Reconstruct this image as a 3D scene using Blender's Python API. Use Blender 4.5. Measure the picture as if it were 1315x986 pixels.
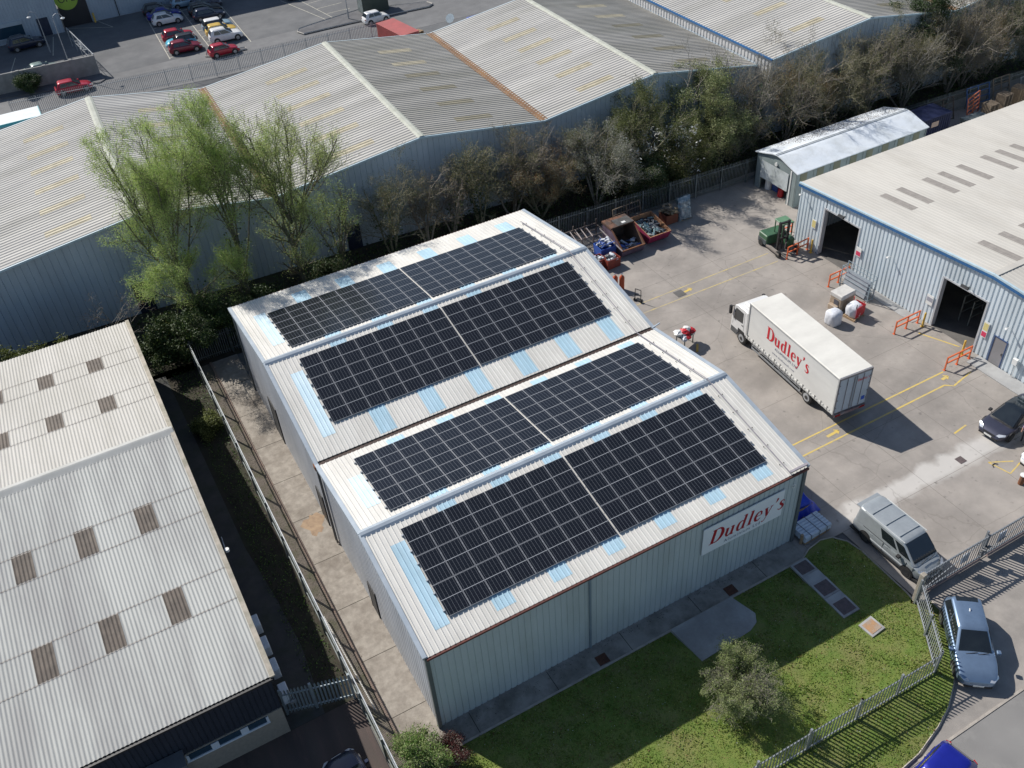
import bpy, math, random
import numpy as np
from mathutils import Vector, Matrix, Euler
R_ = math.radians
for o in list(bpy.data.objects): bpy.data.objects.remove(o)
S = bpy.context.scene
C = S.collection
# ------------------------------------------------------------------ camera
cam = bpy.data.cameras.new('camera'); cob = bpy.data.objects.new('camera', cam); C.objects.link(cob)
cam.sensor_width = 36; cam.sensor_fit = 'HORIZONTAL'; cam.lens = 1200.68/1315*36
cam.clip_start = .5; cam.clip_end = 3000
cob.location = (-6.3786, -23.6692, 41.498)
cob.rotation_euler = (Matrix.Rotation(-.457807, 3, 'Z') @ Matrix.Rotation(.870361, 3, 'X') @ Matrix.Rotation(-.077942, 3, 'Z')).to_euler()
S.camera = cob
# ------------------------------------------------------------------ light
SUNV = Vector((.49, -1.02, -1.0)).normalized()
el = math.asin(-SUNV.z); az = math.atan2(-SUNV.x, -SUNV.y)
W = bpy.data.worlds.new('World'); S.world = W; W.use_nodes = True
nt = W.node_tree; nt.nodes.clear()
sky = nt.nodes.new('ShaderNodeTexSky'); sky.sky_type = 'NISHITA'; sky.sun_disc = False
sky.sun_elevation = el; sky.sun_rotation = az; sky.air_density = 1.0; sky.dust_density = .6; sky.ozone_density = 1.5
bg = nt.nodes.new('ShaderNodeBackground'); bg.inputs[1].default_value = .082
wo = nt.nodes.new('ShaderNodeOutputWorld'); nt.links.new(sky.outputs[0], bg.inputs[0]); nt.links.new(bg.outputs[0], wo.inputs[0])
sl = bpy.data.lights.new('sun', 'SUN'); sl.energy = 4.6; sl.angle = R_(.5); sl.color = (1, .955, .89)
so = bpy.data.objects.new('sun', sl); C.objects.link(so); so.location = (-20, 60, 80)
so.rotation_euler = SUNV.to_track_quat('-Z', 'Y').to_euler()
S.view_settings.view_transform = 'Standard'; S.view_settings.look = 'None'
S.view_settings.exposure = .26; S.view_settings.gamma = 1; S.view_settings.use_curve_mapping = False
S.render.engine = 'CYCLES'
S.cycles.max_bounces = 5; S.cycles.diffuse_bounces = 3; S.cycles.glossy_bounces = 3; S.cycles.transparent_max_bounces = 6

# ------------------------------------------------------------------ materials
MATS = {}
def M(name, c, c2=None, rough=.75, metal=0., sc=1., lo=.35, hi=.65, bump=0., bsc=30., bd=.02, coat=0., det=5., stretch=None, c3=None, sc3=.15, f3=.6, spec=.5):
    """noise-mixed procedural paint / concrete / metal"""
    if name in MATS: return MATS[name]
    m = bpy.data.materials.new(name); m.use_nodes = True; n = m.node_tree.nodes; l = m.node_tree.links
    b = n['Principled BSDF']; b.inputs['Roughness'].default_value = rough; b.inputs['Metallic'].default_value = metal
    b.inputs['Coat Weight'].default_value = coat; b.inputs['Specular IOR Level'].default_value = spec
    b.inputs['Coat Roughness'].default_value = .06
    if c2 is None: c2 = tuple(x*.82 for x in c)
    tc = n.new('ShaderNodeTexCoord'); mp = n.new('ShaderNodeMapping'); l.new(tc.outputs['Object'], mp.inputs[0])
    if stretch: mp.inputs['Scale'].default_value = stretch
    nz = n.new('ShaderNodeTexNoise'); nz.inputs['Scale'].default_value = sc; nz.inputs['Detail'].default_value = det; nz.inputs['Roughness'].default_value = .62
    l.new(mp.outputs[0], nz.inputs['Vector'])
    cr = n.new('ShaderNodeValToRGB'); cr.color_ramp.elements[0].position = lo; cr.color_ramp.elements[1].position = hi
    cr.color_ramp.elements[0].color = (*c, 1); cr.color_ramp.elements[1].color = (*c2, 1); l.new(nz.outputs[0], cr.inputs[0])
    out = cr.outputs[0]
    if c3:
        n3 = n.new('ShaderNodeTexNoise'); n3.inputs['Scale'].default_value = sc3; n3.inputs['Detail'].default_value = 7; n3.inputs['Roughness'].default_value = .7
        l.new(mp.outputs[0], n3.inputs['Vector'])
        r3 = n.new('ShaderNodeMapRange'); r3.inputs[1].default_value = .45; r3.inputs[2].default_value = .68; r3.inputs[4].default_value = f3
        l.new(n3.outputs[0], r3.inputs[0])
        mx = n.new('ShaderNodeMixRGB'); l.new(r3.outputs[0], mx.inputs[0]); l.new(out, mx.inputs[1]); mx.inputs[2].default_value = (*c3, 1); out = mx.outputs[0]
    l.new(out, b.inputs['Base Color'])
    if bump:
        nb = n.new('ShaderNodeTexNoise'); nb.inputs['Scale'].default_value = bsc; nb.inputs['Detail'].default_value = 4
        l.new(tc.outputs['Object'], nb.inputs['Vector'])
        bp = n.new('ShaderNodeBump'); bp.inputs['Strength'].default_value = bump; bp.inputs['Distance'].default_value = bd
        l.new(nb.outputs[0], bp.inputs['Height']); l.new(bp.outputs[0], b.inputs['Normal'])
    MATS[name] = m; return m

def paint(name, c, metal=.35):
    return M(name, c, tuple(x*.9 for x in c), rough=.34, metal=metal, sc=3, coat=.6)
WHITE = M('white_paint', (.78, .78, .76), (.7, .7, .68), rough=.45, sc=2)
BLACK = M('black_plastic', (.018, .018, .02), (.03, .03, .03), rough=.55, sc=4)
TYRE = M('tyre_rubber', (.02, .02, .021), (.035, .034, .032), rough=.85, sc=6)
RIM = M('alloy', (.55, .56, .58), (.4, .41, .43), rough=.3, metal=.8, sc=6)
DRIM = M('dark_alloy', (.1, .1, .1), (.06, .06, .06), rough=.35, metal=.6, sc=6)
GLASS = M('car_glass', (.012, .016, .02), (.02, .026, .03), rough=.06, sc=1, spec=.7, coat=.5)
LAMP = M('lamp_glass', (.75, .78, .82), (.5, .53, .58), rough=.12, metal=.3, sc=20)
RLAMP = M('rear_lamp', (.45, .015, .02), (.25, .01, .01), rough=.2, sc=10)
CHROME = M('chrome', (.75, .76, .78), (.6, .6, .62), rough=.18, metal=1, sc=10)
PLATEW = M('number_plate', (.8, .8, .76), (.72, .72, .68), rough=.5)
GALV = M('galvanised', (.42, .44, .46), (.3, .32, .34), rough=.5, metal=.55, sc=5)
GALV2 = M('dull_galvanised', (.23, .26, .27), (.13, .15, .15), rough=.6, metal=.4, sc=3, c3=(.12, .13, .09), sc3=1.2)
RUST = M('rust', (.22, .085, .035), (.12, .05, .03), rough=.9, sc=4, c3=(.33, .19, .12), sc3=2)
ORANGE = M('orange_paint', (.75, .16, .05), (.6, .13, .05), rough=.5, sc=5)
YELLOWP = M('yellow_paint', (.72, .46, .06), (.55, .36, .08), rough=.55, sc=5)
RED = M('red_paint', (.55, .02, .03), (.4, .02, .03), rough=.5, sc=3)
REDL = M('red_letter', (.62, .02, .035), (.52, .02, .03), rough=.5, sc=3)
BLUET = M('blue_trim', (.035, .14, .33), (.03, .11, .26), rough=.45, sc=2)
WOOD = M('pallet_wood', (.42, .3, .18), (.3, .2, .12), rough=.85, sc=6, c3=(.2, .15, .11), sc3=3)
INK = M('navy_ink', (.05, .07, .16), (.06, .08, .17), rough=.6)
DARKIN = M('dark_opening', (.012, .012, .014), (.02, .02, .02), rough=.9)

# ------------------------------------------------------------------ mesh builder
class MB:
    def __init__(s, off=(0, 0, 0)):
        s.v = []; s.f = []; s.m = []; s.off = Vector(off)
    def add(s, vs, fs, mi=0):
        b = len(s.v); s.v += [tuple(Vector(v)) for v in vs]; s.f += [tuple(i+b for i in f) for f in fs]; s.m += [mi]*len(fs); return s
    def box(s, x0, x1, y0, y1, z0, z1, mi=0, T=None):
        vs = [Vector((x, y, z)) for z in (z0, z1) for y in (y0, y1) for x in (x0, x1)]
        if T is not None: vs = [T @ v for v in vs]
        return s.add(vs, [(0, 2, 3, 1), (4, 5, 7, 6), (0, 1, 5, 4), (2, 6, 7, 3), (0, 4, 6, 2), (1, 3, 7, 5)], mi)
    def cbox(s, c, sx, sy, sz, rz=0, mi=0, ry=0, rx=0):
        T = Matrix.Translation(c) @ Euler((rx, ry, rz)).to_matrix().to_4x4()
        return s.box(-sx/2, sx/2, -sy/2, sy/2, -sz/2, sz/2, mi, T)
    def rbox(s, x0, x1, y0, y1, z0, z1, r=.03, mi=0, T=None):
        # box with chamfered vertical and top edges
        rings = []
        for z, k in ((z0, 0), (z1-r, 0), (z1, r)):
            rings.append([(x0+k+r, y0+k, z), (x1-k-r, y0+k, z), (x1-k, y0+k+r, z), (x1-k, y1-k-r, z), (x1-k-r, y1-k, z), (x0+k+r, y1-k, z), (x0+k, y1-k-r, z), (x0+k, y0+k+r, z)])
        if T is not None: rings = [[T @ Vector(p) for p in r_] for r_ in rings]
        return s.loft(rings, mi, True, True)
    def beam(s, a, b, w, h=None, mi=0, up=(0, 0, 1)):
        a = Vector(a); b = Vector(b); d = (b-a); L = d.length
        if L < 1e-6: return s
        d /= L; u = Vector(up)
        if abs(d.dot(u)) > .99: u = Vector((1, 0, 0))
        x = d.cross(u).normalized(); y = x.cross(d); h = h or w
        vs = [p + x*sx*w/2 + y*sy*h/2 for p in (a, b) for sx, sy in ((-1, -1), (1, -1), (1, 1), (-1, 1))]
        return s.add(vs, [(0, 1, 2, 3), (7, 6, 5, 4), (0, 4, 5, 1), (1, 5, 6, 2), (2, 6, 7, 3), (3, 7, 4, 0)], mi)
    def tube(s, pts, r, n=8, mi=0, rs=None, cap=True):
        pts = [Vector(p) for p in pts]; rings = []
        for i, p in enumerate(pts):
            d = (pts[min(i+1, len(pts)-1)] - pts[max(i-1, 0)]).normalized()
            u = Vector((0, 0, 1)) if abs(d.z) < .95 else Vector((1, 0, 0))
            x = d.cross(u).normalized(); y = x.cross(d); rr = rs[i] if rs else r
            rings.append([p + (x*math.cos(2*math.pi*k/n) + y*math.sin(2*math.pi*k/n))*rr for k in range(n)])
        return s.loft(rings, mi, cap, cap)
    def loft(s, rings, mi=0, c0=True, c1=True, closed=True):
        b = len(s.v); n = len(rings[0])
        for r in rings: s.v += [tuple(Vector(p)) for p in r]
        k = 0
        for i in range(len(rings)-1):
            for j in range(n if closed else n-1):
                j2 = (j+1) % n
                s.f.append((b+i*n+j, b+i*n+j2, b+(i+1)*n+j2, b+(i+1)*n+j)); s.m.append(mi)
        if c0: s.f.append(tuple(b+j for j in reversed(range(n)))); s.m.append(mi)
        if c1: s.f.append(tuple(b+(len(rings)-1)*n+j for j in range(n))); s.m.append(mi)
        return s
    def prism(s, poly, z0, z1, mi=0, T=None):
        r = [[Vector((x, y, z)) for x, y in poly] for z in (z0, z1)]
        if T is not None: r = [[T @ p for p in q] for q in r]
        return s.loft(r, mi)
    def disc(s, c, ax, r, n=16, mi=0, t=.01):
        c = Vector(c); ax = Vector(ax).normalized(); return s.tube([c-ax*t/2, c+ax*t/2], r, n, mi)
    def corr(s, P0, U, V, N, ul, prof, v0, v1, mi=0, u0=0., nv=1):
        """profiled sheet: ribs run along V, profile prof=[(u fraction, height)...] repeated every pitch; v0,v1 floats or functions of u"""
        pitch, pts = prof; P0 = Vector(P0); U = Vector(U); V = Vector(V); N = Vector(N)
        us = []; k = math.floor(u0/pitch)
        while k*pitch < u0+ul+1e-6:
            for fr, h in pts:
                u = (k+fr)*pitch
                if u0-1e-6 <= u <= u0+ul+1e-6: us.append((u, h))
            k += 1
        if us[0][0] > u0+1e-3: us.insert(0, (u0, us[0][1]))
        if us[-1][0] < u0+ul-1e-3: us.append((u0+ul, us[-1][1]))
        f0 = v0 if callable(v0) else (lambda u: v0); f1 = v1 if callable(v1) else (lambda u: v1)
        b = len(s.v); n = nv+1
        for u, h in us:
            a, c = f0(u), f1(u)
            for i in range(n): s.v.append(tuple(P0 + U*u + V*(a+(c-a)*i/nv) + N*h))
        flip = U.cross(V).dot(N) < 0
        for i in range(len(us)-1):
            for j in range(nv):
                q = (b+i*n+j, b+(i+1)*n+j, b+(i+1)*n+j+1, b+i*n+j+1)
                s.f.append(tuple(reversed(q)) if flip else q); s.m.append(mi)
        return s
    def build(s, name, mats, parent=None, smooth=False, label=None, kind=None, local=True):
        if not isinstance(mats, (list, tuple)): mats = [mats]
        me = bpy.data.meshes.new(name); off = s.off
        me.from_pydata([tuple(Vector(v)-off) for v in s.v], [], s.f)
        for m in mats: me.materials.append(m)
        me.polygons.foreach_set('material_index', s.m)
        if smooth:
            me.shade_smooth()
            if smooth is not True: me.set_sharp_from_angle(angle=R_(smooth))
        me.update()
        o = bpy.data.objects.new(name, me); C.objects.link(o)
        if parent is not None: o.parent = parent
        if parent is None and tuple(off) != (0, 0, 0): o.location = off
        if label: o['label'] = label
        if kind: o['kind'] = kind
        return o
def thing(name, label, cat, loc=(0, 0, 0), rz=0, group=None):
    o = bpy.data.objects.new(name, None); C.objects.link(o); o.location = loc; o.rotation_euler = (0, 0, rz)
    o.empty_display_size = .3
    o['label'] = label; o['category'] = cat
    if group: o['group'] = group
    return o
def tag(o, label, cat, group=None):
    o['label'] = label; o['category'] = cat
    if group: o['group'] = group
    return o
def dup(root, loc, rz, label, group=None):
    r = root.copy(); C.objects.link(r); r.location = loc; r.rotation_euler = (0, 0, rz); r['label'] = label
    if group: r['group'] = group
    for ch in root.children:
        c = ch.copy(); C.objects.link(c); c.parent = r
        for g in ch.children:
            d = g.copy(); C.objects.link(d); d.parent = c
    return r
def struct(name, mb, mats, smooth=False):
    o = mb.build(name, mats, smooth=smooth); o['kind'] = 'structure'; return o
def npmesh(name, V, F, mats, mi=None, parent=None, k=None):
    """fast mesh from numpy arrays, F (n,k)"""
    me = bpy.data.meshes.new(name); k = F.shape[1]
    me.vertices.add(len(V)); me.vertices.foreach_set('co', V.astype(np.float32).ravel())
    me.loops.add(F.size); me.loops.foreach_set('vertex_index', F.astype(np.int32).ravel())
    me.polygons.add(len(F)); me.polygons.foreach_set('loop_start', np.arange(0, F.size, k, dtype=np.int32))
    for m in mats: me.materials.append(m)
    if mi is not None: me.polygons.foreach_set('material_index', mi.astype(np.int32))
    me.update(calc_edges=True); me.validate()
    o = bpy.data.objects.new(name, me); C.objects.link(o)
    if parent is not None: o.parent = parent
    return o
def trap(p, d, a=.10, b=.45):   # raised narrow ribs
    return (p, [(0, 0), (.5-a-.12, 0), (.5-a, d), (.5+a, d), (.5+a+.12, 0)])
def wallprof(p, d):   # wide flats, narrow recessed grooves
    return (p, [(0, 0), (.70, 0), (.76, -d), (.92, -d), (.98, 0)])
def sine(p, d, n=6):
    return (p, [(i/n, d*.5*(1+math.cos(2*math.pi*i/n))) for i in range(n)])
# ------------------------------------------------------------------ ground
def sheet(name, poly, z, mat, cuts=0):
    mb = MB(); mb.add([(x, y, z) for x, y in poly], [tuple(range(len(poly)))]); return struct(name, mb, mat)
ASPH = M('asphalt', (.115, .118, .122), (.165, .166, .168), rough=.92, sc=.35, det=12, bump=.3, bsc=60, c3=(.085, .088, .092), sc3=.06, f3=.8)
ASPH2 = M('worn_asphalt', (.17, .165, .16), (.125, .125, .125), rough=.92, sc=.5, det=12, bump=.3, bsc=50, c3=(.23, .22, .205), sc3=.12, f3=.7)
def yardmat():
    m = M('yard_concrete', (.37, .335, .302), (.255, .234, .213), rough=.9, sc=.55, det=14, lo=.3, hi=.72, bump=.25, bsc=45, c3=(.2, .182, .165), sc3=.14, f3=.85)
    n = m.node_tree.nodes; l = m.node_tree.links; b = n['Principled BSDF']; src = b.inputs['Base Color'].links[0].from_socket
    tc = next(x for x in n if x.type == 'TEX_COORD'); sp = n.new('ShaderNodeSeparateXYZ'); l.new(tc.outputs['Object'], sp.inputs[0])
    def mth(op, *a):
        q = n.new('ShaderNodeMath'); q.operation = op
        for i, v in enumerate(a):
            if isinstance(v, (int, float)): q.inputs[i].default_value = v
            else: l.new(v, q.inputs[i])
        return q.outputs[0]
    nz = n.new('ShaderNodeTexNoise'); nz.inputs['Scale'].default_value = .7; nz.inputs['Detail'].default_value = 8; l.new(tc.outputs['Object'], nz.inputs['Vector'])
    # pale dusty drag mark crossing the yard, a stain with a shape of its own
    yy = mth('ABSOLUTE', mth('SUBTRACT', mth('SUBTRACT', sp.outputs[1], -.45), mth('MULTIPLY', mth('SUBTRACT', nz.outputs[0], .5), 1.5)))
    w = mth('SUBTRACT', 1, mth('DIVIDE', yy, .95)); w = mth('MAXIMUM', w, 0); w = mth('MULTIPLY', w, mth('MULTIPLY', nz.outputs[0], 2.2))
    x0 = mth('MINIMUM', mth('MAXIMUM', mth('DIVIDE', mth('SUBTRACT', sp.outputs[0], 23.5), 4), 0), 1)
    w = mth('MINIMUM', mth('MULTIPLY', w, x0), .62)
    mx = n.new('ShaderNodeMixRGB'); l.new(w, mx.inputs[0]); l.new(src, mx.inputs[1]); mx.inputs[2].default_value = (.62, .6, .57, 1)
    # cast joints between the slabs
    def joint(o, step, off):
        fr = mth('FRACT', mth('DIVIDE', mth('ADD', o, off), step)); return mth('LESS_THAN', fr, .03/step)
    j = mth('MAXIMUM', joint(sp.outputs[0], 4.6, .7), joint(sp.outputs[1], 5.2, 1.1))
    vr = n.new('ShaderNodeTexVoronoi'); vr.feature = 'DISTANCE_TO_EDGE'; vr.inputs['Scale'].default_value = .16
    dn = n.new('ShaderNodeTexNoise'); dn.inputs['Scale'].default_value = 1.3; dn.inputs['Detail'].default_value = 5; l.new(tc.outputs['Object'], dn.inputs['Vector'])
    vm = n.new('ShaderNodeMixRGB'); vm.inputs[0].default_value = .35; vm.blend_type = 'ADD'; l.new(tc.outputs['Object'], vm.inputs[1]); l.new(dn.outputs['Color'], vm.inputs[2]); l.new(vm.outputs[0], vr.inputs['Vector'])
    j = mth('MAXIMUM', j, mth('MULTIPLY', mth('LESS_THAN', vr.outputs['Distance'], .0035), .38))
    m2 = n.new('ShaderNodeMixRGB'); l.new(mth('MULTIPLY', j, .6), m2.inputs[0]); l.new(mx.outputs[0], m2.inputs[1]); m2.inputs[2].default_value = (.12, .105, .09, 1)
    # small dark spots of oil and rubber
    vo = n.new('ShaderNodeTexNoise'); vo.inputs['Scale'].default_value = 2.1; vo.inputs['Detail'].default_value = 2; l.new(tc.outputs['Object'], vo.inputs['Vector'])
    sp2 = mth('MULTIPLY', mth('MAXIMUM', mth('SUBTRACT', vo.outputs[0], .66), 0), 4.5)
    m3 = n.new('ShaderNodeMixRGB'); l.new(sp2, m3.inputs[0]); l.new(m2.outputs[0], m3.inputs[1]); m3.inputs[2].default_value = (.1, .09, .085, 1)
    l.new(m3.outputs[0], b.inputs['Base Color']); return m
YARD = yardmat()
PATH = M('path_concrete', (.35, .315, .27), (.25, .222, .19), rough=.92, sc=2.6, det=15, lo=.36, hi=.64, bump=.35, bsc=30, c3=(.16, .135, .11), sc3=.55, f3=.8)
SLAB = M('slab_concrete', (.4, .4, .39), (.3, .3, .3), rough=.92, sc=.8, det=12, bump=.3, bsc=30, c3=(.2, .19, .18), sc3=.5)
KERB = M('kerb_stone', (.42, .38, .33), (.3, .27, .24), rough=.9, sc=2.5, bump=.3)
SOIL = M('soil', (.05, .042, .03), (.03, .026, .02), rough=1, sc=1.5, bump=.6, c3=(.035, .05, .02), sc3=.8)
GRAVEL = M('gravel', (.24, .205, .17), (.11, .095, .08), rough=1, sc=9, det=8, lo=.3, hi=.7, bump=.8, bsc=25, c3=(.08, .09, .04), sc3=.8, f3=.8)
GRASS = M('grass', (.1, .165, .024), (.165, .2, .045), rough=.95, sc=1.6, det=12, bump=.8, bsc=22, bd=.05, c3=(.2, .17, .075), sc3=.6, f3=.7)
PAVE = M('block_paving', (.095, .07, .062), (.04, .034, .034), rough=.9, sc=2.2, stretch=(1, .18, 1), bump=.4, c3=(.14, .11, .09), sc3=1.1, f3=.5)
LINEY = M('yellow_line', (.68, .48, .09), (.58, .44, .13), rough=.7, sc=2, det=10, lo=.35, hi=.6, c3=(.4, .34, .24), sc3=3.5, f3=.8)
LINEW = M('white_line', (.58, .55, .45), (.42, .4, .33), rough=.7, sc=2, det=10, c3=(.2, .2, .19), sc3=3, f3=.7)

gb = MB(); gb.add([(-900, -900, -.06), (900, -900, -.06), (900, 900, -.06), (-900, 900, -.06)], [(0, 1, 2, 3)]); struct('ground', gb, ASPH)
sheet('yard', [(21.9, -1.1), (24.75, -1.1), (24.75, -6.35), (60, -6.35), (60, 24), (92, 24), (92, 34.6), (21.9, 34.6)], 0, YARD)
sheet('side_path', [(-1.9, -1.25), (0, -1.25), (0, 34.6), (-1.9, 34.6)], .02, PATH)
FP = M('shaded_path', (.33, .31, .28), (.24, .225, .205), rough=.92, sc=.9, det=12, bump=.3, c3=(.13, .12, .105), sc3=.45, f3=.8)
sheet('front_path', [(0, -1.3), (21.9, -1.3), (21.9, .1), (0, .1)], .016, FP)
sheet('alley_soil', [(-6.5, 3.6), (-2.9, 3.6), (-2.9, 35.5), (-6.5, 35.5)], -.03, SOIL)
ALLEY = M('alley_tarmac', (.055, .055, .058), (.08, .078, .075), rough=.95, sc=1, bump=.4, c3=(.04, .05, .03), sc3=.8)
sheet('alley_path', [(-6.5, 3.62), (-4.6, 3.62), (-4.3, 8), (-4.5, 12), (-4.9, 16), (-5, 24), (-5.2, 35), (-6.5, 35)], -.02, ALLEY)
sheet('gravel_strip', [(-2.9, -3), (-2.05, -3), (-2.05, 34.6), (-2.9, 34.6)], -.01, GRAVEL)
sheet('front_paving', [(-40, -12.5), (-2.95, -12.5), (-2.95, 3.6), (-40, 3.6)], -.02, PAVE)
sheet('rear_soil', [(-60, 34.6), (110, 34.6), (110, 46), (-60, 46)], -.03, SOIL)
APR = M('apron_concrete', (.34, .31, .28), (.25, .23, .21), rough=.92, sc=.7, det=14, bump=.3, bsc=40, c3=(.2, .185, .17), sc3=.25, f3=.7)
sheet('entrance_apron', [(12, -12.9), (60, -12.45), (60, -6.36), (12, -6.36)], -.035, APR)
ROADM = M('road_surface', (.235, .228, .218), (.18, .175, .17), rough=.92, sc=1.2, det=14, bump=.35, bsc=60, c3=(.3, .29, .275), sc3=.3, f3=.6)
sheet('road', [(-80, -40), (80, -40), (80, -12.45), (12, -12.9), (-80, -13.6)], -.042, ROADM)
k = MB()
k.beam((18, -12.8, -.035), (60, -12.42, -.035), .12, .05)
struct('road_edging', k, KERB)
# kerbs: side path, front path, curved entrance verge
k = MB(); k.box(-2.05, -1.9, -1.3, 34.6, -.05, .09); struct('side_kerb', k, M('red_kerb', (.27, .19, .15), (.2, .16, .13), rough=.9, sc=2, bump=.3))
k = MB(); k.box(-1.9, 21.6, -1.42, -1.3, -.05, .05); struct('front_kerb', k, KERB)
k = MB()
for i in range(9): k.box(-1.88, -.01, 1.6+i*3.7, 1.63+i*3.7, .0, .0235)
for i in range(5): k.box(1.5+i*4.4, 1.53+i*4.4, -1.28, -.08, .0, .0195)
struct('path_joints', k, SOIL)
lawn_edge = [(-1.9, -1.42), (21.4, -1.42), (22.3, -1.0), (23.3, -.85), (24.0, -1.05), (24.5, -1.7), (24.68, -2.6), (24.6, -5.9), (24.5, -6.5)]
verge = [(25.25, -7.0), (25.2, -7.9), (24.6, -8.9), (23.5, -9.9), (22.4, -10.85), (21.2, -11.6), (20, -12.1), (18.2, -12.6), (15, -12.95), (8, -13.3), (-2, -13.5)]
k = MB(); k.tube([(x, y, .03) for x, y in verge], .075, 4); struct('verge_kerb', k, KERB)
k = MB(); k.tube([(x, y, .03) for x, y in lawn_edge[1:]], .05, 4); struct('lawn_kerb', k, KERB)
poly = lawn_edge + verge + [(-2.9, -13.5), (-2.9, -1.42)]
# lawn as a gently uneven grid clipped to its outline
def inside(x, y, P):
    c = False; j = len(P)-1
    for i in range(len(P)):
        if (P[i][1] > y) != (P[j][1] > y) and x < (P[j][0]-P[i][0])*(y-P[i][1])/(P[j][1]-P[i][1])+P[i][0]: c = not c
        j = i
    return c
import bmesh
def lawn():
    bm = bmesh.new(); bm.faces.new([bm.verts.new((x, y, .02)) for x, y in poly])
    for ax, lo, hi in ((0, -3, 26), (1, -14, 0)):
        v = lo
        while v < hi:
            co = (v, 0, 0) if ax == 0 else (0, v, 0); no = (1, 0, 0) if ax == 0 else (0, 1, 0)
            bmesh.ops.bisect_plane(bm, geom=bm.verts[:]+bm.edges[:]+bm.faces[:], plane_co=co, plane_no=no); v += .5
    from mathutils import noise
    for v in bm.verts:
        e = min(1, max(0, (-1.42-v.co.y)/2)) * min(1, max(0, (24.5-v.co.x)/1.5)) if v.co.y > -9.8 else max(0, min(1, (v.co.y+13)/3))
        v.co.z += .22*e + .05*noise.noise(v.co*.8)*min(1, e*2)
    bmesh.ops.triangulate(bm, faces=bm.faces[:])
    me = bpy.data.meshes.new('lawn'); bm.to_mesh(me); bm.free(); me.materials.append(GRASS); me.shade_smooth()
    o = bpy.data.objects.new('lawn', me); C.objects.link(o); o['kind'] = 'structure'
lawn()
def lawn_z(x, y):
    if y > -9.8: e = min(1, max(0, (-1.42-y)/2)) * min(1, max(0, (24.5-x)/1.5))
    else: e = max(0, min(1, (y+13)/3))
    return .02+.22*e
# concrete slab and inspection covers set in the lawn
def lawn_piece(name, label, cat, pts, z, mat, frame=None):
    mb = MB(off=(pts[0][0], pts[0][1], 0)); mb.prism(pts, -.02, z); o = mb.build(name, mat); tag(o, label, cat); return o
lawn_piece('concrete_slab', 'pale concrete slab in the shaded lawn beside the front wall', 'slab', [(12.6, -1.43), (16.5, -1.43), (16.9, -2.9), (16.6, -3.35), (16.0, -3.6), (12.8, -3.75)], .27, SLAB)
COVER = M('cover_metal', (.13, .10, .10), (.09, .07, .07), rough=.8, sc=6, bump=.5)
def cover(x0, x1, y0, y1, z, label, rust=False, group=None, rz=0):
    t = thing('inspection_cover', label, 'cover', ((x0+x1)/2, (y0+y1)/2, z-.12), rz, group)
    a, b = (x1-x0)/2, (y1-y0)/2
    MB().box(-a, a, -b, b, 0, .12).build('surround', SLAB, t)
    MB().box(-a+.12, a-.12, -b+.12, b-.12, .1, .135).build('lid', M('rusty_lid', (.42, .24, .12), (.3, .2, .13), rough=.9, sc=3, c3=(.4, .37, .33), sc3=2) if rust else COVER, t)
cover(20.5, 21.6, -2.45, -1.5, .29, 'dark inspection cover in the shaded lawn, nearest the warehouse front path')
cover(20.5, 21.6, -4.1, -3.05, .31, 'dark inspection cover, middle one of three in line on the shaded lawn')
cover(20.5, 21.6, -5.5, -4.45, .32, 'dark inspection cover farthest from the warehouse in the line of three')
for y0, y1, l in ((-3.04, -2.46, 'pale concrete strip between the first and second dark covers'), (-4.44, -4.11, 'narrow broken concrete strip between the second and third dark covers')):
    lawn_piece('concrete_strip', l, 'slab', [(20.5, y0), (21.6, y0), (21.6, y1), (20.5, y1)], .295, SLAB)
cover(20.85, 21.8, -7.05, -6.15, .31, 'square concrete manhole with a rusty orange lid on the sunlit grass', True, rz=.1)
for x, y, l in ((8.7, -.95, 'small brown drain grating in the front path beneath the downpipe'), (16.9, -.95, 'small brown drain grating in the front path near the concrete slab')):
    o = MB(off=(x, y, .03)); o.box(x-.3, x+.3, y-.28, y+.28, .016, .05)
    for i in range(5): o.box(x-.26, x+.26, y-.24+i*.11, y-.2+i*.11, .05, .062)
    tag(o.build('drain_grating', M('rusty_grate', (.12, .05, .03), (.07, .035, .025), rough=.9, sc=6)), l, 'grating')
for x, y, w_, l in ((31.35, 22.8, .75, 'grey square manhole cover between the yellow walkway lines'), (34.7, -.6, .5, 'small grey drain cover on the pale dusty streak in the yard')):
    o = MB(off=(x, y, 0)); o.box(x-w_/2, x+w_/2, y-w_/2, y+w_/2, 0, .018); tag(o.build('manhole_cover', COVER if w_ < .6 else M('grey_cover', (.13, .125, .12), (.1, .095, .09))), l, 'manhole cover')
# painted lines
def line(mb, a, b, w, z): mb.add([(a[0]+dx, a[1]+dy, z) for a, dx, dy in ()], []) if 0 else mb.beam((a[0], a[1], z), (b[0], b[1], z), w, .004)
ly = MB()
for a, b in (((27.0, 5.72), (40.3, 5.72)), ((26.9, 4.66), (39.3, 4.72)), ((39.3, 4.72), (39.75, 4.35)), ((39.75, 4.35), (41.8, 4.75)),
             ((42.2, 9.6), (43.3, 7.0)), ((36.2, 1.2), (37.4, 1.35))):
    line(ly, a, b, .11, .004)
for p, q in (((39.6, 5.2), (40.2, 5.25)), ((29.5, 5.15), (30.5, 5.2)), ((31.7, 22.75), (32.5, 22.85))):
    line(ly, p, q, .2, .004); line(ly, (q[0], q[1]), (q[0]-.25, q[1]+.2), .1, .006); line(ly, (q[0], q[1]), (q[0]-.25, q[1]-.2), .1, .006)
for a, b in (((35.9, -1.6), (37.2, -2.3)), ((35.9, -1.6), (36.2, -2.9)), ((36.2, -2.9), (37.4, -2.6))): line(ly, a, b, .08, .004)
struct('yellow_lines', ly, LINEY)
ly = MB()
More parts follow.
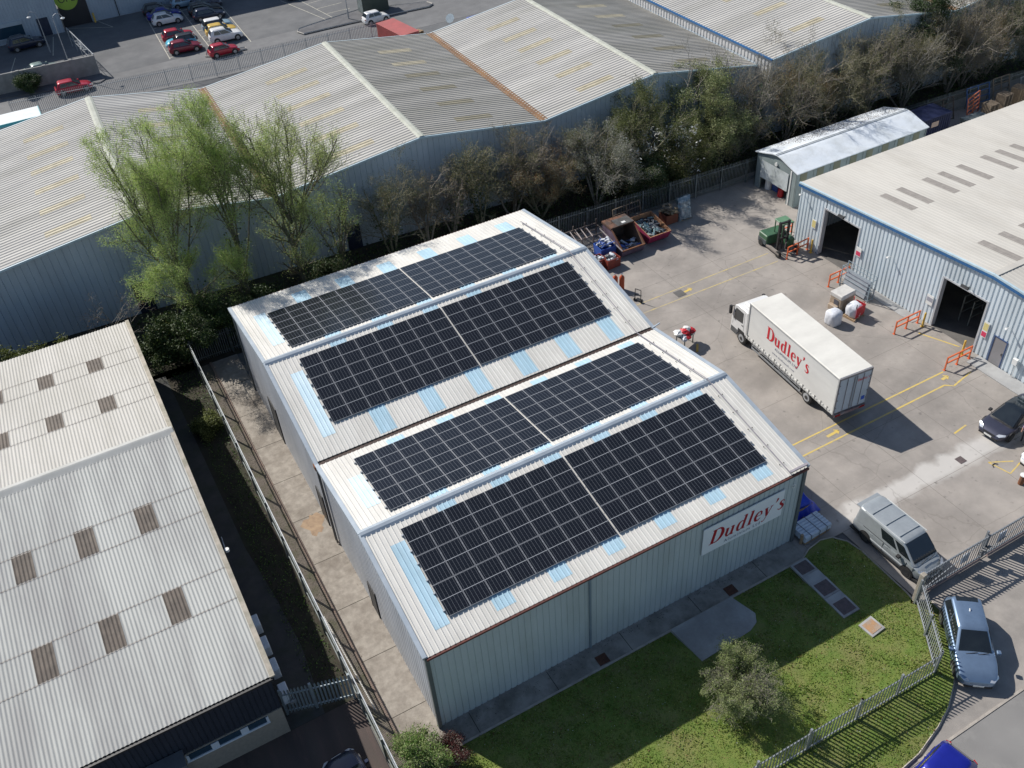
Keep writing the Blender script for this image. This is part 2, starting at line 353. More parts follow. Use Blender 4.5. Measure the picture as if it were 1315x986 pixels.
for a, b in (((22.0, 23.35), (40.5, 23.4)), ((22.0, 22.3), (40.4, 22.1))): line(ly, a, b, .1, .004)
struct('faded_yellow_lines', ly, M('faded_yellow_line', (.56, .44, .17), (.42, .36, .24), rough=.8, sc=1.2, det=12, lo=.4, hi=.6, c3=(.33, .29, .24), sc3=2.5, f3=.9))
k = MB(); k.add([(-.8+.6*math.cos(a)*(1+.3*math.sin(3*a)+.15*math.sin(7*a)), 15.6+1.0*math.sin(a)*(1+.25*math.sin(2*a+1)+.12*math.sin(9*a)), .026) for a in [i*math.pi/12 for i in range(24)]], [tuple(range(24))]); struct('sand_spill', k, M('rust_sand', (.4, .29, .19), (.27, .19, .13), rough=1, sc=2.5, det=12, bump=.5))
# raised concrete footway under the sales unit wall
k = MB(); k.box(42.35, 43.55, -6, 5.6, 0, .06); k.box(42.75, 43.55, 10.7, 18.5, 0, .03); struct('unit_footway', k, SLAB)
# back street: pavements, islands, bay lines
sheet('back_road', [(-60, 88.5), (120, 88.5), (120, 99), (-60, 97.2)], -.05, M('street_tarmac', (.19, .19, .19), (.15, .15, .152), rough=.92, sc=.6, det=12, c3=(.11, .11, .11), sc3=.08, f3=.6))
k = MB(); PM = M('pavement', (.14, .14, .145), (.1, .1, .105), rough=.95, sc=.8)
def island(pts, z=.09):
    mb = MB(); mb.prism(pts, -.06, z); struct('traffic_island', mb, PM)
    e = MB(); q = pts+[pts[0]]
    e.tube([(x, y, z) for x, y in q], .09, 4); struct('island_kerb', e, M('pale_kerb', (.5, .47, .42), (.4, .38, .34), rough=.9, sc=2))
island([(26.3, 97), (26.7, 95.7), (33, 95.6), (44, 94.7), (44.9, 95.4), (44.6, 96.7), (36, 99.8), (28.6, 98.4), (26.8, 97.9)])
island([(14.0, 96.2), (15.2, 95.2), (19, 95.3), (19, 96.0), (15.6, 96.4), (14.6, 97.6)], .07)
mb = MB(); mb.prism([(-20, 100.4), (-8.7, 98.1), (1.2, 95.9), (1.9, 96.6), (1.9, 98.9), (-20, 101.4)], -.06, .08); struct('pavement', mb, PM)
lw = MB()
for a, b in (((10.1, 98.4), (11.3, 121)), ((15.3, 97.6), (15.9, 118)), ((20.3, 97.8), (21, 114)), ((-2.3, 109.5), (-1.2, 117)), ((-9, 101), (-6.6, 112)), ((28.6, 111), (31.2, 98.6)), ((31.2, 98.6), (32.2, 98.4)),
             ((32.2, 98.4), (30.6, 111)), ((32, 101.5), (35.3, 101.5)), ((31.6, 104.3), (35.3, 104.5)), ((31.2, 107.2), (35.3, 107.6)), ((31.2, 98.6), (35.3, 98.9)),
             ((.8, 119.4), (6.4, 115.6)), ((5.0, 119.8), (6.4, 115.6))):
    line(lw, a, b, .1, -.05)
for i in range(8): line(lw, (10.2+.055*i*2.4, 98.9+i*2.45), (11.2+.05*i*2.4, 99+i*2.45), .1, -.05); line(lw, (15.4, 98.9+i*2.45), (16.6, 99+i*2.45), .1, -.05)
struct('bay_lines', lw, LINEW)
# ------------------------------------------------------------------ lettering
def ribbon(mb, pts, ws, T, mi=0, z=0.):
    P = [Vector((p[0], p[1])) for p in pts]; L = []; Rr = []
    # smooth the polyline a little
    if len(P) > 2:
        Q = []; Wq = []
        for i in range(len(P)-1):
            p0 = P[max(i-1, 0)]; p1 = P[i]; p2 = P[i+1]; p3 = P[min(i+2, len(P)-1)]
            for t in (0, .25, .5, .75):
                Q.append(.5*((2*p1)+(p2-p0)*t+(2*p0-5*p1+4*p2-p3)*t*t+(3*p1-p0-3*p2+p3)*t**3)); Wq.append(ws[i]+(ws[i+1]-ws[i])*t)
        Q.append(P[-1]); Wq.append(ws[-1]); P = Q; ws = Wq
    for i, p in enumerate(P):
        d = (P[min(i+1, len(P)-1)]-P[max(i-1, 0)]); d = d.normalized() if d.length else Vector((1, 0)); nn = Vector((-d.y, d.x))
        L.append(p+nn*ws[i]/2); Rr.append(p-nn*ws[i]/2)
    n = len(P); vs = [T @ Vector((q.x, q.y, z)) for q in L]+[T @ Vector((q.x, q.y, z)) for q in Rr]
    mb.add(vs, [(i, n+i, n+i+1, i+1) for i in range(n-1)], mi)
GL = {
 'D': (1.0, [([(.22, 0), (.22, 1)], [.2, .2]), ([(.02, .025), (.45, .025)], [.05, .05]), ([(.02, .975), (.45, .975)], [.05, .05]), ([(.3, .975), (.6, .95), (.8, .76), (.86, .5), (.8, .24), (.6, .05), (.3, .025)], [.05, .1, .19, .24, .19, .1, .05])]),
 'u': (.8, [([(.17, .64), (.17, .2)], [.17, .17]), ([(.17, .22), (.24, .07), (.38, .05), (.55, .18)], [.16, .12, .08, .05]), ([(.58, .64), (.58, 0)], [.17, .17]), ([(.01, .62), (.2, .62)], [.04, .04]), ([(.4, .62), (.6, .62)], [.04, .04]), ([(.58, .02), (.77, .02)], [.04, .04])]),
 'd': (.8, [([(.5, .56), (.34, .63), (.18, .54), (.13, .32), (.18, .1), (.33, .01), (.5, .1)], [.05, .07, .15, .18, .15, .08, .05]), ([(.57, 1), (.57, 0)], [.17, .17]), ([(.38, .98), (.58, .98)], [.04, .04]), ([(.57, .02), (.76, .02)], [.04, .04])]),
 'l': (.42, [([(.2, 1), (.2, 0)], [.17, .17]), ([(.02, .98), (.2, .98)], [.04, .04]), ([(.03, .02), (.38, .02)], [.04, .04])]),
 'e': (.66, [([(.14, .35), (.56, .35)], [.05, .05]), ([(.56, .35), (.5, .56), (.35, .64), (.18, .54), (.12, .32), (.2, .1), (.38, .02), (.57, .13)], [.1, .12, .07, .14, .18, .16, .09, .04])]),
 'y': (.66, [([(.14, .63), (.36, .04)], [.17, .17]), ([(.58, .63), (.32, -.1), (.2, -.28), (.07, -.25)], [.06, .05, .06, .11]), ([(.01, .62), (.3, .62)], [.04, .04]), ([(.45, .62), (.68, .62)], [.04, .04])]),
 "'": (.32, [([(.14, .99), (.17, .88), (.08, .7)], [.12, .14, .02])]),
 's': (.56, [([(.47, .52), (.34, .63), (.2, .6), (.17, .46), (.3, .35), (.45, .2), (.38, .05), (.22, .01), (.08, .12)], [.04, .06, .11, .15, .17, .15, .11, .06, .04])]),
}
def serif_word(word, T, h, shear=0., track=.06, sx=1.):
    """T maps a flat (x,y,0) text plane into the thing's space"""
    mb = MB(); x = 0; zi = 0
    tot = sum(GL[c][0]+track for c in word)
    for c in word:
        for pts, ws in GL[c][1]:
            zi += 1
            q = [((x+px)*h*sx + py*h*shear, py*h) for px, py in pts]
            ribbon(mb, q, [w*h for w in ws], T, 0, .0004*(zi % 7))
        x += GL[c][0]+track
    return mb, tot*h*sx
def sans(text, T, h, mat, parent, name='lettering', space=1.):
    cu = bpy.data.curves.new('t', 'FONT'); cu.body = text; cu.size = h*1.4; cu.space_character = space; cu.resolution_u = 2
    o = bpy.data.objects.new('t', cu); C.objects.link(o)
    me = bpy.data.meshes.new_from_object(o); C.objects.unlink(o); bpy.data.objects.remove(o)
    me.transform(T); me.materials.clear(); me.materials.append(mat); me.name = name
    q = bpy.data.objects.new(name, me); C.objects.link(q); q.parent = parent; return q
def plane_T(origin, right, up):
    r = Vector(right).normalized(); u = Vector(up).normalized(); n = r.cross(u)
    return Matrix.Translation(origin) @ Matrix((r, u, n)).transposed().to_4x4()

# ------------------------------------------------------------------ main warehouse with the solar panels
L0, W1, W2, W3, W4 = 21.92, 6.91, 6.69, 7.85, 8.36
HE, H1, HV, H2, HB = 5.98, 7.32, 6.36, 8.10, 6.99
Y = [0, W1, W1+W2, W1+W2+W3, W1+W2+W3+W4]; Zr = [HE, H1, HV, H2, HB]
def zroof(y):
    for i in range(4):
        if y <= Y[i+1]+1e-6: return Zr[i]+(Zr[i+1]-Zr[i])*(y-Y[i])/(Y[i+1]-Y[i])
    return HB
ROOFW = M('roof_sheet', (.7, .68, .63), (.6, .585, .545), rough=.55, sc=.7, det=12, lo=.3, hi=.7, stretch=(1, .25, 1), c3=(.45, .43, .39), sc3=.8, f3=.5, bump=.05)
TRIMW = M('roof_trim', (.4, .45, .5), (.33, .38, .43), rough=.5, sc=1.5, metal=.1)
GUTTER = M('dark_gutter', (.035, .025, .022), (.06, .03, .022), rough=.7, sc=3)
EAVER = M('red_eave', (.14, .04, .03), (.09, .035, .03), rough=.7, sc=3)
CLAD = M('front_cladding', (.54, .6, .61), (.48, .54, .55), rough=.5, sc=.5, det=8, stretch=(1, 1, .3), c3=(.37, .41, .39), sc3=.4, f3=.5)
CLADS = M('gable_cladding', (.5, .52, .55), (.43, .455, .49), rough=.5, sc=.5, det=8, stretch=(1, 1, .3), c3=(.33, .34, .35), sc3=.5, f3=.5)
TRANS = M('rooflight_sheet', (.4, .58, .68), (.48, .65, .75), rough=.4, sc=.9, det=10, stretch=(1, .3, 1), c3=(.3, .43, .49), sc3=1.4, f3=.5)
TRANS2 = M('new_rooflight_sheet', (.66, .8, .86), (.58, .74, .82), rough=.35, sc=.9, det=8)
t = thing('warehouse', 'twin gabled warehouse with pale ribbed roof carrying four banks of solar panels', 'warehouse', (L0/2, Y[2], 0))
OFF = (L0/2, Y[2], 0)
def wb(name, mb, mats, **k): mb.off = Vector(OFF); return mb.build(name, mats, t, **k)
RP = trap(.254, .034, a=.055)
def slope(i, j, x0, x1, s0, s1, lift=0., prof=RP, mb=None, mi=0, over=.0):
    """roof sheet on slope running from ridge/valley point i to j, s measured from i; x range"""
    a = Vector((0, Y[i], Zr[i])); b = Vector((0, Y[j], Zr[j])); d = (b-a); Ls = d.length; d /= Ls
    n = Vector((1, 0, 0)).cross(d); n = n if n.z > 0 else -n
    mb = mb or MB(); mb.corr(a+n*lift, (1, 0, 0), d, n, x1-x0, prof, s0, Ls+s1 if s1 <= 0 or over else s1, mi, u0=x0); return mb
SL = [(1, 0), (1, 2), (3, 2), (3, 4)]
LEN = [math.hypot(Y[i]-Y[j], Zr[i]-Zr[j]) for i, j in SL]
for q, (i, j) in enumerate(SL):
    mb = MB(); a = Vector((0, Y[i], Zr[i])); b = Vector((0, Y[j], Zr[j])); d = (b-a).normalized(); n = Vector((1, 0, 0)).cross(d); n = n if n.z > 0 else -n
    ext = .14 if j in (0, 4) else -.16
    mb.corr(a, (1, 0, 0), d, n, L0+.1, RP, .05, LEN[q]+ext, 0, u0=-.05)
    mb.add([a+d*.05+n*-.03+Vector((0, 0, 0)), a+d*(LEN[q]+ext)-n*.03, a+d*(LEN[q]+ext)-n*.03+Vector((L0, 0, 0)), a+d*.05-n*.03+Vector((L0, 0, 0))], [(0, 1, 2, 3)])
    wb('roof_slope', mb, ROOFW)
    # bays of pale blue translucent sheet
    for x in (4.25, 7.35, 10.4, 13.4, 16.45, 19.6):
        s1 = (LEN[q]-.36, LEN[q]-.35, LEN[q]-.28, LEN[q]-.9)[q]
        r = MB().corr(a+n*.007, (1, 0, 0), d, n, 1.016, RP, .28, s1, 0, u0=round((x-.5)/.254)*.254)
        wb('rooflight', r, TRANS)
    s0, s1, wd = ((1.3, LEN[q]-.85, .76), (1.6, LEN[q]-2.3, .76), (1.5, LEN[q]-1.5, .76), (1.6, LEN[q]-2.2, .76))[q]
    r = MB().corr(a+n*.009, (1, 0, 0), d, n, wd, RP, s0, s1, 0, u0=.889)
    wb('rooflight', r, (TRANS if q == 0 else TRANS2))
for i in (1, 3):
    mb = MB(); z = Zr[i]
    dz0 = .17*(Zr[i]-Zr[i-1])/(Y[i]-Y[i-1]); 
    mb.loft([[(x, Y[i]-.3, z-.055), (x, Y[i]-.16, z+.06), (x, Y[i], z+.115), (x, Y[i]+.16, z+.06), (x, Y[i]+.3, z-.055), (x, Y[i], z-.1)] for x in (-.12, L0+.12)])
    wb('ridge_cap', mb, TRIMW)
mb = MB().box(-.05, L0+.05, Y[2]-.13, Y[2]+.13, HV-.14, HV-.015); wb('valley_gutter', mb, GUTTER)
mb = MB().box(-.04, L0+.04, -.24, -.11, HE-.16, HE-.045); wb('eaves_gutter', mb, EAVER)
mb = MB().box(-.04, L0+.04, Y[4]+.1, Y[4]+.22, HB-.16, HB-.045); wb('eaves_gutter', mb, EAVER)
for x in (-.09, L0+.09):
    mb = MB()
    for i in range(4):
        mb.beam((x, Y[i]-(.1 if i == 0 else 0), Zr[i]-.06), (x, Y[i+1]+(.1 if i == 3 else 0), Zr[i+1]-.06), .22, .2)
    wb('verge_trim', mb, TRIMW)
# walls
mb = MB().corr((0, 0, 0), (1, 0, 0), (0, 0, 1), (0, -1, 0), L0-.12, wallprof(.333, .035), .0, HE-.1, u0=.06); wb('wall', mb, CLAD)
for x, y in ((0, 0), (L0, 0), (0, Y[4]), (L0, Y[4])):
    mb = MB().cbox((x+(.0 if x else 0), y, (HE if y == 0 else HB)/2-.06), .2, .2, (HE if y == 0 else HB)-.12); wb('corner_flashing', mb, M('corner_flashing', (.13, .15, .155), (.1, .115, .12), rough=.5, sc=2))
mb = MB().cbox((8.56, -.06, HE/2), .1, .1, HE-.1); mb.cbox((8.56, -.05, HE-.25), .2, .16, .3); wb('downpipe', mb, M('pipe_grey', (.22, .28, .32), (.18, .23, .27), rough=.5))
gz = lambda u: zroof(u)-.12
mb = MB().corr((0, 0, 0), (0, 1, 0), (0, 0, 1), (-1, 0, 0), Y[4]-.1, wallprof(.333, .03), 0, gz, u0=.05); wb('wall', mb, CLADS)
mb = MB().corr((L0, 0, 0), (0, 1, 0), (0, 0, 1), (1, 0, 0), Y[4]-.1, wallprof(.333, .03), 0, gz, u0=.05); wb('wall', mb, CLADS)
mb = MB().corr((0, Y[4], 0), (1, 0, 0), (0, 0, 1), (0, 1, 0), L0-.1, wallprof(.333, .03), 0, HB-.1, u0=.05); wb('wall', mb, CLADS)
for y0, y1, h in ((23.4, 24.9, 2.9), (15.1, 16.1, 2.4), (7.4, 8.3, 2.05)):
    mb = MB().box(-.05, .0, y0, y1, 0.02, h); o = wb('door', mb, M('dark_door', (.03, .034, .04), (.045, .05, .055), rough=.5))
    f = MB(off=OFF).box(-.065, -.0, y0-.06, y0, .02, h+.06).box(-.065, 0, y1, y1+.06, .02, h+.06).box(-.065, 0, y0, y1, h, h+.06); f.build('frame', BLACK, o)
for y in (Y[2]-.12, Y[2]+.12):
    mb = MB().tube([(-.12, y, HV-.1), (-.12, y, .1)], .05, 8); wb('downpipe', mb, M('pipe_dark', (.1, .1, .1), (.14, .13, .12), rough=.6))
mb = MB().cbox((-.12, Y[2], HV-.12), .26, .34, .3); wb('hopper', mb, RUST)
# security light ring on the front wall
mb = MB().tube([(21.25+.12*math.cos(a), -.07, 4.85+.12*math.sin(a)) for a in [i*math.pi/6 for i in range(13)]], .02, 6); wb('alarm_ring', mb, WHITE)
# solar cable tray that climbs over the roofs along the right
tr = thing('cable_tray', 'grey cable tray with small brackets climbing over both roofs beyond the solar panels', 'cable tray', (20.9, Y[2], 0))
TOFF = (20.9, Y[2], 0)
mb = MB(off=TOFF); pts = [(20.78, -.06, HE+.14)]+[(20.78, Y[i], Zr[i]+(.2 if i in (1, 3) else .13)) for i in (1, 2, 3)]+[(20.78, Y[4]-1.8, zroof(Y[4]-1.8)+.12)]
for a, b in zip(pts, pts[1:]):
    mb.beam(a, b, .05, .03)
mb.build('tray', M('tray_metal', (.42, .38, .4), (.3, .28, .3), rough=.5, metal=.3, sc=3), tr)
mb = MB(off=TOFF); mb.beam((20.78, -.06, HE+.15), (21.95, -.06, HE+.15), .13, .08); mb.build('eaves_run', M('tray_metal', (0, 0, 0)), tr)
y = .6
while y < Y[4]-2:
    z = zroof(y)+.06
    for x in (20.66, 20.93): MB(off=TOFF).cbox((x, y, z+.03), .045, .045, .045).build('bracket', BLACK, tr)
    y += 1.28
mb = MB(off=TOFF).beam((21.9, Y[2], HV+.05), (22.5, Y[2]+.05, HV+.15), .08, .06); mb.build('outlet_spout', TRIMW, tr)

# solar panels
def panelmat():
    m = bpy.data.materials.new('solar_cells'); m.use_nodes = True; n = m.node_tree.nodes; l = m.node_tree.links; b = n['Principled BSDF']
    tc = n.new('ShaderNodeTexCoord'); sp = n.new('ShaderNodeSeparateXYZ'); l.new(tc.outputs['Object'], sp.inputs[0])
    def mth(op, *a):
        q = n.new('ShaderNodeMath'); q.operation = op
        for i, v in enumerate(a):
            if isinstance(v, (int, float)): q.inputs[i].default_value = v
            else: l.new(v, q.inputs[i])
        return q.outputs[0]
    x, y = sp.outputs[0], sp.outputs[1]
    def grid(o, step, w): return mth('LESS_THAN', mth('ABSOLUTE', mth('SUBTRACT', mth('FRACT', mth('DIVIDE', o, step)), .5)), w/step)
    col = grid(mth('ADD', x, .0), .182, .006); row = grid(mth('ADD', y, .0), .0705*2, .0025); fine = grid(x, .0182, .0011)
    mid = mth('LESS_THAN', mth('ABSOLUTE', y), .0125)
    nz = n.new('ShaderNodeTexNoise'); nz.inputs['Scale'].default_value = 1.4; l.new(tc.outputs['Object'], nz.inputs['Vector'])
    base = n.new('ShaderNodeMixRGB'); l.new(nz.outputs[0], base.inputs[0]); base.inputs[1].default_value = (.005, .006, .009, 1); base.inputs[2].default_value = (.009, .011, .017, 1)
    def over(src, f, c, k):
        q = n.new('ShaderNodeMixRGB'); l.new(mth('MULTIPLY', f, k), q.inputs[0]); l.new(src, q.inputs[1]); q.inputs[2].default_value = (*c, 1); return q.outputs[0]
    o = over(base.outputs[0], fine, (.2, .22, .25), .12); o = over(o, row, (.1, .12, .15), .3); o = over(o, col, (.4, .42, .45), .33); o = over(o, mid, (.5, .52, .55), .8)
    l.new(o, b.inputs['Base Color']); b.inputs['Roughness'].default_value = .2; b.inputs['Specular IOR Level'].default_value = .35
    return m
CELLS = panelmat(); PFRAME = M('panel_frame', (.28, .29, .31), (.23, .24, .26), rough=.45, metal=.1, sc=5)
def panel_mesh():
    mb = MB(); w, h = 1.134/2, 1.722/2; e = .019
    for x0, x1, y0, y1 in ((-w, w, -h, -h+e), (-w, w, h-e, h), (-w, -w+e, -h+e, h-e), (w-e, w, -h+e, h-e)): mb.box(x0, x1, y0, y1, -.035, 0, 1)
    mb.add([(-w+e, -h+e, -.004), (w-e, -h+e, -.004), (w-e, h-e, -.004), (-w+e, h-e, -.004)], [(0, 1, 2, 3)], 0)
    mb.add([(-w+e, -h+e, -.034), (w-e, -h+e, -.034), (w-e, h-e, -.034), (-w+e, h-e, -.034)], [(3, 2, 1, 0)], 1)
    o = mb.build('solar_panel', [CELLS, PFRAME]); return o
proto = panel_mesh()
names = ['lowest slope, above the lettered wall sign', 'second slope up from the lawn', 'third slope up from the lawn', 'rearmost slope beside the trees']
rows = [(.69, 1.71), (.63, 1.73), (.66, 1.76), (.62, 1.73)]
first = True
for q, (i, j) in enumerate(SL):
    a = Vector((0, Y[i], Zr[i])); b = Vector((0, Y[j], Zr[j])); d = (b-a).normalized(); n = Vector((1, 0, 0)).cross(d); n = n if n.z > 0 else -n
    s0, x0 = rows[q]; yv = Vector((1, 0, 0)); up = -d if d.y < 0 else d      # local +y points to the back
    Rm = Matrix((Vector((1, 0, 0)), up, Vector((1, 0, 0)).cross(up))).transposed().to_4x4()
    for half in (0, 1):
        xs = x0 + half*(8*1.152+.065)
        loc = a + d*(s0+2.6) + n*.13 + Vector((xs+4*1.152, 0, 0))
        g = thing('solar_array', ('left' if half == 0 else 'right')+'-hand block of solar panels on the '+names[q], 'solar array', loc, 0, 'solar panel blocks on the warehouse roof')
        rm = MB()
        for k in range(6):
            sy = -2.6 + .38 + (k//2)*1.742 + (k % 2)*.98
            rm.beam(Rm.to_3x3() @ Vector((-4.60, -sy if d.y < 0 else sy, -.075)), Rm.to_3x3() @ Vector((4.60, -sy if d.y < 0 else sy, -.075)), .045, .07)
            for x in ((-4.66,) if half == 0 else (4.66,)): rm.cbox(Rm.to_3x3() @ Vector((x, -sy if d.y < 0 else sy, -.06)), .1, .09, .09)
        rm.build('mounting_rail', GALV, g)
        for r in range(3):
            for c in range(8):
                if first: p = proto; first = False
                else: p = proto.copy(); C.objects.link(p)
                ly_ = (-2.6+.871+r*1.742)*(-1 if d.y < 0 else 1)
                p.parent = g; p.matrix_local = Matrix.Translation(Rm.to_3x3() @ Vector((-4.608+.576+c*1.152, ly_, -.03))) @ Rm
# big sign on the front wall
s = thing('wall_sign', 'large white sign with red serif lettering reading Dudley\'s on the warehouse front wall', 'sign', (18, -.06, 4))
mb = MB().box(-2.66, 2.62, -.05, 0, -1.0, .98); mb.build('board', M('sign_board', (.85, .88, .9), (.8, .83, .86), rough=.45, sc=1), s)
T = plane_T((-2.28, -.054, -.42), (1, 0, 0), (0, 0, 1)); mb, wd = serif_word("Dudley's", T, 1.0, shear=.22, sx=.88); mb.build('lettering', M('deep_red', (.45, .008, .02), (.36, .008, .02), rough=.5), s)
sans('Aluminium Ltd', plane_T((-1.25, -.056, -.8), (1, 0, 0), (0, 0, 1)), .23, INK, s, space=1.25)
# ------------------------------------------------------------------ panelled building behind the trees (gables face the camera)
OLDROOF = M('weathered_sheet', (.56, .54, .5), (.42, .405, .38), rough=.85, sc=.5, det=12, stretch=(.12, 1, 1), c3=(.34, .33, .29), sc3=.35, f3=.6)
OLDROOF2 = M('dark_weathered_sheet', (.4, .385, .35), (.3, .29, .265), rough=.9, sc=.5, det=12, stretch=(.12, 1, 1), c3=(.24, .235, .2), sc3=.35, f3=.7)  # darker copy of the weathered sheet, for most slopes falling towards +x
OLDCLAD = M('blue_grey_cladding', (.5, .57, .63), (.43, .5, .56), rough=.55, sc=.4, det=8, stretch=(1, 1, .25), c3=(.33, .37, .4), sc3=.3, f3=.6)
YLIGHT = M('yellowed_rooflight', (.56, .5, .36), (.47, .42, .31), rough=.7, sc=1.2, c3=(.33, .29, .2), sc3=1)
DARKL = M('dark_rooflight', (.31, .28, .2), (.26, .24, .18), rough=.8, sc=1.2)  # darker copy of the yellowed rooflight, for slopes falling towards +x
PALECAP = M('pale_ridge', (.48, .49, .43), (.38, .39, .33), rough=.8, sc=2)
RUSTG = M('rusty_gutter', (.27, .15, .07), (.18, .1, .055), rough=.9, sc=.7, det=9, c3=(.12, .07, .04), sc3=1)
EDGEB = M('pale_blue_edge', (.5, .62, .68), (.42, .54, .6), rough=.5, sc=2)
def multi_gable(root, xs, zs, y0, y1, roofmats, lights, pitch=.42):
    """roof polyline (xs,zs) extruded from y0 to y1; ridges at local maxima"""
    PR = (pitch, [(0, 0), (.2, 0), (.38, .055), (.62, .055), (.8, 0)])
    for k in range(len(xs)-1):
        a = Vector((xs[k], y0-.12, zs[k])); b = Vector((xs[k+1], y0-.12, zs[k+1])); d = (b-a); Ls = d.length; d /= Ls; n = Vector((-d.z, 0, d.x)); n = n if n.z > 0 else -n
        mb = MB().corr(a, (0, 1, 0), d, n, y1-y0+.24, PR, .0, Ls); 
        mb.add([a-n*.03, b-n*.03, b-n*.03+Vector((0, y1-y0, 0)), a-n*.03+Vector((0, y1-y0, 0))], [(0, 1, 2, 3)])
        mb.build('roof_slope', roofmats[k], root)
        if lights:
            up = zs[k+1] > zs[k]
            for q in range(6):
                yy = 2.3+q*(y1-y0-3.2)/6
                s0, s1 = (Ls*.42, Ls*.74) if up else (Ls*.36, Ls*.66)
                if lights == 2: yy += .8
                r = MB().corr(a+n*.01+Vector((0, 0, 0)), (0, 1, 0), d, n, .9, PR, s0, s1, 0, u0=round(yy/pitch)*pitch)
                r.build('rooflight', YLIGHT if (up or q > 3) else DARKL, root)
    for k in range(1, len(xs)-1):
        x, z = xs[k], zs[k]
        if zs[k] > zs[k-1]:
            mb = MB().loft([[(x-.34, y, z-.0), (x-.14, y, z+.11), (x+.14, y, z+.11), (x+.34, y, z-.0), (x, y, z-.06)] for y in (y0-.15, y1+.15)]); mb.build('ridge_cap', PALECAP, root)
        else:
            mb = MB().box(x-.3, x+.3, y0-.1, y1+.1, z-.06, z+.075).box(x-.36, x-.3, y0-.1, y1+.1, z-.02, z+.13).box(x+.3, x+.36, y0-.1, y1+.1, z-.02, z+.13); mb.build('valley_gutter', RUSTG, root)
    zf = lambda u: float(np.interp(u, xs, zs))-.08
    wp = wallprof(.5, .035)
    MB().corr((0, y0, 0), (1, 0, 0), (0, 0, 1), (0, -1, 0), xs[-1]-xs[0], (.5, [(0, 0), (.86, 0), (.89, -.035), (.96, -.035), (.99, 0)]), 0, zf, u0=xs[0]).build('wall', OLDCLAD, root)
    MB().corr((0, y1, 0), (1, 0, 0), (0, 0, 1), (0, 1, 0), xs[-1]-xs[0], wp, 0, zf, u0=xs[0]).build('wall', OLDCLAD, root)
    for y in (y0-.17, y1+.17):
        mb = MB()
        for k in range(len(xs)-1): mb.beam((xs[k], y, zs[k]-.03), (xs[k+1], y, zs[k+1]-.03), .1, .16)
        mb.build('verge_trim', EDGEB, root)
bA = thing('panelled_building', 'long blue grey panelled building with three weathered gable roofs and rusty gutters behind the trees', 'building', (20, 43, 0), -.04)
multi_gable(bA, [-45, -34, -23, -12.85, 0, 11.25, 22.5, 33.9], [8.2, 6.65, 8.2, 6.6, 8.27, 6.75, 8.25, 6.42], 0, 25.2,
            [OLDROOF2, OLDROOF, OLDROOF, OLDROOF, OLDROOF2, OLDROOF, OLDROOF2], 1)
for x in (-45, 33.9):
    MB().corr((x, 0, 0), (0, 1, 0), (0, 0, 1), (-1 if x < 0 else 1, 0, 0), 25.2, wallprof(.5, .035), 0, 6.6).build('wall', OLDCLAD, bA)
DOORN = M('navy_door', (.012, .02, .045), (.02, .03, .06), rough=.5, sc=2)
for x, h in ((-7.05, 2.25), (-24.35, 2.7)):
    d = MB().box(x-.62, x+.62, -.06, -.0, 0, h).build('door', DOORN, bA)
    MB().box(x-.18, x+.12, -.075, -.06, h*.66, h*.66+.16).build('door_sign', M('grey_sign', (.2, .25, .35)), d)
MB().box(19.6, 20.3, -.04, 0, 5.2, 6.1).build('vent_panel', OLDCLAD, bA)
bB = thing('tall_panelled_building', 'taller blue grey building with blue edged pale roof, right of the rusty guttered one', 'building', (20, 43, 0), -.036)
multi_gable(bB, [33.95, 45.4, 56.7, 68], [7.55, 8.95, 7.3, 8.8], -2.15, 32, [OLDROOF, OLDROOF2, OLDROOF], 2)
MB().corr((33.95, -2.15, 0), (0, 1, 0), (0, 0, 1), (-1, 0, 0), 34, (.5, [(0, 0), (.4, 0), (.5, -.06), (.8, -.06), (.95, 0)]), 0, 7.45).build('wall', M('white_ribbed_cladding', (.6, .6, .6), (.5, .5, .5), rough=.5, sc=1), bB)
MB().box(33.8, 33.97, -2.3, 32.2, 7.46, 7.6).build('eaves_trim', BLUET, bB)
MB().box(41.3, 42.25, -2.22, -2.15, 0, 3.0).build('door', DOORN, bB)

# ------------------------------------------------------------------ left building with cement sheet roof
lb = thing('sheeted_building', 'building with pale corrugated cement roof dotted with brown rooflights, lower left', 'building', (-6.3, 3.6, 0))
LO = (-6.3, 3.6, 0)
CEM = M('cement_sheet', (.47, .475, .45), (.385, .39, .37), rough=.9, sc=.5, det=12, stretch=(1, .12, 1), c3=(.31, .3, .295), sc3=.5, f3=.6)
CEM2 = M('pale_cement_sheet', (.55, .53, .49), (.46, .445, .41), rough=.9, sc=.5, det=12, stretch=(1, .12, 1), c3=(.45, .43, .38), sc3=.5, f3=.5)  # lighter, warmer sheet colour for the far slope
BRL = M('brown_rooflight', (.13, .105, .085), (.09, .075, .062), rough=.75, sc=1.5, c3=(.19, .16, .13), sc3=1.6)
EY, RY, FY, EZ, RZ, FZ = 3.5, 20.8, 35.9, 4.75, 6.4, 4.75
SP = sine(.19, .044)
def lslope(a, b, x0, x1, s0, s1, lift=0.):
    d = (b-a); Ls = d.length; d /= Ls; n = Vector((1, 0, 0)).cross(d); n = n if n.z > 0 else -n
    return MB(off=LO).corr(a+n*lift, (1, 0, 0), d, n, x1-x0, SP, s0, Ls if s1 is None else s1, 0, u0=x0)
A_, B_, C_ = Vector((0, RY, RZ)), Vector((0, EY, EZ)), Vector((0, FY, FZ))
X0 = -29.
lslope(A_, B_, X0, -6.3, .1, None).build('roof_slope', CEM, lb); lslope(A_, C_, X0, -6.3, .1, None).build('roof_slope', CEM2, lb)
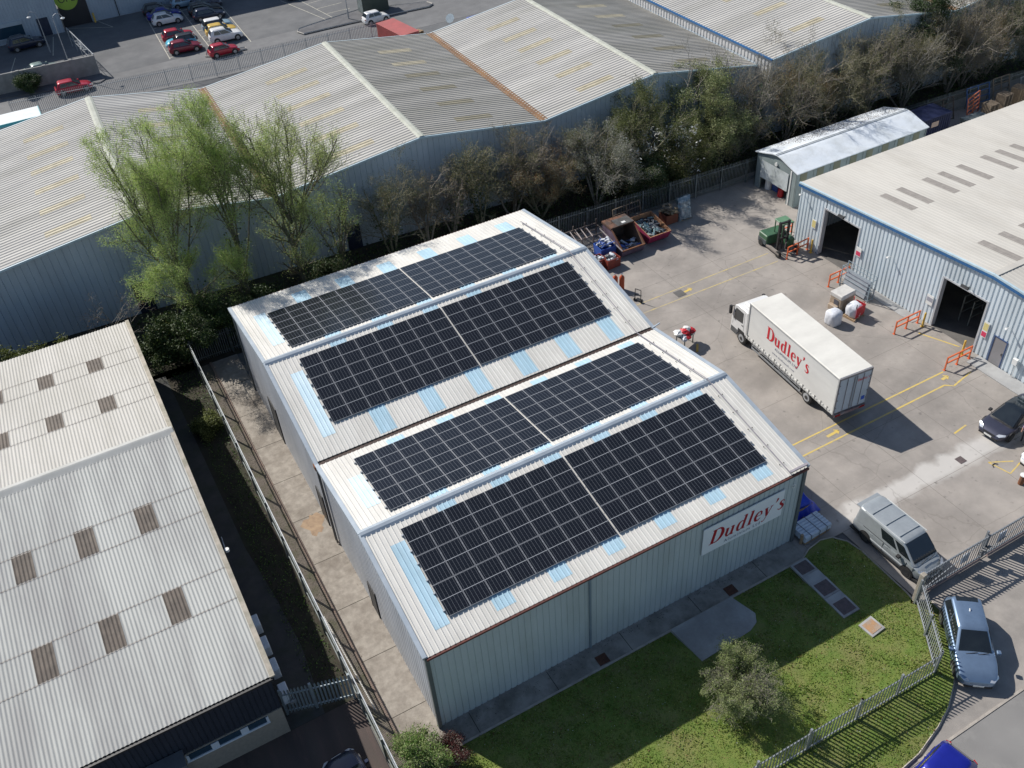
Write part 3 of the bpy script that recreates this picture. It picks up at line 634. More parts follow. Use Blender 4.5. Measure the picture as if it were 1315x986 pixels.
for (P, Q, rows_) in ((A_, B_, ((14.3, 16.15), (8.3, 10.25))), (A_, C_, ((25.1, 26.8), (30.3, 32)))):
    sc = (Q-P).length/abs(Q.y-P.y)
    for ya, yb in rows_:
        sa, sb = sorted((abs(ya-RY)*sc, abs(yb-RY)*sc))
        for x in (-9.45, -12.55, -15.65, -18.75):
            lslope(P, Q, round(x/.19)*.19, round(x/.19)*.19+.955, sa, sb, .012).build('rooflight', BRL, lb)
    d = (Q-P).normalized(); n = Vector((1, 0, 0)).cross(d); n = n if n.z > 0 else -n
    # lap lines where one course of sheets overlaps the next
    for s in ((4.75, 6.6, 10.6, 12.6, ) if Q is B_ else (4.3, 6.05, 9.6, 11.3)):
        lslope(P, Q, X0, -6.35, s-.03, s+.03, .014).build('sheet_lap', M('lap_grime', (.3, .27, .24), (.42, .4, .37), rough=1, sc=8), lb)
mb = MB(off=LO).loft([[(x, RY-.42, RZ-.02), (x, RY-.1, RZ+.11), (x, RY, RZ+.14), (x, RY+.1, RZ+.11), (x, RY+.42, RZ-.02), (x, RY, RZ-.05)] for x in (X0, -6.15)]); mb.build('ridge_cap', M('cement_ridge', (.46, .46, .44), (.38, .38, .36), rough=.85, sc=1), lb)
mb = MB(off=LO); mb.beam((-6.22, EY-.05, EZ+.0), (-6.22, RY, RZ+.0), .24, .12); mb.beam((-6.22, RY, RZ+.0), (-6.22, FY+.05, FZ+.0), .24, .12); mb.build('verge_trim', M('verge_cement', (.45, .4, .33), (.33, .3, .25), rough=.9, sc=2, c3=(.2, .2, .13), sc3=1), lb)
DCL = M('navy_cladding', (.022, .028, .042), (.03, .037, .052), rough=.5, sc=.8)
BRK = M('buff_brick', (.3, .27, .225), (.25, .225, .19), rough=.9, sc=6, det=10, bump=.3)
MB(off=LO).corr((0, 3.62, 0), (1, 0, 0), (0, 0, 1), (0, -1, 0), -6.35-X0, wallprof(.25, .03), 2.1, EZ-.06, u0=X0).build('cladding', DCL, lb)
MB(off=LO).box(X0, -6.36, 3.58, 3.78, 0, 2.08).build('brick_wall', BRK, lb)
zl = lambda u: float(np.interp(u, [EY, RY, FY], [EZ, RZ, FZ]))-.09
MB(off=LO).corr((-6.36, 0, 0), (0, 1, 0), (0, 0, 1), (1, 0, 0), FY-EY-.2, wallprof(.25, .03), 0, zl, u0=3.6).build('wall', DCL, lb)
MB(off=LO).box(X0, -6.4, FY-.15, FY-.05, 0, FZ-.12).build('wall', DCL, lb)
MB(off=LO).box(X0, -6.25, EY-.16, EY-.05, EZ-.14, EZ-.03).build('eaves_gutter', BLACK, lb)
WFR = M('white_window_frame', (.62, .68, .74), (.55, .6, .66), rough=.5)
WGL = M('window_glass', (.02, .05, .08), (.03, .06, .09), rough=.08, spec=.8, sc=2)
w = MB(off=LO).box(-11.0, -7.05, 3.5, 3.58, 1.5, 1.6)
for x in (-10.9, -9.75, -8.35, -7.12): w.box(x-.06, x+.06 if x < -10 or x > -7.5 else x+.3, 3.52, 3.58, 1.6, 2.0)
wo_ = w.build('window', WFR, lb); MB(off=LO).box(-10.9, -7.1, 3.55, 3.575, 1.6, 2.02).build('glass', WGL, wo_)
p = MB(off=LO).box(-13.6, -11.1, 2.9, 3.56, 0, 2.45).build('porch', M('porch_panel', (.2, .28, .38), (.16, .22, .3), rough=.5), lb)
MB(off=LO).box(-13.8, -10.95, 2.7, 3.58, 2.46, 2.6).build('porch_roof', M('felt', (.13, .14, .15)), p)
MB(off=LO).box(-13.0, -11.6, 2.84, 2.9, 1.5, 2.2).build('porch_window', WFR, p)
# flood light and aerial on its side wall
t = thing('flood_light', 'small white flood light on an arm above the side wall of the left building', 'flood light', (-6.3, 11.5, 4.9))
MB().tube([(0, 0, 0), (.3, 0, .35), (.35, .9, .4)], .025, 6).build('arm', GALV, t); MB().tube([(.36, -.1, .3), (.36, -.1, .46)], .12, 10).build('lamp_head', WHITE, t)
# four white air conditioning units along the alley
ACB = M('ac_case', (.72, .76, .8), (.64, .68, .72), rough=.6, sc=2); ACG = M('ac_grille', (.08, .09, .1), (.12, .13, .14), rough=.7, sc=4)
for i, (y, l) in enumerate(((9.5, 'white air conditioning unit farthest from the gate along the alley wall'), (7.95, 'white air conditioning unit second farthest from the gate along the alley wall'), (6.45, 'white air conditioning unit second nearest the gate along the alley wall'), (4.85, 'white air conditioning unit nearest the gate at the corner of the dark wall'))):
    t = thing('air_conditioner', l, 'air conditioner', (-5.98, y, 0), 0, 'air conditioners along the alley wall')
    MB().rbox(-.2, .22, -.4, .4, .9, 1.6, .03).build('casing', ACB, t)
    g = MB().box(.22, .235, -.34, .34, .96, 1.5); g.build('grille', ACG, t)
    MB().box(-.3, .2, -.34, -.28, .8, .9).box(-.3, .2, .28, .34, .8, .9).build('bracket', GALV, t)

# ------------------------------------------------------------------ unit with two roller door openings on the right
un = thing('sales_unit', 'white ribbed industrial unit with two open doorways and blue roof edge on the right', 'industrial unit', (43.6, 6.3, 0))
UO = (43.6, 6.3, 0)
UROOF = M('unit_roof_sheet', (.55, .525, .475), (.475, .455, .415), rough=.85, sc=.35, det=12, stretch=(1, .3, 1), c3=(.4, .375, .33), sc3=.4, f3=.5)
UW = M('unit_cladding', (.68, .75, .8), (.6, .67, .71), rough=.5, sc=.6, det=10, stretch=(1, 1, .3), c3=(.42, .45, .46), sc3=.5, f3=.35)
GREYL = M('grey_rooflight', (.3, .275, .25), (.24, .22, .2), rough=.8, sc=3)
Ux0, Ux1, Uye, Uyr, Uyn, Uze, Uzr = 43.6, 90., 23.9, 6.3, -11.3, 5.1, 6.25
zu = lambda y: Uze+(Uye-y)*(Uzr-Uze)/(Uye-Uyr) if y > Uyr else Uzr-(Uyr-y)*(Uzr-Uze)/(Uyr-Uyn)
URP = trap(.333, .013)
for a, b in ((Vector((0, Uyr, Uzr)), Vector((0, Uye+.12, Uze))), (Vector((0, Uyr, Uzr)), Vector((0, Uyn, Uze)))):
    d = (b-a); Ls = d.length; d /= Ls; n = Vector((1, 0, 0)).cross(d); n = n if n.z > 0 else -n
    MB(off=UO).corr(a, (1, 0, 0), d, n, Ux1-Ux0, URP, .0, Ls, 0, u0=Ux0).build('roof_slope', UROOF, un)
    rr = ((15.6, 18.65, (46.24, 47.96, 50.5, 52.3, 54.2, 56.8, 58.6, 60.4, 62.9, 64.7)), (6.6, 9.7, (45.85, 47.8, 50.0, 52.2, 54.1))) if b.y > 10 else ()
    for ya, yb, xs in rr:
        for x in xs:
            q = Ls/abs(b.y-a.y); MB(off=UO).corr(a+n*.008, (1, 0, 0), d, n, .67, URP, (ya-Uyr)*q, (yb-Uyr)*q, 0, u0=round(x/.333)*.333).build('rooflight', GREYL, un)
MB(off=UO).box(Ux0-.02, Ux1, Uyr-.22, Uyr+.22, Uzr-.0, Uzr+.055).build('ridge_cap', UROOF, un)
mb = MB(off=UO); mb.beam((Ux0-.1, Uye+.14, Uze-.02), (Ux0-.1, Uyr, Uzr-.02), .16, .12); mb.beam((Ux0-.1, Uyr, Uzr-.02), (Ux0-.1, Uyn, Uze-.02), .16, .12); mb.build('verge_cap', EDGEB, un)
mb = MB(off=UO)
for dz, w_ in ((-.2, .1), ):
    mb.beam((Ux0-.14, Uye+.14, Uze+dz), (Ux0-.14, Uyr, Uzr+dz), .08, .2); mb.beam((Ux0-.14, Uyr, Uzr+dz), (Ux0-.14, Uyn, Uze+dz), .08, .2)
mb.build('verge_fascia', BLUET, un)
# openings in the front wall: (y low, y high, z low, z high)
OP = [(17.6, 21.1, 0, 4.05), (6.25, 9.75, 0, 4.05), (4.05, 4.95, 0, 2.1), (.2, 1.9, .95, 1.9), (.2, 1.9, 3.2, 4.1)]
cuts = sorted({Uyn, Uye-.02} | {v for o in OP for v in o[:2]})
mb = MB(off=UO); WP = (.333, [(0, 0), (.1, -.06), (.3, -.06), (.4, 0)])
for a, b in zip(cuts, cuts[1:]):
    mid = (a+b)/2; seg = [0.]
    zs = sorted([(o[2], o[3]) for o in OP if o[0] < mid < o[1]]); z0 = 0
    for za, zb in zs:
        if za > z0+.01: mb.corr((Ux0, 0, 0), (0, 1, 0), (0, 0, 1), (-1, 0, 0), b-a, WP, z0, za, u0=a)
        z0 = zb
    f = (lambda u: zu(u)-.1)
    # add exact end columns so panels meet the openings
    mb.corr((Ux0, 0, 0), (0, 1, 0), (0, 0, 1), (-1, 0, 0), b-a, WP, z0, f, u0=a)
mb.build('wall', UW, un)
MB(off=UO).corr((0, Uye, 0), (1, 0, 0), (0, 0, 1), (0, 1, 0), Ux1-Ux0, WP, 0, Uze-.05, u0=Ux0).build('wall', UW, un)
MB(off=UO).box(Ux0+.1, Ux1, Uyn, Uyn+.1, 0, Uze-.1).build('wall', UW, un)
MB(off=UO).add([(Ux0+.02, Uyn, .012), (Ux1, Uyn, .012), (Ux1, Uye, .012), (Ux0+.02, Uye, .012)], [(0, 1, 2, 3)]).build('floor', M('shop_floor', (.16, .15, .14), (.11, .105, .1), rough=.8), un)
for (a, b, c, d) in OP[:2]:
    mb = MB(off=UO)
    mb.box(Ux0-.03, Ux0+.35, a-.14, a, 0, d+.12); mb.box(Ux0-.03, Ux0+.35, b, b+.14, 0, d+.12); mb.box(Ux0-.03, Ux0+.35, a, b, d, d+.12)
    mb.build('door_frame', M('door_frame_grey', (.5, .51, .53), (.42, .43, .45), rough=.5), un)
a, b, c, d = OP[2]
o = MB(off=UO).box(Ux0-.02, Ux0+.04, a, b, .06, d).build('door', M('grey_door', (.27, .26, .27), (.23, .225, .23), rough=.45), un)
MB(off=UO).box(Ux0-.05, Ux0+.05, a-.07, a, .06, d+.07).box(Ux0-.05, Ux0+.05, b, b+.07, .06, d+.07).box(Ux0-.05, Ux0+.05, a, b, d, d+.07).build('frame', M('navy_frame', (.05, .09, .2)), o)
MB(off=UO).box(Ux0-.09, Ux0-.02, a+.1, a+.16, 1.0, 1.2).build('handle', CHROME, o)
for a, b, c, d in OP[3:]:
    o = MB(off=UO).box(Ux0-.07, Ux0+.05, a-.09, a, c-.09, d+.09).box(Ux0-.07, Ux0+.05, b, b+.09, c-.09, d+.09).box(Ux0-.07, Ux0+.05, a, b, c-.09, c).box(Ux0-.07, Ux0+.05, a, b, d, d+.09).build('window', BLUET, un)
    MB(off=UO).box(Ux0, Ux0+.03, a, b, c, d).build('pane', M('green_glass', (.06, .13, .13), (.09, .17, .17), rough=.08, spec=.8, sc=1), o)
# things inside the doorways and on the wall
def shelf_rack(loc, label):
    t = thing('storage_rack', label, 'rack', loc, 0, 'racks inside the doorways')
    mb = MB()
    for x in (0, 2.4):
        for y in (0, .8): mb.box(x, x+.07, y, y+.07, 0, 2.1)
    for z in (.7, 1.4, 2.05): mb.box(0, 2.47, 0, .07, z, z+.07).box(0, 2.47, .8, .87, z, z+.07)
    mb.build('frame', M('rack_grey', (.2, .22, .2), (.15, .16, .15), rough=.6), t)
shelf_rack((45.6, 8.3, 0), 'dim grey rack just inside the nearer open doorway'); 
t = thing('packing_crate', 'pale blue grey crate seen in the gloom of the farther open doorway', 'crate', (45.8, 18.4, 0))
MB().rbox(0, 1.6, 0, 1.1, .3, 1.3, .03).build('body', M('crate_blue', (.22, .3, .38), (.18, .25, .32)), t); MB().box(.05, 1.55, .05, .2, 0, .3).box(.05, 1.55, .9, 1.05, 0, .3).build('skid', WOOD, t)
def board(loc, w, h, label, bands, shape=0, nx=-1):
    t = thing('wall_notice', label, 'notice', loc, 0, 'notices on the unit wall')
    MB().box(-.02, 0, -w/2, w/2, 0, h).build('board', WHITE, t)
    for i, (z0, z1, m) in enumerate(bands): MB().box(-.028, -.02, -w*.42, w*.42, z0*h, z1*h).build('printed_panel', m, t)
NY = M('notice_yellow', (.7, .6, .25)); NR = M('notice_red', (.65, .05, .12)); NB = M('notice_grey', (.35, .35, .4))
board((43.53, 21.95, 2.0), .42, .75, 'cream and white warning notice left of the farther doorway', [(.1, .9, NY)])
board((43.53, 17.2, 1.9), .5, .75, 'white and red notice on the wall right of the farther doorway', [(.08, .55, NR)])
board((43.53, 10.35, 1.5), .55, .8, 'plain white notice with a grey ring left of the nearer doorway', [(.35, .75, NB)])
board((43.53, 5.75, 1.55), .42, 1.25, 'tall notice with yellow and red panels between the nearer doorway and the grey door', [(.45, .9, NY), (.05, .35, NR)])
def wall_lamp(loc, label, black=True):
    t = thing('wall_lamp', label, 'lamp', loc, 0, 'lamps on the unit wall')
    m = BLACK if black else WHITE
    MB().tube([(0, 0, 0), (-.25, 0, .08)], .03, 6).build('arm', m, t); MB().cbox((-.34, 0, .05), *((.2, .3, .2) if black else (.12, .14, .12)), ry=.5).build('lamp_head', m, t)
    if black: MB().cbox((-.3, .3, .02), .2, .25, .2, ry=.5).build('lamp_head', m, t)
wall_lamp((43.5, 19.0, 4.45), 'black twin flood light over the farther doorway'); wall_lamp((43.5, 7.7, 4.5), 'black twin flood light over the nearer doorway')
wall_lamp((43.5, 14.3, 3.4), 'small white camera arm on the ribbed wall midway between the two doorways', False)
wall_lamp((43.5, 4.2, 3.3), 'round white lamp on the wall above the grey door', False)
wall_lamp((43.5, 2.4, 3.9), 'small white camera arm near the unit window', False)
wall_lamp((43.5, 23.5, 4.3), 'small white camera at the far corner of the unit by the shed', False)
t = thing('cable_box', 'white electrical box on the wall beside the blue framed window', 'box', (43.5, 3.0, 1.1)); MB().rbox(-.2, 0, -.18, .18, 0, .45, .02).build('case', WHITE, t); MB().tube([(-.1, .05, 0), (-.1, .05, -1)], .02, 5).tube([(-.1, -.08, 0), (-.1, -.08, -1)], .02, 5).build('conduit', WHITE, t)

# ------------------------------------------------------------------ low shed with curved silvery roof
sh = thing('shed', 'long low shed with bright silvery roof streaked by branch shadows and a half open shutter', 'shed', (54, 30.2, 0))
SO = (54, 30.2, 0)
SX0, SX1, SY0, SY1 = 46.9, 61.8, 27.7, 32.7
SROOF = M('silver_roof', (.72, .77, .82), (.8, .84, .87), rough=.4, metal=.0, sc=.6, det=10, c3=(.4, .42, .4), sc3=.5, f3=.5)
SW = M('shed_wall', (.26, .31, .31), (.21, .25, .25), rough=.6, sc=1)
prof = [(SY0-.15, 3.26), (28.7, 3.56), (29.7, 3.86), (30.2, 3.93), (30.7, 3.86), (31.7, 3.56), (SY1+.15, 3.26)]
MB(off=SO).loft([[(x, y, z) for y, z in prof]+[(x, y, z-.08) for y, z in reversed(prof)] for x in (SX0-.15, SX1+.15)]).build('roof', SROOF, sh, smooth=40)
MB(off=SO).box(SX0-.16, SX1+.16, 30.12, 30.16, 3.93, 3.96).box(SX0-.16, SX1+.16, 30.3, 30.34, 3.93, 3.955).build('roof_seam', M('seam', (.35, .38, .38)), sh)
mb = MB(off=SO).box(SX0, SX1, SY0, SY0+.08, 0, 3.22)
for i in range(9):
    x = SX0+i*(SX1-SX0)/8.; mb.box(x-.04, x+.04, SY0-.04, SY0, 0, 3.22)
mb.build('wall', SW, sh)
for i in range(8):
    x = SX0+.35+i*(SX1-SX0)/8.; MB(off=SO).box(x, x+.75, SY0-.03, SY0-.0, 2.2, 3.05).build('window', M('dusty_pane', (.2, .2, .13), (.16, .17, .12), rough=.5, sc=2), sh)
MB(off=SO).box(SX0, SX1, SY1-.08, SY1, 0, 3.22).box(SX1-.08, SX1, SY0, SY1, 0, 3.22).build('wall', SW, sh)
MB(off=SO).box(SX0, SX0+.1, SY0, SY0+.9, 0, 3.22).box(SX0, SX0+.1, SY1-.7, SY1, 0, 3.22).box(SX0, SX0+.1, SY0+.9, SY1-.7, 2.75, 3.22).add([(SX0+.02, y, z-.02) for y, z in prof], [tuple(range(7))]).build('front_wall', SW, sh)
MB(off=SO).corr((SX0-.06, 0, 0), (0, 1, 0), (0, 0, 1), (-1, 0, 0), 3.4, (.1, [(0, 0), (.5, .015)]), 1.15, 2.8, u0=SY0+.9).build('shutter', M('shutter_white', (.68, .72, .72), (.6, .64, .64), rough=.5, sc=1.5, c3=(.3, .34, .3), sc3=1.2, f3=.5), sh)
MB(off=SO).tube([(SX0-.02, 30.2, 3.05), (SX0-.12, 30.2, 3.05)], .16, 12).build('gable_lamp', WHITE, sh)
MB(off=SO).box(SX0-.05, SX0, SY0+.6, SY0+.72, 0, 3.2).build('drainpipe', WHITE, sh)
# ------------------------------------------------------------------ building and wall at the top left
tb = thing('retail_unit', 'pale blue ribbed building with a black shutter and yellow green round sign, top left', 'building', (0, 119, -.05))
TO = (0, 119, -.05)
TW = M('retail_cladding', (.38, .44, .5), (.33, .38, .44), rough=.55, sc=.5)
MB(off=TO).corr((0, 119.8, 0), (1, 0, 0), (0, 0, 1), (0, -1, 0), 34.2, wallprof(.4, .04), -.05, 10.6, u0=.8).build('wall', TW, tb)
MB(off=TO).corr((0, 118, 0), (1, 0, 0), (0, 0, 1), (0, -1, 0), 20.4, wallprof(.4, .04), -.05, 10.6, u0=-20).build('wall', TW, tb)
MB(off=TO).box(.35, .5, 118, 119.85, -.05, 10.6).build('wall', TW, tb)
MB(off=TO).box(-20, 35, 119.9, 140, 10.5, 10.65).build('roof', OLDROOF, tb)
MB(off=TO).box(.75, 4.45, 119.66, 119.8, -.05, 5.2).build('shutter', M('black_shutter', (.012, .012, .016), (.02, .02, .025), rough=.5), tb)
sg = MB(off=TO); sg.disc((2.05, 119.62, 3.65), (0, 1, 0), 1.52, 40, t=.06); o = sg.build('round_sign', M('lime_sign', (.36, .5, .06), (.3, .44, .05), rough=.5), tb)
sans('OPEN', plane_T((1.0-TO[0], 119.58-TO[1], 3.15-TO[2]), (1, 0, 0), (0, 0, 1)), .85, BLACK, tb)
MB(off=TO).box(-7.9, -4.2, 117.86, 118, .55, .7).box(-7.9, -4.2, 117.86, 118, 2.1, 2.6).build('window_frame', M('grey_white', (.4, .46, .52)), tb)
MB(off=TO).box(-7.8, -4.3, 117.92, 117.97, .7, 2.1).build('window', WGL, tb)
MB(off=TO).box(-2.45, -1.05, 117.9, 117.96, 0, 2.3).build('door', DOORN, tb)
MB(off=TO).tube([(8.1, 119.7, 0), (8.1, 119.7, 10.4)], .06, 6).build('downpipe', BLACK, tb)
o = MB(off=(4.75, 119.3, -.05)).tube([(4.75, 119.3, -.05), (4.75, 119.3, 1.2)], .13, 10); tag(o.build('bollard', YELLOWP), 'yellow bollard at the corner of the black shutter', 'bollard')
BLK = M('block_wall', (.3, .3, .29), (.23, .23, .225), rough=.95, sc=1.2, bump=.3, c3=(.16, .16, .15), sc3=.4)
wl = thing('block_wall', 'long grey block wall beside the street behind the red car, top left', 'wall', (-4, 99.3, -.05), -.07)
MB().box(-16, 5.7, -.11, .11, 0, 2.35).build('wall_panel', BLK, wl)
mb = MB()
for x in range(-15, 6, 3): mb.box(x-.18, x+.18, -.16, .16, 0, 2.4)
mb.build('pier', BLK, wl)
fr = thing('boundary_rail', 'pale pipe rail fence with tangled wire running back from the end of the block wall', 'fence', (1.7, 99, -.05), .1)
mb = MB().tube([(0, 0, 2.4), (0, 12.5, 2.4)], .06, 6).tube([(0, 0, 1.2), (0, 12.5, 1.2)], .035, 6); mb.build('rail', GALV, fr)
for i in range(6): MB().tube([(0, i*2.5, 0), (0, i*2.5, 2.4)], .05, 6).build('post', GALV, fr)
rnd = random.Random(3); mb = MB()
for i in range(46):
    y = 3.2+rnd.random()*4.5; mb.beam((rnd.uniform(-.3, .1), y, 2.3+rnd.uniform(-.3, .1)), (rnd.uniform(-.5, .2), y+rnd.uniform(-.4, .4), 2.3+rnd.uniform(-.5, .1)), .03, .03)
mb.build('wire_tangle', M('pale_wire', (.6, .62, .62)), fr)
def street_lamp(loc, label, H=7, heads=1, rz=0):
    t = thing('street_lamp', label, 'street lamp', loc, rz)
    MB().tube([(0, 0, 0), (0, 0, 1.3), (0, 0, 1.32), (0, 0, H)], .06, 8, rs=[.1, .1, .065, .045]).build('pole', GALV, t)
    arc = [(.0+.55*(1-math.cos(a)), 0, H+.55*math.sin(a)) for a in [i*math.pi/8 for i in range(9)]]
    MB().tube(arc, .04, 6).build('arm', GALV, t)
    MB().tube([(1.1, 0, H), (1.1, 0, H-.1), (1.1, 0, H-.22)], .1, 12, rs=[.1, .26, .1]).build('lamp_head', M('lamp_white', (.7, .72, .72)), t)
street_lamp((-1.2, 99.9, -.05), 'tall street lamp with swan neck arm behind the block wall', 6.9, rz=.2)
street_lamp((-2.4, 111, -.05), 'street lamp with pale round head beside the black shutter', 4.6, rz=2.6)
street_lamp((33.5, 97.3, 0), 'slim street lamp rising out of view from the traffic island', 8.2, rz=1.2)
hb = thing('street_kiosk', 'dark green box kiosk on the traffic island behind the little white car', 'kiosk', (37.5, 98.3, .08))
MB().rbox(-1.8, 1.8, -1.1, 1.1, 0, 2.3, .05).build('body', M('kiosk_green', (.03, .05, .04), (.045, .06, .05), rough=.6), hb)
MB().box(-1.95, 1.95, -1.25, 1.25, 2.3, 2.42).build('roof', M('kiosk_roof', (.05, .06, .05)), hb); MB().box(-1.84, -1.8, -.9, .9, .1, 2.1).build('door', M('kiosk_door', (.2, .24, .24), (.1, .12, .12)), hb)
ct = thing('shipping_container', 'faded red shipping container beyond the far roof edge', 'container', (34.8, 83.5, -.05), .12)
CRED = M('container_red', (.42, .1, .09), (.34, .085, .08), rough=.6, sc=1, c3=(.3, .1, .08), sc3=.6)
mb = MB().box(-1.2, 1.2, -3.0, 3.0, .1, 2.5)
for i in range(20): mb.box(-1.24, 1.24, -2.9+i*.3, -2.76+i*.3, .2, 2.4)
mb.build('body', CRED, ct); MB().box(-1.25, 1.25, -3.05, 3.05, 2.5, 2.56).build('roof', CRED, ct); MB().box(-1.1, -.35, -3.09, -3.05, .2, 2.3).box(.1, 1.1, -3.09, -3.05, .2, 2.3).build('door', CRED, ct)
ct.scale = (1, 1.0, 1.02)
def pallet_mesh(n=1):
    mb = MB()
    for k in range(n):
        z = k*.145
        for i in range(7): mb.box(-.6, .6, -.5+i*.15, -.4+i*.15, z+.115, z+.137)
        for x in (-.55, 0, .55): mb.box(x-.05, x+.05, -.5, .5, z+.022, z+.115); mb.box(x-.06, x+.06, -.5, .5, z, z+.022)
    return mb
for i, (x, y, z, n, rz, l) in enumerate(((37.6, 84.2, 0, 9, .3, 'stack of pale wooden pallets beside the red container'), (36.6, 82.3, .0, 6, .1, 'lower pallet stack hard against the red container'))):
    t = thing('pallet_stack', l, 'pallets', (x, y, z-.05), rz, 'pallets by the container'); pallet_mesh(n).build('pallets', WOOD, t)
t = thing('pallet', 'single pallet leaning upright on the pallet stack by the container', 'pallet', (37.3, 85.2, .7), .3, 'pallets by the container'); q = pallet_mesh(1); q.build('boards', WOOD, t); t.rotation_euler = (1.2, 0, .5)
pc = thing('portable_cabin', 'white flat roofed cabin with turquoise edge at the left beyond the grey roof', 'cabin', (-10, 83.6, -.05), .0)
MB().box(-4, 3.6, -1.35, 1.45, 0, 2.9).build('body', M('cabin_wall', (.4, .42, .42)), pc); MB().box(-4.05, 3.65, -1.4, 1.5, 2.9, 3.0).build('roof', M('cabin_roof', (.75, .78, .78), rough=.5), pc); MB().box(-4.08, 3.68, -1.46, -1.4, 2.72, 3.02).box(3.65, 3.71, -1.4, 1.5, 2.72, 3.02).build('roof_edge', M('turquoise', (.1, .45, .5)), pc)
t = thing('roof_dish', 'small white dish standing just beyond the far roof gutter', 'satellite dish', (35.9, 70.5, 5.2)); MB().tube([(0, 0, 0), (0, 0, 1.6)], .05, 6).build('mast', GALV, t); MB().tube([(0, -.05, 1.7), (0, -.2, 1.7)], .3, 14, rs=[.12, .5]).build('dish', WHITE, t)

# ------------------------------------------------------------------ fences
def palisade(label, pts, H=2.1, pitch=.155, mat=GALV2, bay=2.75, pw=.05, name='palisade_fence', w=.068, group=None, toprail=False, base=None):
    x0, y0 = pts[0]
    t = thing(name, label, 'fence', (x0, y0, 0), 0, group); off = (x0, y0, 0)
    pm = MB(off=off); rm = MB(off=off)
    for (ax, ay), (bx, by) in zip(pts, pts[1:]):
        d = Vector((bx-ax, by-ay, 0)); L = d.length; d /= L; n = Vector((-d.y, d.x, 0)); a = Vector((ax, ay, 0))
        k = int(L/pitch)
        for i in range(k):
            p = a + d*((i+.5)*L/k) + n*.04
            q0, q1 = p-d*w/2, p+d*w/2; up = Vector((0, 0, 1))
            # folded pale with a pointed head
            c = [q0+up*.06, p+n*.012+up*.06, q1+up*.06]; e = [q0+up*(H-.1), p+n*.012+up*H, q1+up*(H-.1)]
            pm.add(c+e, [(0, 1, 4, 3), (1, 2, 5, 4)])
        for z in (.35, H-.35): rm.beam(a+up*z, a+d*L+up*z, .05, .05)
        if toprail: MB(off=off).beam(a+up*(H-.0)+n*.04, a+d*L+up*(H-.0)+n*.04, .05, .05).build('top_rail', GALV, t)
        m = max(1, round(L/bay))
        for i in range(m+1):
            p = a+d*(L*i/m); MB(off=off).box(-pw, pw, -pw, pw, 0, H-.05, T=Matrix.Translation(p-n*.03)).build('post', mat, t)
    pm.build('pales', mat, t); rm.build('rail', mat, t)
    return t
palisade('dark palisade fence along the back of the yard and behind the shed', [(22.4, 34.9), (46.6, 33.5), (62.5, 33.2), (90, 32.0)], 2.3, w=.062)
palisade('palisade fence behind the solar panel warehouse, under the willows', [(-2.9, 35.1), (22.3, 34.95)], 2.2)
palisade('long palisade fence with bright top rail between the alley and the warehouse side path', [(-2.97, 35.0), (-2.95, 20), (-2.9, 8), (-2.85, -3), (-2.85, -13)], 2.0, mat=GALV2, toprail=True, w=.05)
palisade('galvanised palisade fence round the sunlit lawn', [(24.45, -6.6), (22.0, -10.05), (17, -9.95), (8, -9.8)], 2.0, mat=GALV, pitch=.2, w=.09)
palisade('palisade fence along the back street beyond the grey roofs', [(-9, 91.2), (13.5, 88.9), (36, 88.3)], 2.1, mat=GALV, pitch=.2, w=.055, pw=.025)
ag = thing('alley_gate', 'grey palisade gate closing the dark alley beside the left building', 'gate', (-6.2, 4.5, 0)); AO = (-6.2, 4.5, 0)
for nm, p, q in (('gate_leaf', Vector((-6.15, 4.5, 0)), Vector((-4.85, 4.12, 0))), ('fence_panel', Vector((-4.75, 4.1, 0)), Vector((-3.0, 3.62, 0)))):
    mb = MB(off=AO); d = (q-p); L = d.length; d /= L; k = int(L/.165); up = Vector((0, 0, 1)); n = Vector((-d.y, d.x, 0))
    for i in range(k+1):
        c = p+d*(L*i/k); mb.add([c-d*.05+up*.08, c+n*.02+up*.08, c+d*.05+up*.08, c-d*.05+up*1.95, c+n*.02+up*2.05, c+d*.05+up*1.95], [(0, 1, 4, 3), (1, 2, 5, 4)])
    for z in (.3, 1.65): mb.beam(p+up*z, q+up*z, .06, .06)
    mb.build(nm, M('gate_grey', (.3, .35, .37), (.24, .28, .3), rough=.5, metal=.3, sc=3), ag)
for p in ((-6.2, 4.52), (-4.8, 4.11), (-3.0, 3.62)): MB(off=AO).box(p[0]-.06, p[0]+.06, p[1]-.06, p[1]+.06, 0, 2.1).build('post', M('gate_grey', (0, 0, 0)), ag)
MB(off=AO).box(-5.9, -5.6, 4.25, 4.35, 1.0, 1.15).build('latch', GALV, ag)
t = thing('white_handrail', 'thin white rail lying along the gravel strip beside the alley fence', 'rail', (-2.5, 5.5, .0)); MB().beam((-.16, 3.3, .35), (.1, -3.2, .35), .06, .06).build('rail', M('pale_rail', (.62, .6, .55)), t); MB().beam((-.16, 3.3, 0), (-.16, 3.3, .35), .05, .05).build('post', GALV, t); MB().beam((.1, -3.2, 0), (.1, -3.2, .35), .05, .05).build('post', GALV, t)
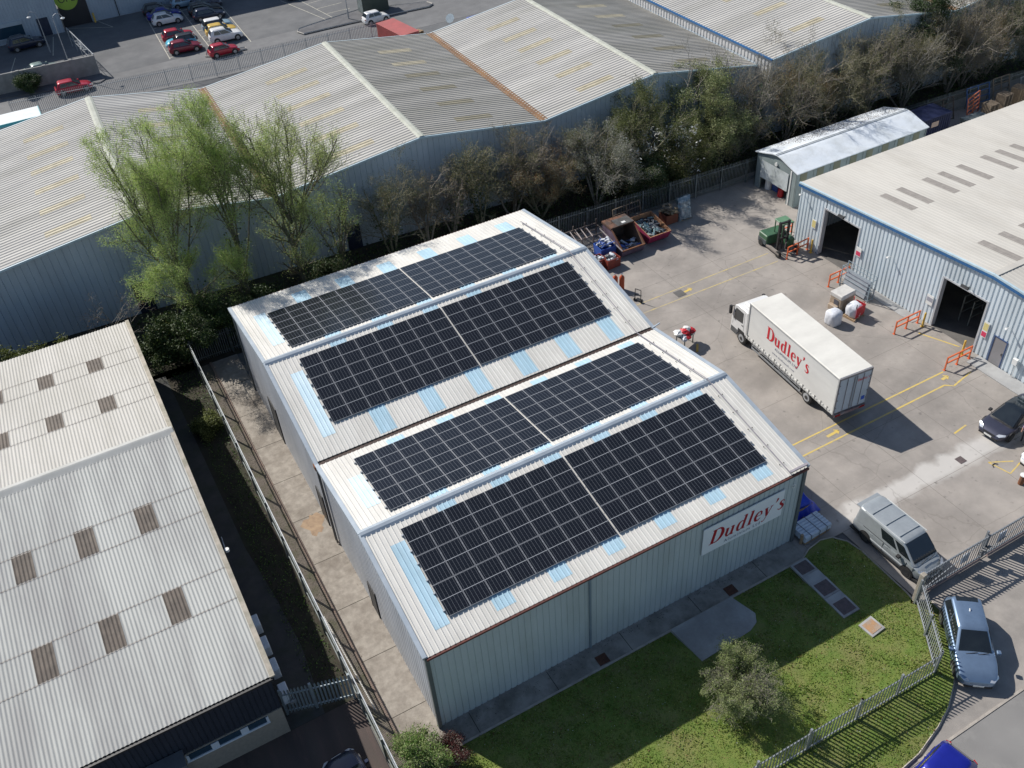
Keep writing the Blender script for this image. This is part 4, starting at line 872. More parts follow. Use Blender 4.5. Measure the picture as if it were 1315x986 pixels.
# sliding entrance gate
gt = thing('entrance_gate', 'wide grey palisade entrance gate with a bolted lower beam across the yard entrance', 'gate', (24.7, -6.4, 0)); GO = (24.7, -6.4, 0)
up = Vector((0, 0, 1)); GG = M('gate_steel', (.3, .32, .34), (.24, .26, .28), rough=.5, metal=.4, sc=4)
for a, b in ((24.8, 29.45), (29.6, 34.3), (34.45, 39.2)):
    mb = MB(off=GO); k = int((b-a)/.2)
    for i in range(k+1):
        x = a+(b-a)*i/k; mb.add([(x-.045, -6.4, .3), (x, -6.42, .3), (x+.045, -6.4, .3), (x-.045, -6.4, 2.0), (x, -6.42, 2.08), (x+.045, -6.4, 2.0)], [(0, 1, 4, 3), (1, 2, 5, 4)])
    mb.build('pales', GG, gt)
    MB(off=GO).box(a-.05, b+.05, -6.4, -6.33, 1.86, 1.95).box(a-.05, b+.05, -6.4, -6.33, .28, .4).box(a-.05, a+.03, -6.4, -6.3, .2, 2.0).box(b-.03, b+.05, -6.4, -6.3, .2, 2.0).beam((a, -6.36, .35), (b, -6.36, 1.9), .04, .04).build('frame', GG, gt)
    MB(off=GO).box(a+.4, b+.0, -6.44, -6.32, .06, .22).build('lower_beam', M('pinkish_primer', (.36, .27, .25), (.26, .2, .19), rough=.7, sc=4), gt)
for x in (29.52, 34.38): MB(off=GO).box(x-.05, x+.05, -6.3, -6.2, 0, 2.25).build('post', GG, gt)
MB(off=GO).tube([(29.3, -6.47, 1.0), (29.3, -6.47, 1.2)], .16, 10).cbox((29.65, -6.5, 1.15), .3, .12, .14).cbox((29.15, -6.5, .95), .3, .12, .12).build('latch', M('latch_black', (.04, .04, .04), (.3, .3, .3), sc=9), gt)
t = thing('gate_post', 'stout timber coloured gate post at the lawn corner where the gate meets the fence', 'post', (24.62, -6.45, 0)); MB().rbox(-.14, .14, -.14, .14, 0, 2.15, .03).build('shaft', M('weathered_post', (.36, .32, .26), (.28, .25, .21), rough=.9, sc=4), t)
for x, z, l in ((28.15, .95, 'pale blue notice nearest the lawn on the entrance gate'), (30.9, 1.0, 'white notice in the middle of the entrance gate'), (33.3, 1.0, 'white notice farthest right on the entrance gate')):
    o = MB(off=(x, -6.3, z)).box(x-.3, x+.3, -6.32, -6.29, z-.3, z+.42); tag(o.build('gate_notice', M('pale_notice', (.55, .62, .72), (.5, .56, .66))), l, 'notice', 'notices on the entrance gate')
# orange barriers and yellow bollards at the doorways
def barrier(loc, L, rz, label, H=1.05):
    t = thing('orange_barrier', label, 'barrier', loc, rz, 'orange barriers by the doorways')
    for x in (0, L/2, L): MB().box(x-.04, x+.04, -.04, .04, 0, H).cbox((x, 0, .01), .18, .18, .02).build('post', ORANGE, t)
    for z in (H, H*.55): MB().beam((-.02, 0, z), (L+.02, 0, z), .08, .08).build('rail', ORANGE, t)
barrier((41.15, 21.95, 0), 2.25, .07, 'orange tubular barrier just in front of the green forklift')
barrier((41.6, 24.9, 0), 2.6, -.02, 'orange barrier half hidden behind the forklift at the corner of the unit')
barrier((41.1, 17.3, 0), 2.0, .03, 'orange barrier between the farther doorway and the mesh stillage')
barrier((40.75, 10.45, 0), 2.3, .02, 'orange barrier left of the nearer doorway')
barrier((40.5, 5.8, 0), 2.3, .0, 'orange barrier right of the nearer doorway, by the grey door')
for x, y, l in ((43.3, 21.6, 'pale yellow bollard left of the farther doorway'), (43.1, 17.45, 'yellow bollard right of the farther doorway behind the stillage'), (43.0, 10.0, 'yellow bollard left of the nearer doorway'), (42.75, 6.35, 'yellow bollard right of the nearer doorway')):
    t = thing('bollard', l, 'bollard', (x, y, 0), 0, 'yellow bollards at the doorways')
    MB().tube([(0, 0, 0), (0, 0, 1.15), (0, 0, 1.2)], .075, 12, rs=[.075, .075, .04]).build('shaft', YELLOWP, t); MB().cbox((0, 0, .015), .22, .22, .03).build('foot', YELLOWP, t)
# ------------------------------------------------------------------ vehicles
KIND = {
 # body top line (fraction of length from the tail, fraction of height), greenhouse: rear base, front base, rear roof, front roof, belt
 'hatch': dict(top=[(0, .40), (.02, .56), (.06, .61), (.3, .615), (.68, .60), (.76, .575), (.88, .52), (.95, .45), (.985, .36), (1, .28)], g=(.025, .735, .13, .50), belt=.605),
 'suv': dict(top=[(0, .42), (.015, .56), (.05, .62), (.3, .63), (.68, .615), (.76, .60), (.9, .55), (.96, .47), (.99, .38), (1, .28)], g=(.02, .73, .10, .49), belt=.615),
 'coupe_suv': dict(top=[(0, .42), (.02, .56), (.06, .62), (.3, .63), (.68, .62), (.76, .60), (.9, .54), (.96, .46), (.99, .38), (1, .28)], g=(.012, .715, .10, .50), belt=.60),
 'saloon': dict(top=[(0, .40), (.02, .60), (.08, .66), (.3, .63), (.66, .62), (.76, .59), (.9, .52), (.96, .45), (.99, .36), (1, .28)], g=(.08, .73, .27, .52), belt=.62),
 'fast': dict(top=[(0, .40), (.02, .58), (.08, .66), (.3, .61), (.66, .58), (.76, .555), (.9, .5), (.96, .43), (.99, .34), (1, .26)], g=(.06, .78, .33, .55), belt=.59),
 'mini': dict(top=[(0, .40), (.02, .56), (.06, .63), (.3, .635), (.7, .62), (.78, .60), (.9, .55), (.96, .46), (.99, .36), (1, .28)], g=(.03, .74, .12, .60), belt=.625),
 'van': dict(top=[(0, .25), (.008, .50), (.03, .54), (.3, .545), (.78, .54), (.86, .50), (.93, .44), (.97, .36), (.99, .27), (1, .2)], g=(.01, .875, .03, .665), belt=.53),
}
def interp(P, x):
    xs = [p[0] for p in P]; return float(np.interp(x, xs, [p[1] for p in P]))
def car(label, loc, deg, kind='hatch', L=4.2, Wd=1.8, H=1.5, col=None, roofcol=None, rim=RIM, detail=1, group=None, roofbars=False, wr=None, sunroof=False, name='parked_car'):
    K = KIND[kind]; t = thing(name, label, 'van' if kind == 'van' else 'car', loc, R_(deg), group)
    col = col; hw = Wd/2; wf = [(0, .66 if kind != 'van' else .84), (.02, .80 if kind != 'van' else .93), (.06, .91 if kind != 'van' else .97), (.14, .98), (.25, 1), (.8, 1), (.9, .95), (.96, .84), (.99, .68), (1, .55)]
    X = lambda f: (f-.5)*L; r = wr or (.315 if H < 1.6 else .345); zb0 = .2 if H < 1.6 else .24
    fx = [0, .006, .02, .05, .09, .15, .22, .3, .4, .5, .6, .68, .74, .8, .86, .91, .95, .975, .99, 1]
    rings = []
    for f in fx:
        w = hw*interp(wf, f); z = H*interp(K['top'], f); z0 = zb0+(.12 if f < .01 or f > .985 else .03 if f < .05 or f > .95 else 0)
        crown = .028 if f < .94 else .01
        half = [(0, z0), (w*.8, z0), (w*.955, z0+.07), (w*.99, z0+.25*(z-z0)), (w, z0+.55*(z-z0)), (w*.985, z0+.78*(z-z0)), (w*.95, z-.045), (w*.885, z-.005), (w*.6, z+crown*.8), (0, z+crown)]
        rings.append([(X(f), y, zz) for y, zz in half]+[(X(f), -y, zz) for y, zz in reversed(half[1:-1])])
    body = MB().loft(rings); bo = body.build('body', col, t, smooth=(True if detail > 1 else 38))
    if detail > 1:
        sm = bo.modifiers.new('round', 'SUBSURF'); sm.levels = 1; sm.render_levels = 2
        for s in (1, -1):
            mb = MB()
            for f in ((.33, .50, .675) if kind != 'van' else (.45, .77, .86)):
                w = hw*interp(wf, f); mb.box(X(f)-.008, X(f)+.008, *sorted((s*(w-.03), s*(w+.002))), zb0+.12, H*K['belt']-.06)
            mb.build('door_seam', BLACK, t)
        mb = MB().beam((X(K['g'][1])+.03, -.45, H*K['belt']+.03), (X(K['g'][1])-.06, .1, H*K['belt']+.1), .025, .02).beam((X(K['g'][1])+.03, .1, H*K['belt']+.03), (X(K['g'][1])-.06, .6, H*K['belt']+.1), .025, .02); mb.build('wiper', BLACK, t)
    # greenhouse shell
    br, bf, rr, rf = K['g']; zb = H*K['belt']; zt = H-.045; gw0 = hw*(.90 if kind != 'van' else .95); gw1 = hw*(.70 if kind not in ('van', 'suv') else (.86 if kind == 'van' else .75))
    def ring(k, inset=0., dz=0.):
        kk = k; x0 = X(br+(rr-br)*kk); x1 = X(bf+(rf-bf)*kk); w = gw0+(gw1-gw0)*kk-inset; z = zb-.04+(zt-zb+.04)*kk+dz; x0 += inset; x1 -= inset
        c = min(.26, w*.45)*(1-.15*kk) if kind != 'van' else .26; out = []
        for cx, cy, a0 in ((x1-c, w-c, 0), (x0+c, w-c, 90), (x0+c, -w+c, 180), (x1-c, -w+c, 270)):
            for a in (0, 30, 60, 90): out.append((cx+c*math.cos(R_(a0+a)), cy+c*math.sin(R_(a0+a)), z))
        return out
    rc = roofcol or col
    gh = MB().loft([ring(0), ring(.35), ring(.7), ring(.93)], 0, False, False); gh.build('pillars', col if kind == 'van' else BLACK if roofcol else col, t, smooth=38)
    rm = MB().loft([ring(.93), ring(1.0, .02), ring(1., .09, .03), ring(1., .35, .05)], 0, False, True); rm.build('roof', rc, t, smooth=60)
    def P(f, k, side, off=.008):   # point on side glass
        x0 = X(br+(rr-br)*k)+.10; x1 = X(bf+(rf-bf)*k)-.10; w = gw0+(gw1-gw0)*k+off; return (x0+(x1-x0)*f, side*w, zb-.04+(zt-zb+.04)*k+.002)
    def sidepatch(f0, f1, k0=.16, k1=.86, nm='side_window'):
        for s in (1, -1):
            q = [P(f0, k0, s), P(f1, k0, s), P(f1, k1, s), P(f0, k1, s)]; mb = MB().add(q, [(0, 1, 2, 3) if s < 0 else (3, 2, 1, 0)]); mb.build(nm, GLASS, t)
    if kind == 'van': sidepatch(.80, .985, .2, .8); sidepatch(.49, .755, .2, .8)
    else:
        sidepatch(.50, .96); sidepatch(.14 if kind in ('hatch', 'suv', 'mini') else .06, .475)
    def endpatch(front, k0, k1, fr, nm):
        q = []
        for k in (k0, (k0+k1)/2, k1):
            x = (X(bf+(rf-bf)*k)+.008) if front else (X(br+(rr-br)*k)-.008); w = (gw0+(gw1-gw0)*k-.14)*fr; z = zb-.04+(zt-zb+.04)*k+.004
            q += [(x, -w, z), (x, w, z)]
        mb = MB().add(q, [(0, 1, 3, 2), (2, 3, 5, 4)] if front else [(1, 0, 2, 3), (3, 2, 4, 5)]); mb.build(nm, GLASS, t)
    endpatch(True, .12, .95, 1.06, 'windscreen')
    if kind != 'van': endpatch(False, .2, .9, 1.0, 'rear_window')
    if sunroof:
        z = zt+.052; MB().box(X(rr)+.35, X(rf)-.35, -gw1+.36, gw1-.36, z-.02, z).build('sunroof', GLASS, t)
    # wheels
    wb0, wb1 = (.195, .805) if kind != 'van' else (.215, .80)
    for f in (wb0, wb1):
        for s in (1, -1):
            w = hw*interp(wf, f); c = Vector((X(f), s*(w-.1), r))
            a = MB().disc((X(f), s*(w-.03), r+.035), (0, 1, 0), r+.055, 24, t=.085); a.build('wheel_arch', BLACK, t)
            ty = MB().tube([c+Vector((0, -.1*1.0, 0)), c+Vector((0, -.09, 0)), c+Vector((0, .125 if s > 0 else .1, 0))] if s > 0 else [c+Vector((0, .1, 0)), c+Vector((0, .09, 0)), c+Vector((0, -.125, 0))], r, 20, rs=[r*.93, r, r*.97])
            wo = ty.build('wheel', TYRE, t, smooth=40)
            MB().disc(c+Vector((0, s*.128, 0)), (0, 1, 0), r*.64, 16, t=.012).build('rim', rim, wo)
    # lights, bumpers, plates, mirrors
    zt1 = H*.40
    for s in (1, -1):
        w = hw
        MB().add([(X(.93), s*w*.93, H*.44), (X(.985), s*w*.70, H*.40), (X(.985), s*w*.48, H*.405), (X(.955), s*w*.55, H*.462), (X(.91), s*w*.90, H*.495)], [(0, 1, 2, 3, 4) if s > 0 else (4, 3, 2, 1, 0)]).build('headlight', LAMP, t)
        MB().cbox((X(.022), s*w*.68, H*.50), .08, w*.24, H*.1, rz=-s*.35).build('tail_light', RLAMP, t)
        MB().rbox(X(.655), X(.70), s*(w+.01) if s > 0 else -w-.2, w+.2 if s > 0 else -w-.01, zb+.0, zb+.13, .02).build('wing_mirror', (BLACK if kind in ('van', 'fast') else rc if rc != GLASS else col), t)
        if detail > 1:
            MB().box(X(.47), X(.51), s*w*.99 if s > 0 else -w*1.004, w*1.004 if s > 0 else -w*.99, zb-.16, zb-.13).box(X(.26), X(.30), s*w*.99 if s > 0 else -w*1.004, w*1.004 if s > 0 else -w*.99, zb-.16, zb-.13).build('door_handle', col, t)
    MB().cbox((X(.995), 0, H*.21), .05, hw*1.3, .12).build('bumper_grille', BLACK, t)
    MB().cbox((X(1)+.012, 0, H*.26), .02, .5, .11).build('number_plate', PLATEW, t)
    if kind == 'van' or detail > 1:
        MB().cbox((X(.985), 0, H*.345), .07, hw*.8, .1, ry=-.4).build('grille', BLACK, t)
    if roofbars:
        mb = MB()
        for s in (1, -1): mb.tube([(X(rr+.05), s*(gw1-.06), zt+.02), (X(rr+.08), s*(gw1-.06), zt+.09), (X(rf-.05), s*(gw1-.06), zt+.09), (X(rf-.02), s*(gw1-.06), zt+.02)], .02, 6)
        mb.build('roof_rail', GALV, t)
    return t
PSIL = paint('paint_silver', (.42, .45, .46)); PBLUES = paint('paint_ice_blue', (.22, .31, .44), .6); PBLUE = paint('paint_blue', (.012, .02, .3)); PDARK = paint('paint_slate', (.07, .072, .105), .5)
PWH = paint('paint_white', (.78, .78, .77), .0); PRED = paint('paint_red', (.42, .012, .03), .2); PDRED = paint('paint_dark_red', (.2, .008, .025), .3); PBLK = paint('paint_black', (.012, .012, .015), .2)
PNAVY = paint('paint_navy', (.012, .02, .05)); PCYAN = paint('paint_cyan', (.08, .45, .62), .1); PYEL = paint('paint_yellow', (.68, .46, .09), .0); PLBL = paint('paint_light_blue', (.3, .43, .52), .2); PGRN = paint('paint_green_grey', (.25, .33, .3), .3); PDGR = paint('paint_emerald', (.01, .12, .1))
ROOFB = paint('paint_roof_black', (.015, .015, .018), .0)
# near the entrance
v = car('silver panel van with black wheels parked beside the shaded lawn', (26.28, -3.55, 0), -89, 'van', 4.97, 1.98, 1.98, PSIL, rim=DRIM, detail=2, wr=.345, name='parked_van')
mb = MB()
for x in (-1.5, -.55, .4): mb.box(x-.02, x+.02, -.72, .72, 1.99, 2.03)
mb.build('roof_bar', PSIL, v)
MB().box(-1.9, .85, .80, .83, 1.93, 1.985).box(-1.9, .85, -.83, -.80, 1.93, 1.985).build('roof_gutter', M('pale_silver', (.6, .62, .62)), v)
MB().box(-2.55, -2.2, -.78, .78, 1.86, 1.9).build('rear_spoiler', PSIL, v)
MB().box(-1.5, 1.2, -.995, -.975, .52, .6).box(-1.5, 1.2, .975, .995, .52, .6).build('side_rub_strip', M('pale_silver', (0, 0, 0)), v)
MB().box(-1.7, .2, .955, .965, 1.02, 1.045).box(-1.7, .2, -.965, -.955, 1.02, 1.045).build('slide_rail', BLACK, v)
MB().box(-2.5, 2.3, -.99, .99, .2, .3).build('sill', BLACK, v)
car('ice blue sport utility car parked outside the entrance gate', (24.5, -9.8, -.035), -128.0, 'coupe_suv', 4.8, 1.98, 1.70, PBLUES, detail=2, sunroof=False)
suv_ = [o_ for o_ in C.objects if o_.get('label', '').startswith('ice blue')][0]
MB().rbox(-4.8*.5+4.8*.10+.03, -4.8*.5+4.8*.10+.32, -.52, .52, 1.66, 1.714, .02).build('roof_glass', GLASS, suv_)
MB().tube([(-1.0, 0, 1.70), (-1.12, 0, 1.78)], .035, 8).build('aerial_fin', WHITE, suv_)
car('bright blue car at the bottom edge on the road beside the curved verge', (17.35, -14.05, -.04), 190, 'hatch', 4.6, 1.9, 1.46, PBLUE, detail=2)
car('dark slate electric saloon with glass roof parked by the unit footway', (39.75, .0, 0), 184, 'fast', 4.72, 1.92, 1.45, PDARK, roofcol=GLASS, rim=DRIM, detail=2)
car('white car cut off by the right edge next to the dark slate saloon', (39.35, -3.35, 0), 181, 'suv', 4.6, 1.88, 1.6, PWH, detail=2)
car('navy hatchback in deep shade at the bottom edge near the alley gate', (-4.75, -1.15, -.02), 95, 'hatch', 4.2, 1.8, 1.48, PNAVY, rim=DRIM)
# car park behind
zc = -.05; G1 = 'cars parked in the rear car park'
for n_, args in enumerate((
 ('dark red hatchback nearest the street in the left column of the car park', (12.5, 99.85, zc), -5, 'hatch', 4.1, 1.76, 1.48, PDRED, None),
 ('bright cyan small car with black roof between two red cars', (12.55, 102.3, zc), 174, 'mini', 3.85, 1.72, 1.42, PCYAN, ROOFB),
 ('bright red hatchback above the cyan car in the car park', (12.75, 104.75, zc), -4, 'hatch', 4.05, 1.74, 1.46, PRED, None),
 ('white hatchback in the left column of the car park', (13.1, 112.1, zc), -4, 'hatch', 4.1, 1.76, 1.5, PWH, None),
 ('royal blue saloon behind the white hatchback in the car park', (13.2, 114.6, zc), -4, 'fast', 4.6, 1.84, 1.42, PBLUE, None),
 ('black hatchback in building shade at the back of the left column', (13.0, 117.1, zc), -4, 'hatch', 4.3, 1.8, 1.5, PBLK, None),
 ('small red hatchback standing by the street end of the right column', (16.25, 95.6, zc), 2, 'hatch', 3.8, 1.68, 1.46, PRED, None),
 ('white sport utility car with roof rails in the right column', (17.9, 100.4, zc), -3, 'suv', 4.3, 1.82, 1.68, PWH, None),
 ('yellow hatchback beyond the white sport utility car', (18.0, 102.9, zc), -4, 'hatch', 4.1, 1.76, 1.48, PYEL, None),
 ('pale blue small car with white sides beyond the yellow one', (18.1, 105.35, zc), -4, 'mini', 4.0, 1.74, 1.45, PLBL, PWH),
 ('dark navy hatchback in the middle of the right column', (18.3, 110.2, zc), -4, 'hatch', 4.3, 1.8, 1.5, PNAVY, None),
 ('black estate car beyond the dark navy hatchback', (18.4, 112.7, zc), -4, 'suv', 4.5, 1.82, 1.55, PBLK, None),
 ('dark grey hatchback at the shaded end of the right column', (19.2, 115.2, zc), -4, 'hatch', 4.3, 1.8, 1.5, PDARK, None),
 ('silver car at the far top end of the right column', (17.0, 117.7, zc), -4, 'hatch', 4.3, 1.8, 1.5, PLBL, None),
 ('dark sport utility car in the shade beneath the ribbed wall, top left', (-4.7, 114.8, zc), 5, 'suv', 4.6, 1.86, 1.66, PNAVY, None),
 ('green grey saloon partly hidden behind the block wall', (-4.2, 103.6, zc), 5, 'saloon', 4.6, 1.8, 1.45, PGRN, None),
 ('red hatchback parked on the street in front of the block wall', (-1.85, 95.2, zc), -2, 'hatch', 4.15, 1.76, 1.5, PRED, None),
 ('little white car on the street beside the traffic island', (36.1, 94.15, zc), 3, 'mini', 3.55, 1.64, 1.48, PWH, None),
 ('dark green car at the top edge in a marked bay', (31.3, 110.6, zc), 5, 'hatch', 4.1, 1.76, 1.48, PDGR, None),
 ('blue hatchback half hidden beyond the grey roof at the top', (46.0, 83.9, zc), 5, 'hatch', 4.1, 1.76, 1.45, PBLUE, None),
 ('second blue car beyond the grey roof, nearer the ridge', (50.2, 84.6, zc), 5, 'hatch', 4.1, 1.76, 1.45, PNAVY, None))):
    lab, loc, dg, kd, l_, w_, h_, c_, rc_ = args
    car(lab, loc, dg, kd, l_, w_, h_, c_, rc_, group=G1 if 12 < loc[0] < 20 else None, roofbars=(kd == 'suv'))
# curtain sided lorry
tk = thing('curtain_side_lorry', 'white curtain sided lorry with red Dudley\'s lettering standing in the yard', 'lorry', (31.55, 5.65, 0), R_(85.4))
CURT = M('curtain_white', (.74, .735, .70), (.66, .655, .63), rough=.5, sc=.9, det=10, stretch=(.4, 1, 1), c3=(.52, .51, .48), sc3=.7, f3=.35)
CABW = paint('cab_white', (.74, .74, .73), 0.); CHAS = M('chassis_grey', (.07, .075, .08), (.12, .12, .12), rough=.7, sc=5)
MB().box(.04, 9.1, -1.25, 1.25, 1.08, 3.86).build('box_body', CURT, tk)
TT = M('lorry_roof', (.74, .72, .66), (.66, .64, .585), rough=.6, sc=.8, det=12, stretch=(1, .4, 1), c3=(.5, .485, .44), sc3=.6, f3=.4)
MB().rbox(0, 9.14, -1.27, 1.27, 3.86, 3.95, .04).build('roof', TT, tk)
mb = MB()
for s in (1, -1):
    mb.box(-.01, 9.15, s*1.265-.02, s*1.265+.02, 3.8, 3.9).box(-.01, 9.15, s*1.265-.03, s*1.265+.03, 1.0, 1.1)
    for x in (0.02, 9.1): mb.box(x-.04, x+.05, s*1.262-.025, s*1.262+.025, 1.05, 3.86)
mb.build('frame_rail', M('lorry_rail', (.5, .5, .48), (.38, .38, .37), rough=.5, sc=4), tk)
for s in (1, -1):
    mb = MB()
    for i in range(15):
        x = .35+i*.6; mb.box(x, x+.4, s*1.275-.015, s*1.275+.015, .98, 1.2); mb.box(x+.17, x+.22, s*1.285-.01, s*1.285+.01, .9, 1.32, 1)
    mb.build('curtain_buckles', [CURT, BLACK], tk)
mb = MB().box(.3, 8.9, -.42, -.3, .78, 1.05).box(.3, 8.9, .3, .42, .78, 1.05)
for i in range(9): mb.box(.5+i, .6+i, -1.2, 1.2, .93, 1.05)
mb.box(4.3, 5.6, .55, 1.15, .45, .95).box(4.3, 5.4, -1.15, -.55, .45, .95); mb.build('chassis', CHAS, tk)
for s in (1, -1): MB().box(3.2, 8.5, s*1.2-.02, s*1.2+.02, .45, .57).box(3.2, 8.5, s*1.2-.02, s*1.2+.02, .75, .87).box(3.2, 3.26, s*1.18-.03, s*1.18+.03, .45, 1.0).box(6, 6.06, s*1.18-.03, s*1.18+.03, .45, 1.0).box(8.44, 8.5, s*1.18-.03, s*1.18+.03, .45, 1.0).build('side_guard', GALV, tk)
for x in (2.55, 9.75):
    for s in (1, -1):
        c = Vector((x, s*1.02, .5)); w = MB().tube([c-Vector((0, .17*s, 0)), c-Vector((0, .13*s, 0)), c+Vector((0, .13*s, 0)), c+Vector((0, .17*s, 0))], .5, 24, rs=[.44, .5, .5, .44]).build('wheel', TYRE, tk, smooth=40)
        MB().disc(c+Vector((0, s*.165, 0)), (0, 1, 0), .3, 20, t=.03).build('rim', M('steel_rim', (.4, .41, .42), (.28, .29, .3), rough=.5), w); MB().disc(c+Vector((0, s*.19, 0)), (0, 1, 0), .13, 12, t=.05).build('hub', DRIM, w)
        if x < 5: MB().box(x-.6, x+.6, s*.8-.25, s*.8+.3, 1.0, 1.04).build('mudguard', BLACK, tk)
cp = [(9.28, .55), (9.28, 2.5), (9.34, 2.86), (9.7, 2.95), (10.5, 2.9), (10.78, 2.75), (10.95, 2.05), (11.08, 1.5), (11.1, .6), (11.0, .45), (10.3, .45), (10.25, .95), (9.95, 1.12), (9.55, 1.12), (9.3, .9)]
MB().loft([[(x, y, z) for x, z in [((px-10.1)*k+10.1, (pz-1.7)*k+1.7) for px, pz in cp]] for y, k in ((-1.2, .965), (-1.14, 1), (1.14, 1), (1.2, .965))]).build('cab', CABW, tk, smooth=35)
MB().add([(10.81, -1.02, 2.72), (10.81, 1.02, 2.72), (10.985, 1.05, 2.0), (11.06, 1.05, 1.68), (11.06, -1.05, 1.68), (10.985, -1.05, 2.0)], [(0, 1, 2, 5), (5, 2, 3, 4)]).build('windscreen', GLASS, tk)
for s in (1, -1):
    q = [(9.75, s*1.207, 1.75), (10.8, s*1.207, 1.62), (10.72, s*1.207, 2.35), (10.6, s*1.207, 2.62), (9.75, s*1.207, 2.62)]
    MB().add(q, [(0, 1, 2, 3, 4) if s < 0 else (4, 3, 2, 1, 0)]).build('side_window', GLASS, tk)
    MB().box(10.95, 11.1, s*1.36-.09, s*1.36+.09, 1.95, 2.6).beam((10.9, s*1.2, 2.6), (11.02, s*1.36, 2.55), .04, .04).build('wing_mirror', BLACK, tk)
    MB().cbox((11.1, s*.95, .78), .05, .36, .2).build('headlight', LAMP, tk)
    MB().box(9.5, 10.2, s*1.19-.02, s*1.19+.03, .96, 1.14).box(9.25, 9.45, s*1.1-.08, s*1.1+.1, .5, .95).build('mudguard', BLACK, tk)
for s in (1, -1):
    mb = MB()
    for x_ in (9.62, 10.86): mb.box(x_-.01, x_+.01, *sorted((s*1.195, s*1.206)), 1.15, 2.7)
    mb.build('door_seam', BLACK, tk)
    MB().box(10.3, 11.0, *sorted((s*1.14, s*1.215)), .45, .9).build('cab_step', CHAS, tk)
    MB().box(9.7, 9.85, *sorted((s*1.2, s*1.23)), 1.55, 1.6).build('door_handle', BLACK, tk)
MB().rbox(9.35, 10.3, -.85, .85, 2.9, 3.18, .1).build('roof_deflector', CABW, tk)
MB().box(11.08, 11.13, -1.1, 1.1, .42, .72).box(11.06, 11.1, -.8, .8, .95, 1.4).build('bumper', CHAS, tk)
MB().box(-.03, .03, -1.2, -.02, 1.1, 3.75).box(-.03, .03, .02, 1.2, 1.1, 3.75).build('rear_door', M('rear_door', (.5, .55, .6), (.44, .49, .53), rough=.45, sc=1), tk)
mb = MB()
for y in (-.62, -.1, .1, .62): mb.tube([(-.06, y, 1.15), (-.06, y, 3.72)], .02, 6)
for y in (-1.2, 1.2):
    for z in (1.5, 2.1, 2.7, 3.3): mb.box(-.06, .04, y-.07, y+.07, z, z+.09)
mb.box(-.05, .05, -1.27, -1.19, 1.0, 3.9).box(-.05, .05, 1.19, 1.27, 1.0, 3.9).box(-.05, .05, -1.27, 1.27, 3.76, 3.92); mb.build('door_gear', M('door_gear', (.28, .26, .27), (.2, .19, .19), rough=.6), tk)
MB().box(-.12, 0, -1.2, 1.2, .82, 1.0).build('rear_bumper', M('maroon_bar', (.2, .08, .08), (.3, .28, .27), rough=.6, sc=3), tk)
for s in (1, -1): MB().box(-.13, -.1, s*.95-.2, s*.95+.2, .84, .98).build('tail_light', RLAMP, tk)
MB().box(-.05, -.032, -1.05, -.8, 1.45, 1.75).build('sticker', M('blue_sticker', (.03, .1, .5)), tk)
T = plane_T((7.1, 1.262, 2.35), (-1, 0, 0), (0, 0, 1)); mb, wd = serif_word("Dudley's", T, .98, sx=.80); mb.build('lettering', REDL, tk)
sans('ALUMINIUM LTD', plane_T((6.1, 1.264, 1.98), (-1, 0, 0), (0, 0, 1)), .2, INK, tk, space=1.15)
sans('www.dudleysali.com', plane_T((6.3, 1.264, 1.58), (-1, 0, 0), (0, 0, 1)), .16, INK, tk, space=1.25)
T = plane_T((7.1-5.0, -1.262, 2.35), (1, 0, 0), (0, 0, 1)); mb, wd = serif_word("Dudley's", T, .98, sx=.80); mb.build('lettering', REDL, tk)
T = plane_T((-.05, -.2, 3.2), (0, -1, 0), (0, 0, 1)); mb, wd = serif_word("Dudley's", T, .2, sx=.8); mb.build('lettering', REDL, tk)
# ------------------------------------------------------------------ goods and machines in the yard
rnd = random.Random(11)
def junk(mb, x0, x1, y0, y1, z0, z1, n, s=(.15, .5), mis=1):
    for i in range(n):
        if i % 3 == 0:      # a crumpled bag
            cx, cy, cz, r0 = rnd.uniform(x0, x1), rnd.uniform(y0, y1), rnd.uniform(z0, z1), rnd.uniform(.09, .2); ph = rnd.uniform(0, 6)
            mb.loft([[(cx+r0*k*math.cos(a)*(1+.3*math.sin(3*a+ph)), cy+r0*k*math.sin(a)*(1+.25*math.sin(2*a+ph)), cz+r0*dz+.03*math.sin(5*a)) for a in [q*math.pi/5 for q in range(10)]] for k, dz in ((.4, -.5), (1., -.2), (.9, .25), (.35, .5))], rnd.randrange(mis)); continue
        a, b, c = rnd.uniform(*s)*1.3, rnd.uniform(*s)*.35, rnd.uniform(.02, .1)
        mb.cbox((rnd.uniform(x0, x1), rnd.uniform(y0, y1), rnd.uniform(z0, z1)), a, b, c, rnd.uniform(0, 3), rnd.randrange(mis), rnd.uniform(-.4, .4), rnd.uniform(-.4, .4))
SCRAPW = M('scrap_white', (.62, .63, .66), (.45, .5, .58), rough=.5, sc=5); SCRAPB = M('scrap_blue', (.06, .12, .4), (.05, .1, .3), rough=.5, sc=4); SCRAPG = M('scrap_grey', (.25, .26, .27), (.16, .17, .18), rough=.5, sc=5)
def open_bin(name, label, cat, loc, rz, sx, sy, H, mat, flare=.0, wt=.05, group=None):
    t = thing(name, label, cat, loc, rz, group); mb = MB(); a, b = sx/2, sy/2
    out0 = [(-a, -b), (a, -b), (a, b), (-a, b)]; f = 1+flare
    mb.loft([[(x, y, .05) for x, y in out0], [(x*f, y*f, H) for x, y in out0], [((x-wt*(1 if x > 0 else -1))*f, (y-wt*(1 if y > 0 else -1))*f, H) for x, y in out0], [(x-wt*(1 if x > 0 else -1), y-wt*(1 if y > 0 else -1), .12) for x, y in out0]], 0, True, True)
    mb.build('tub', mat, t)
    return t
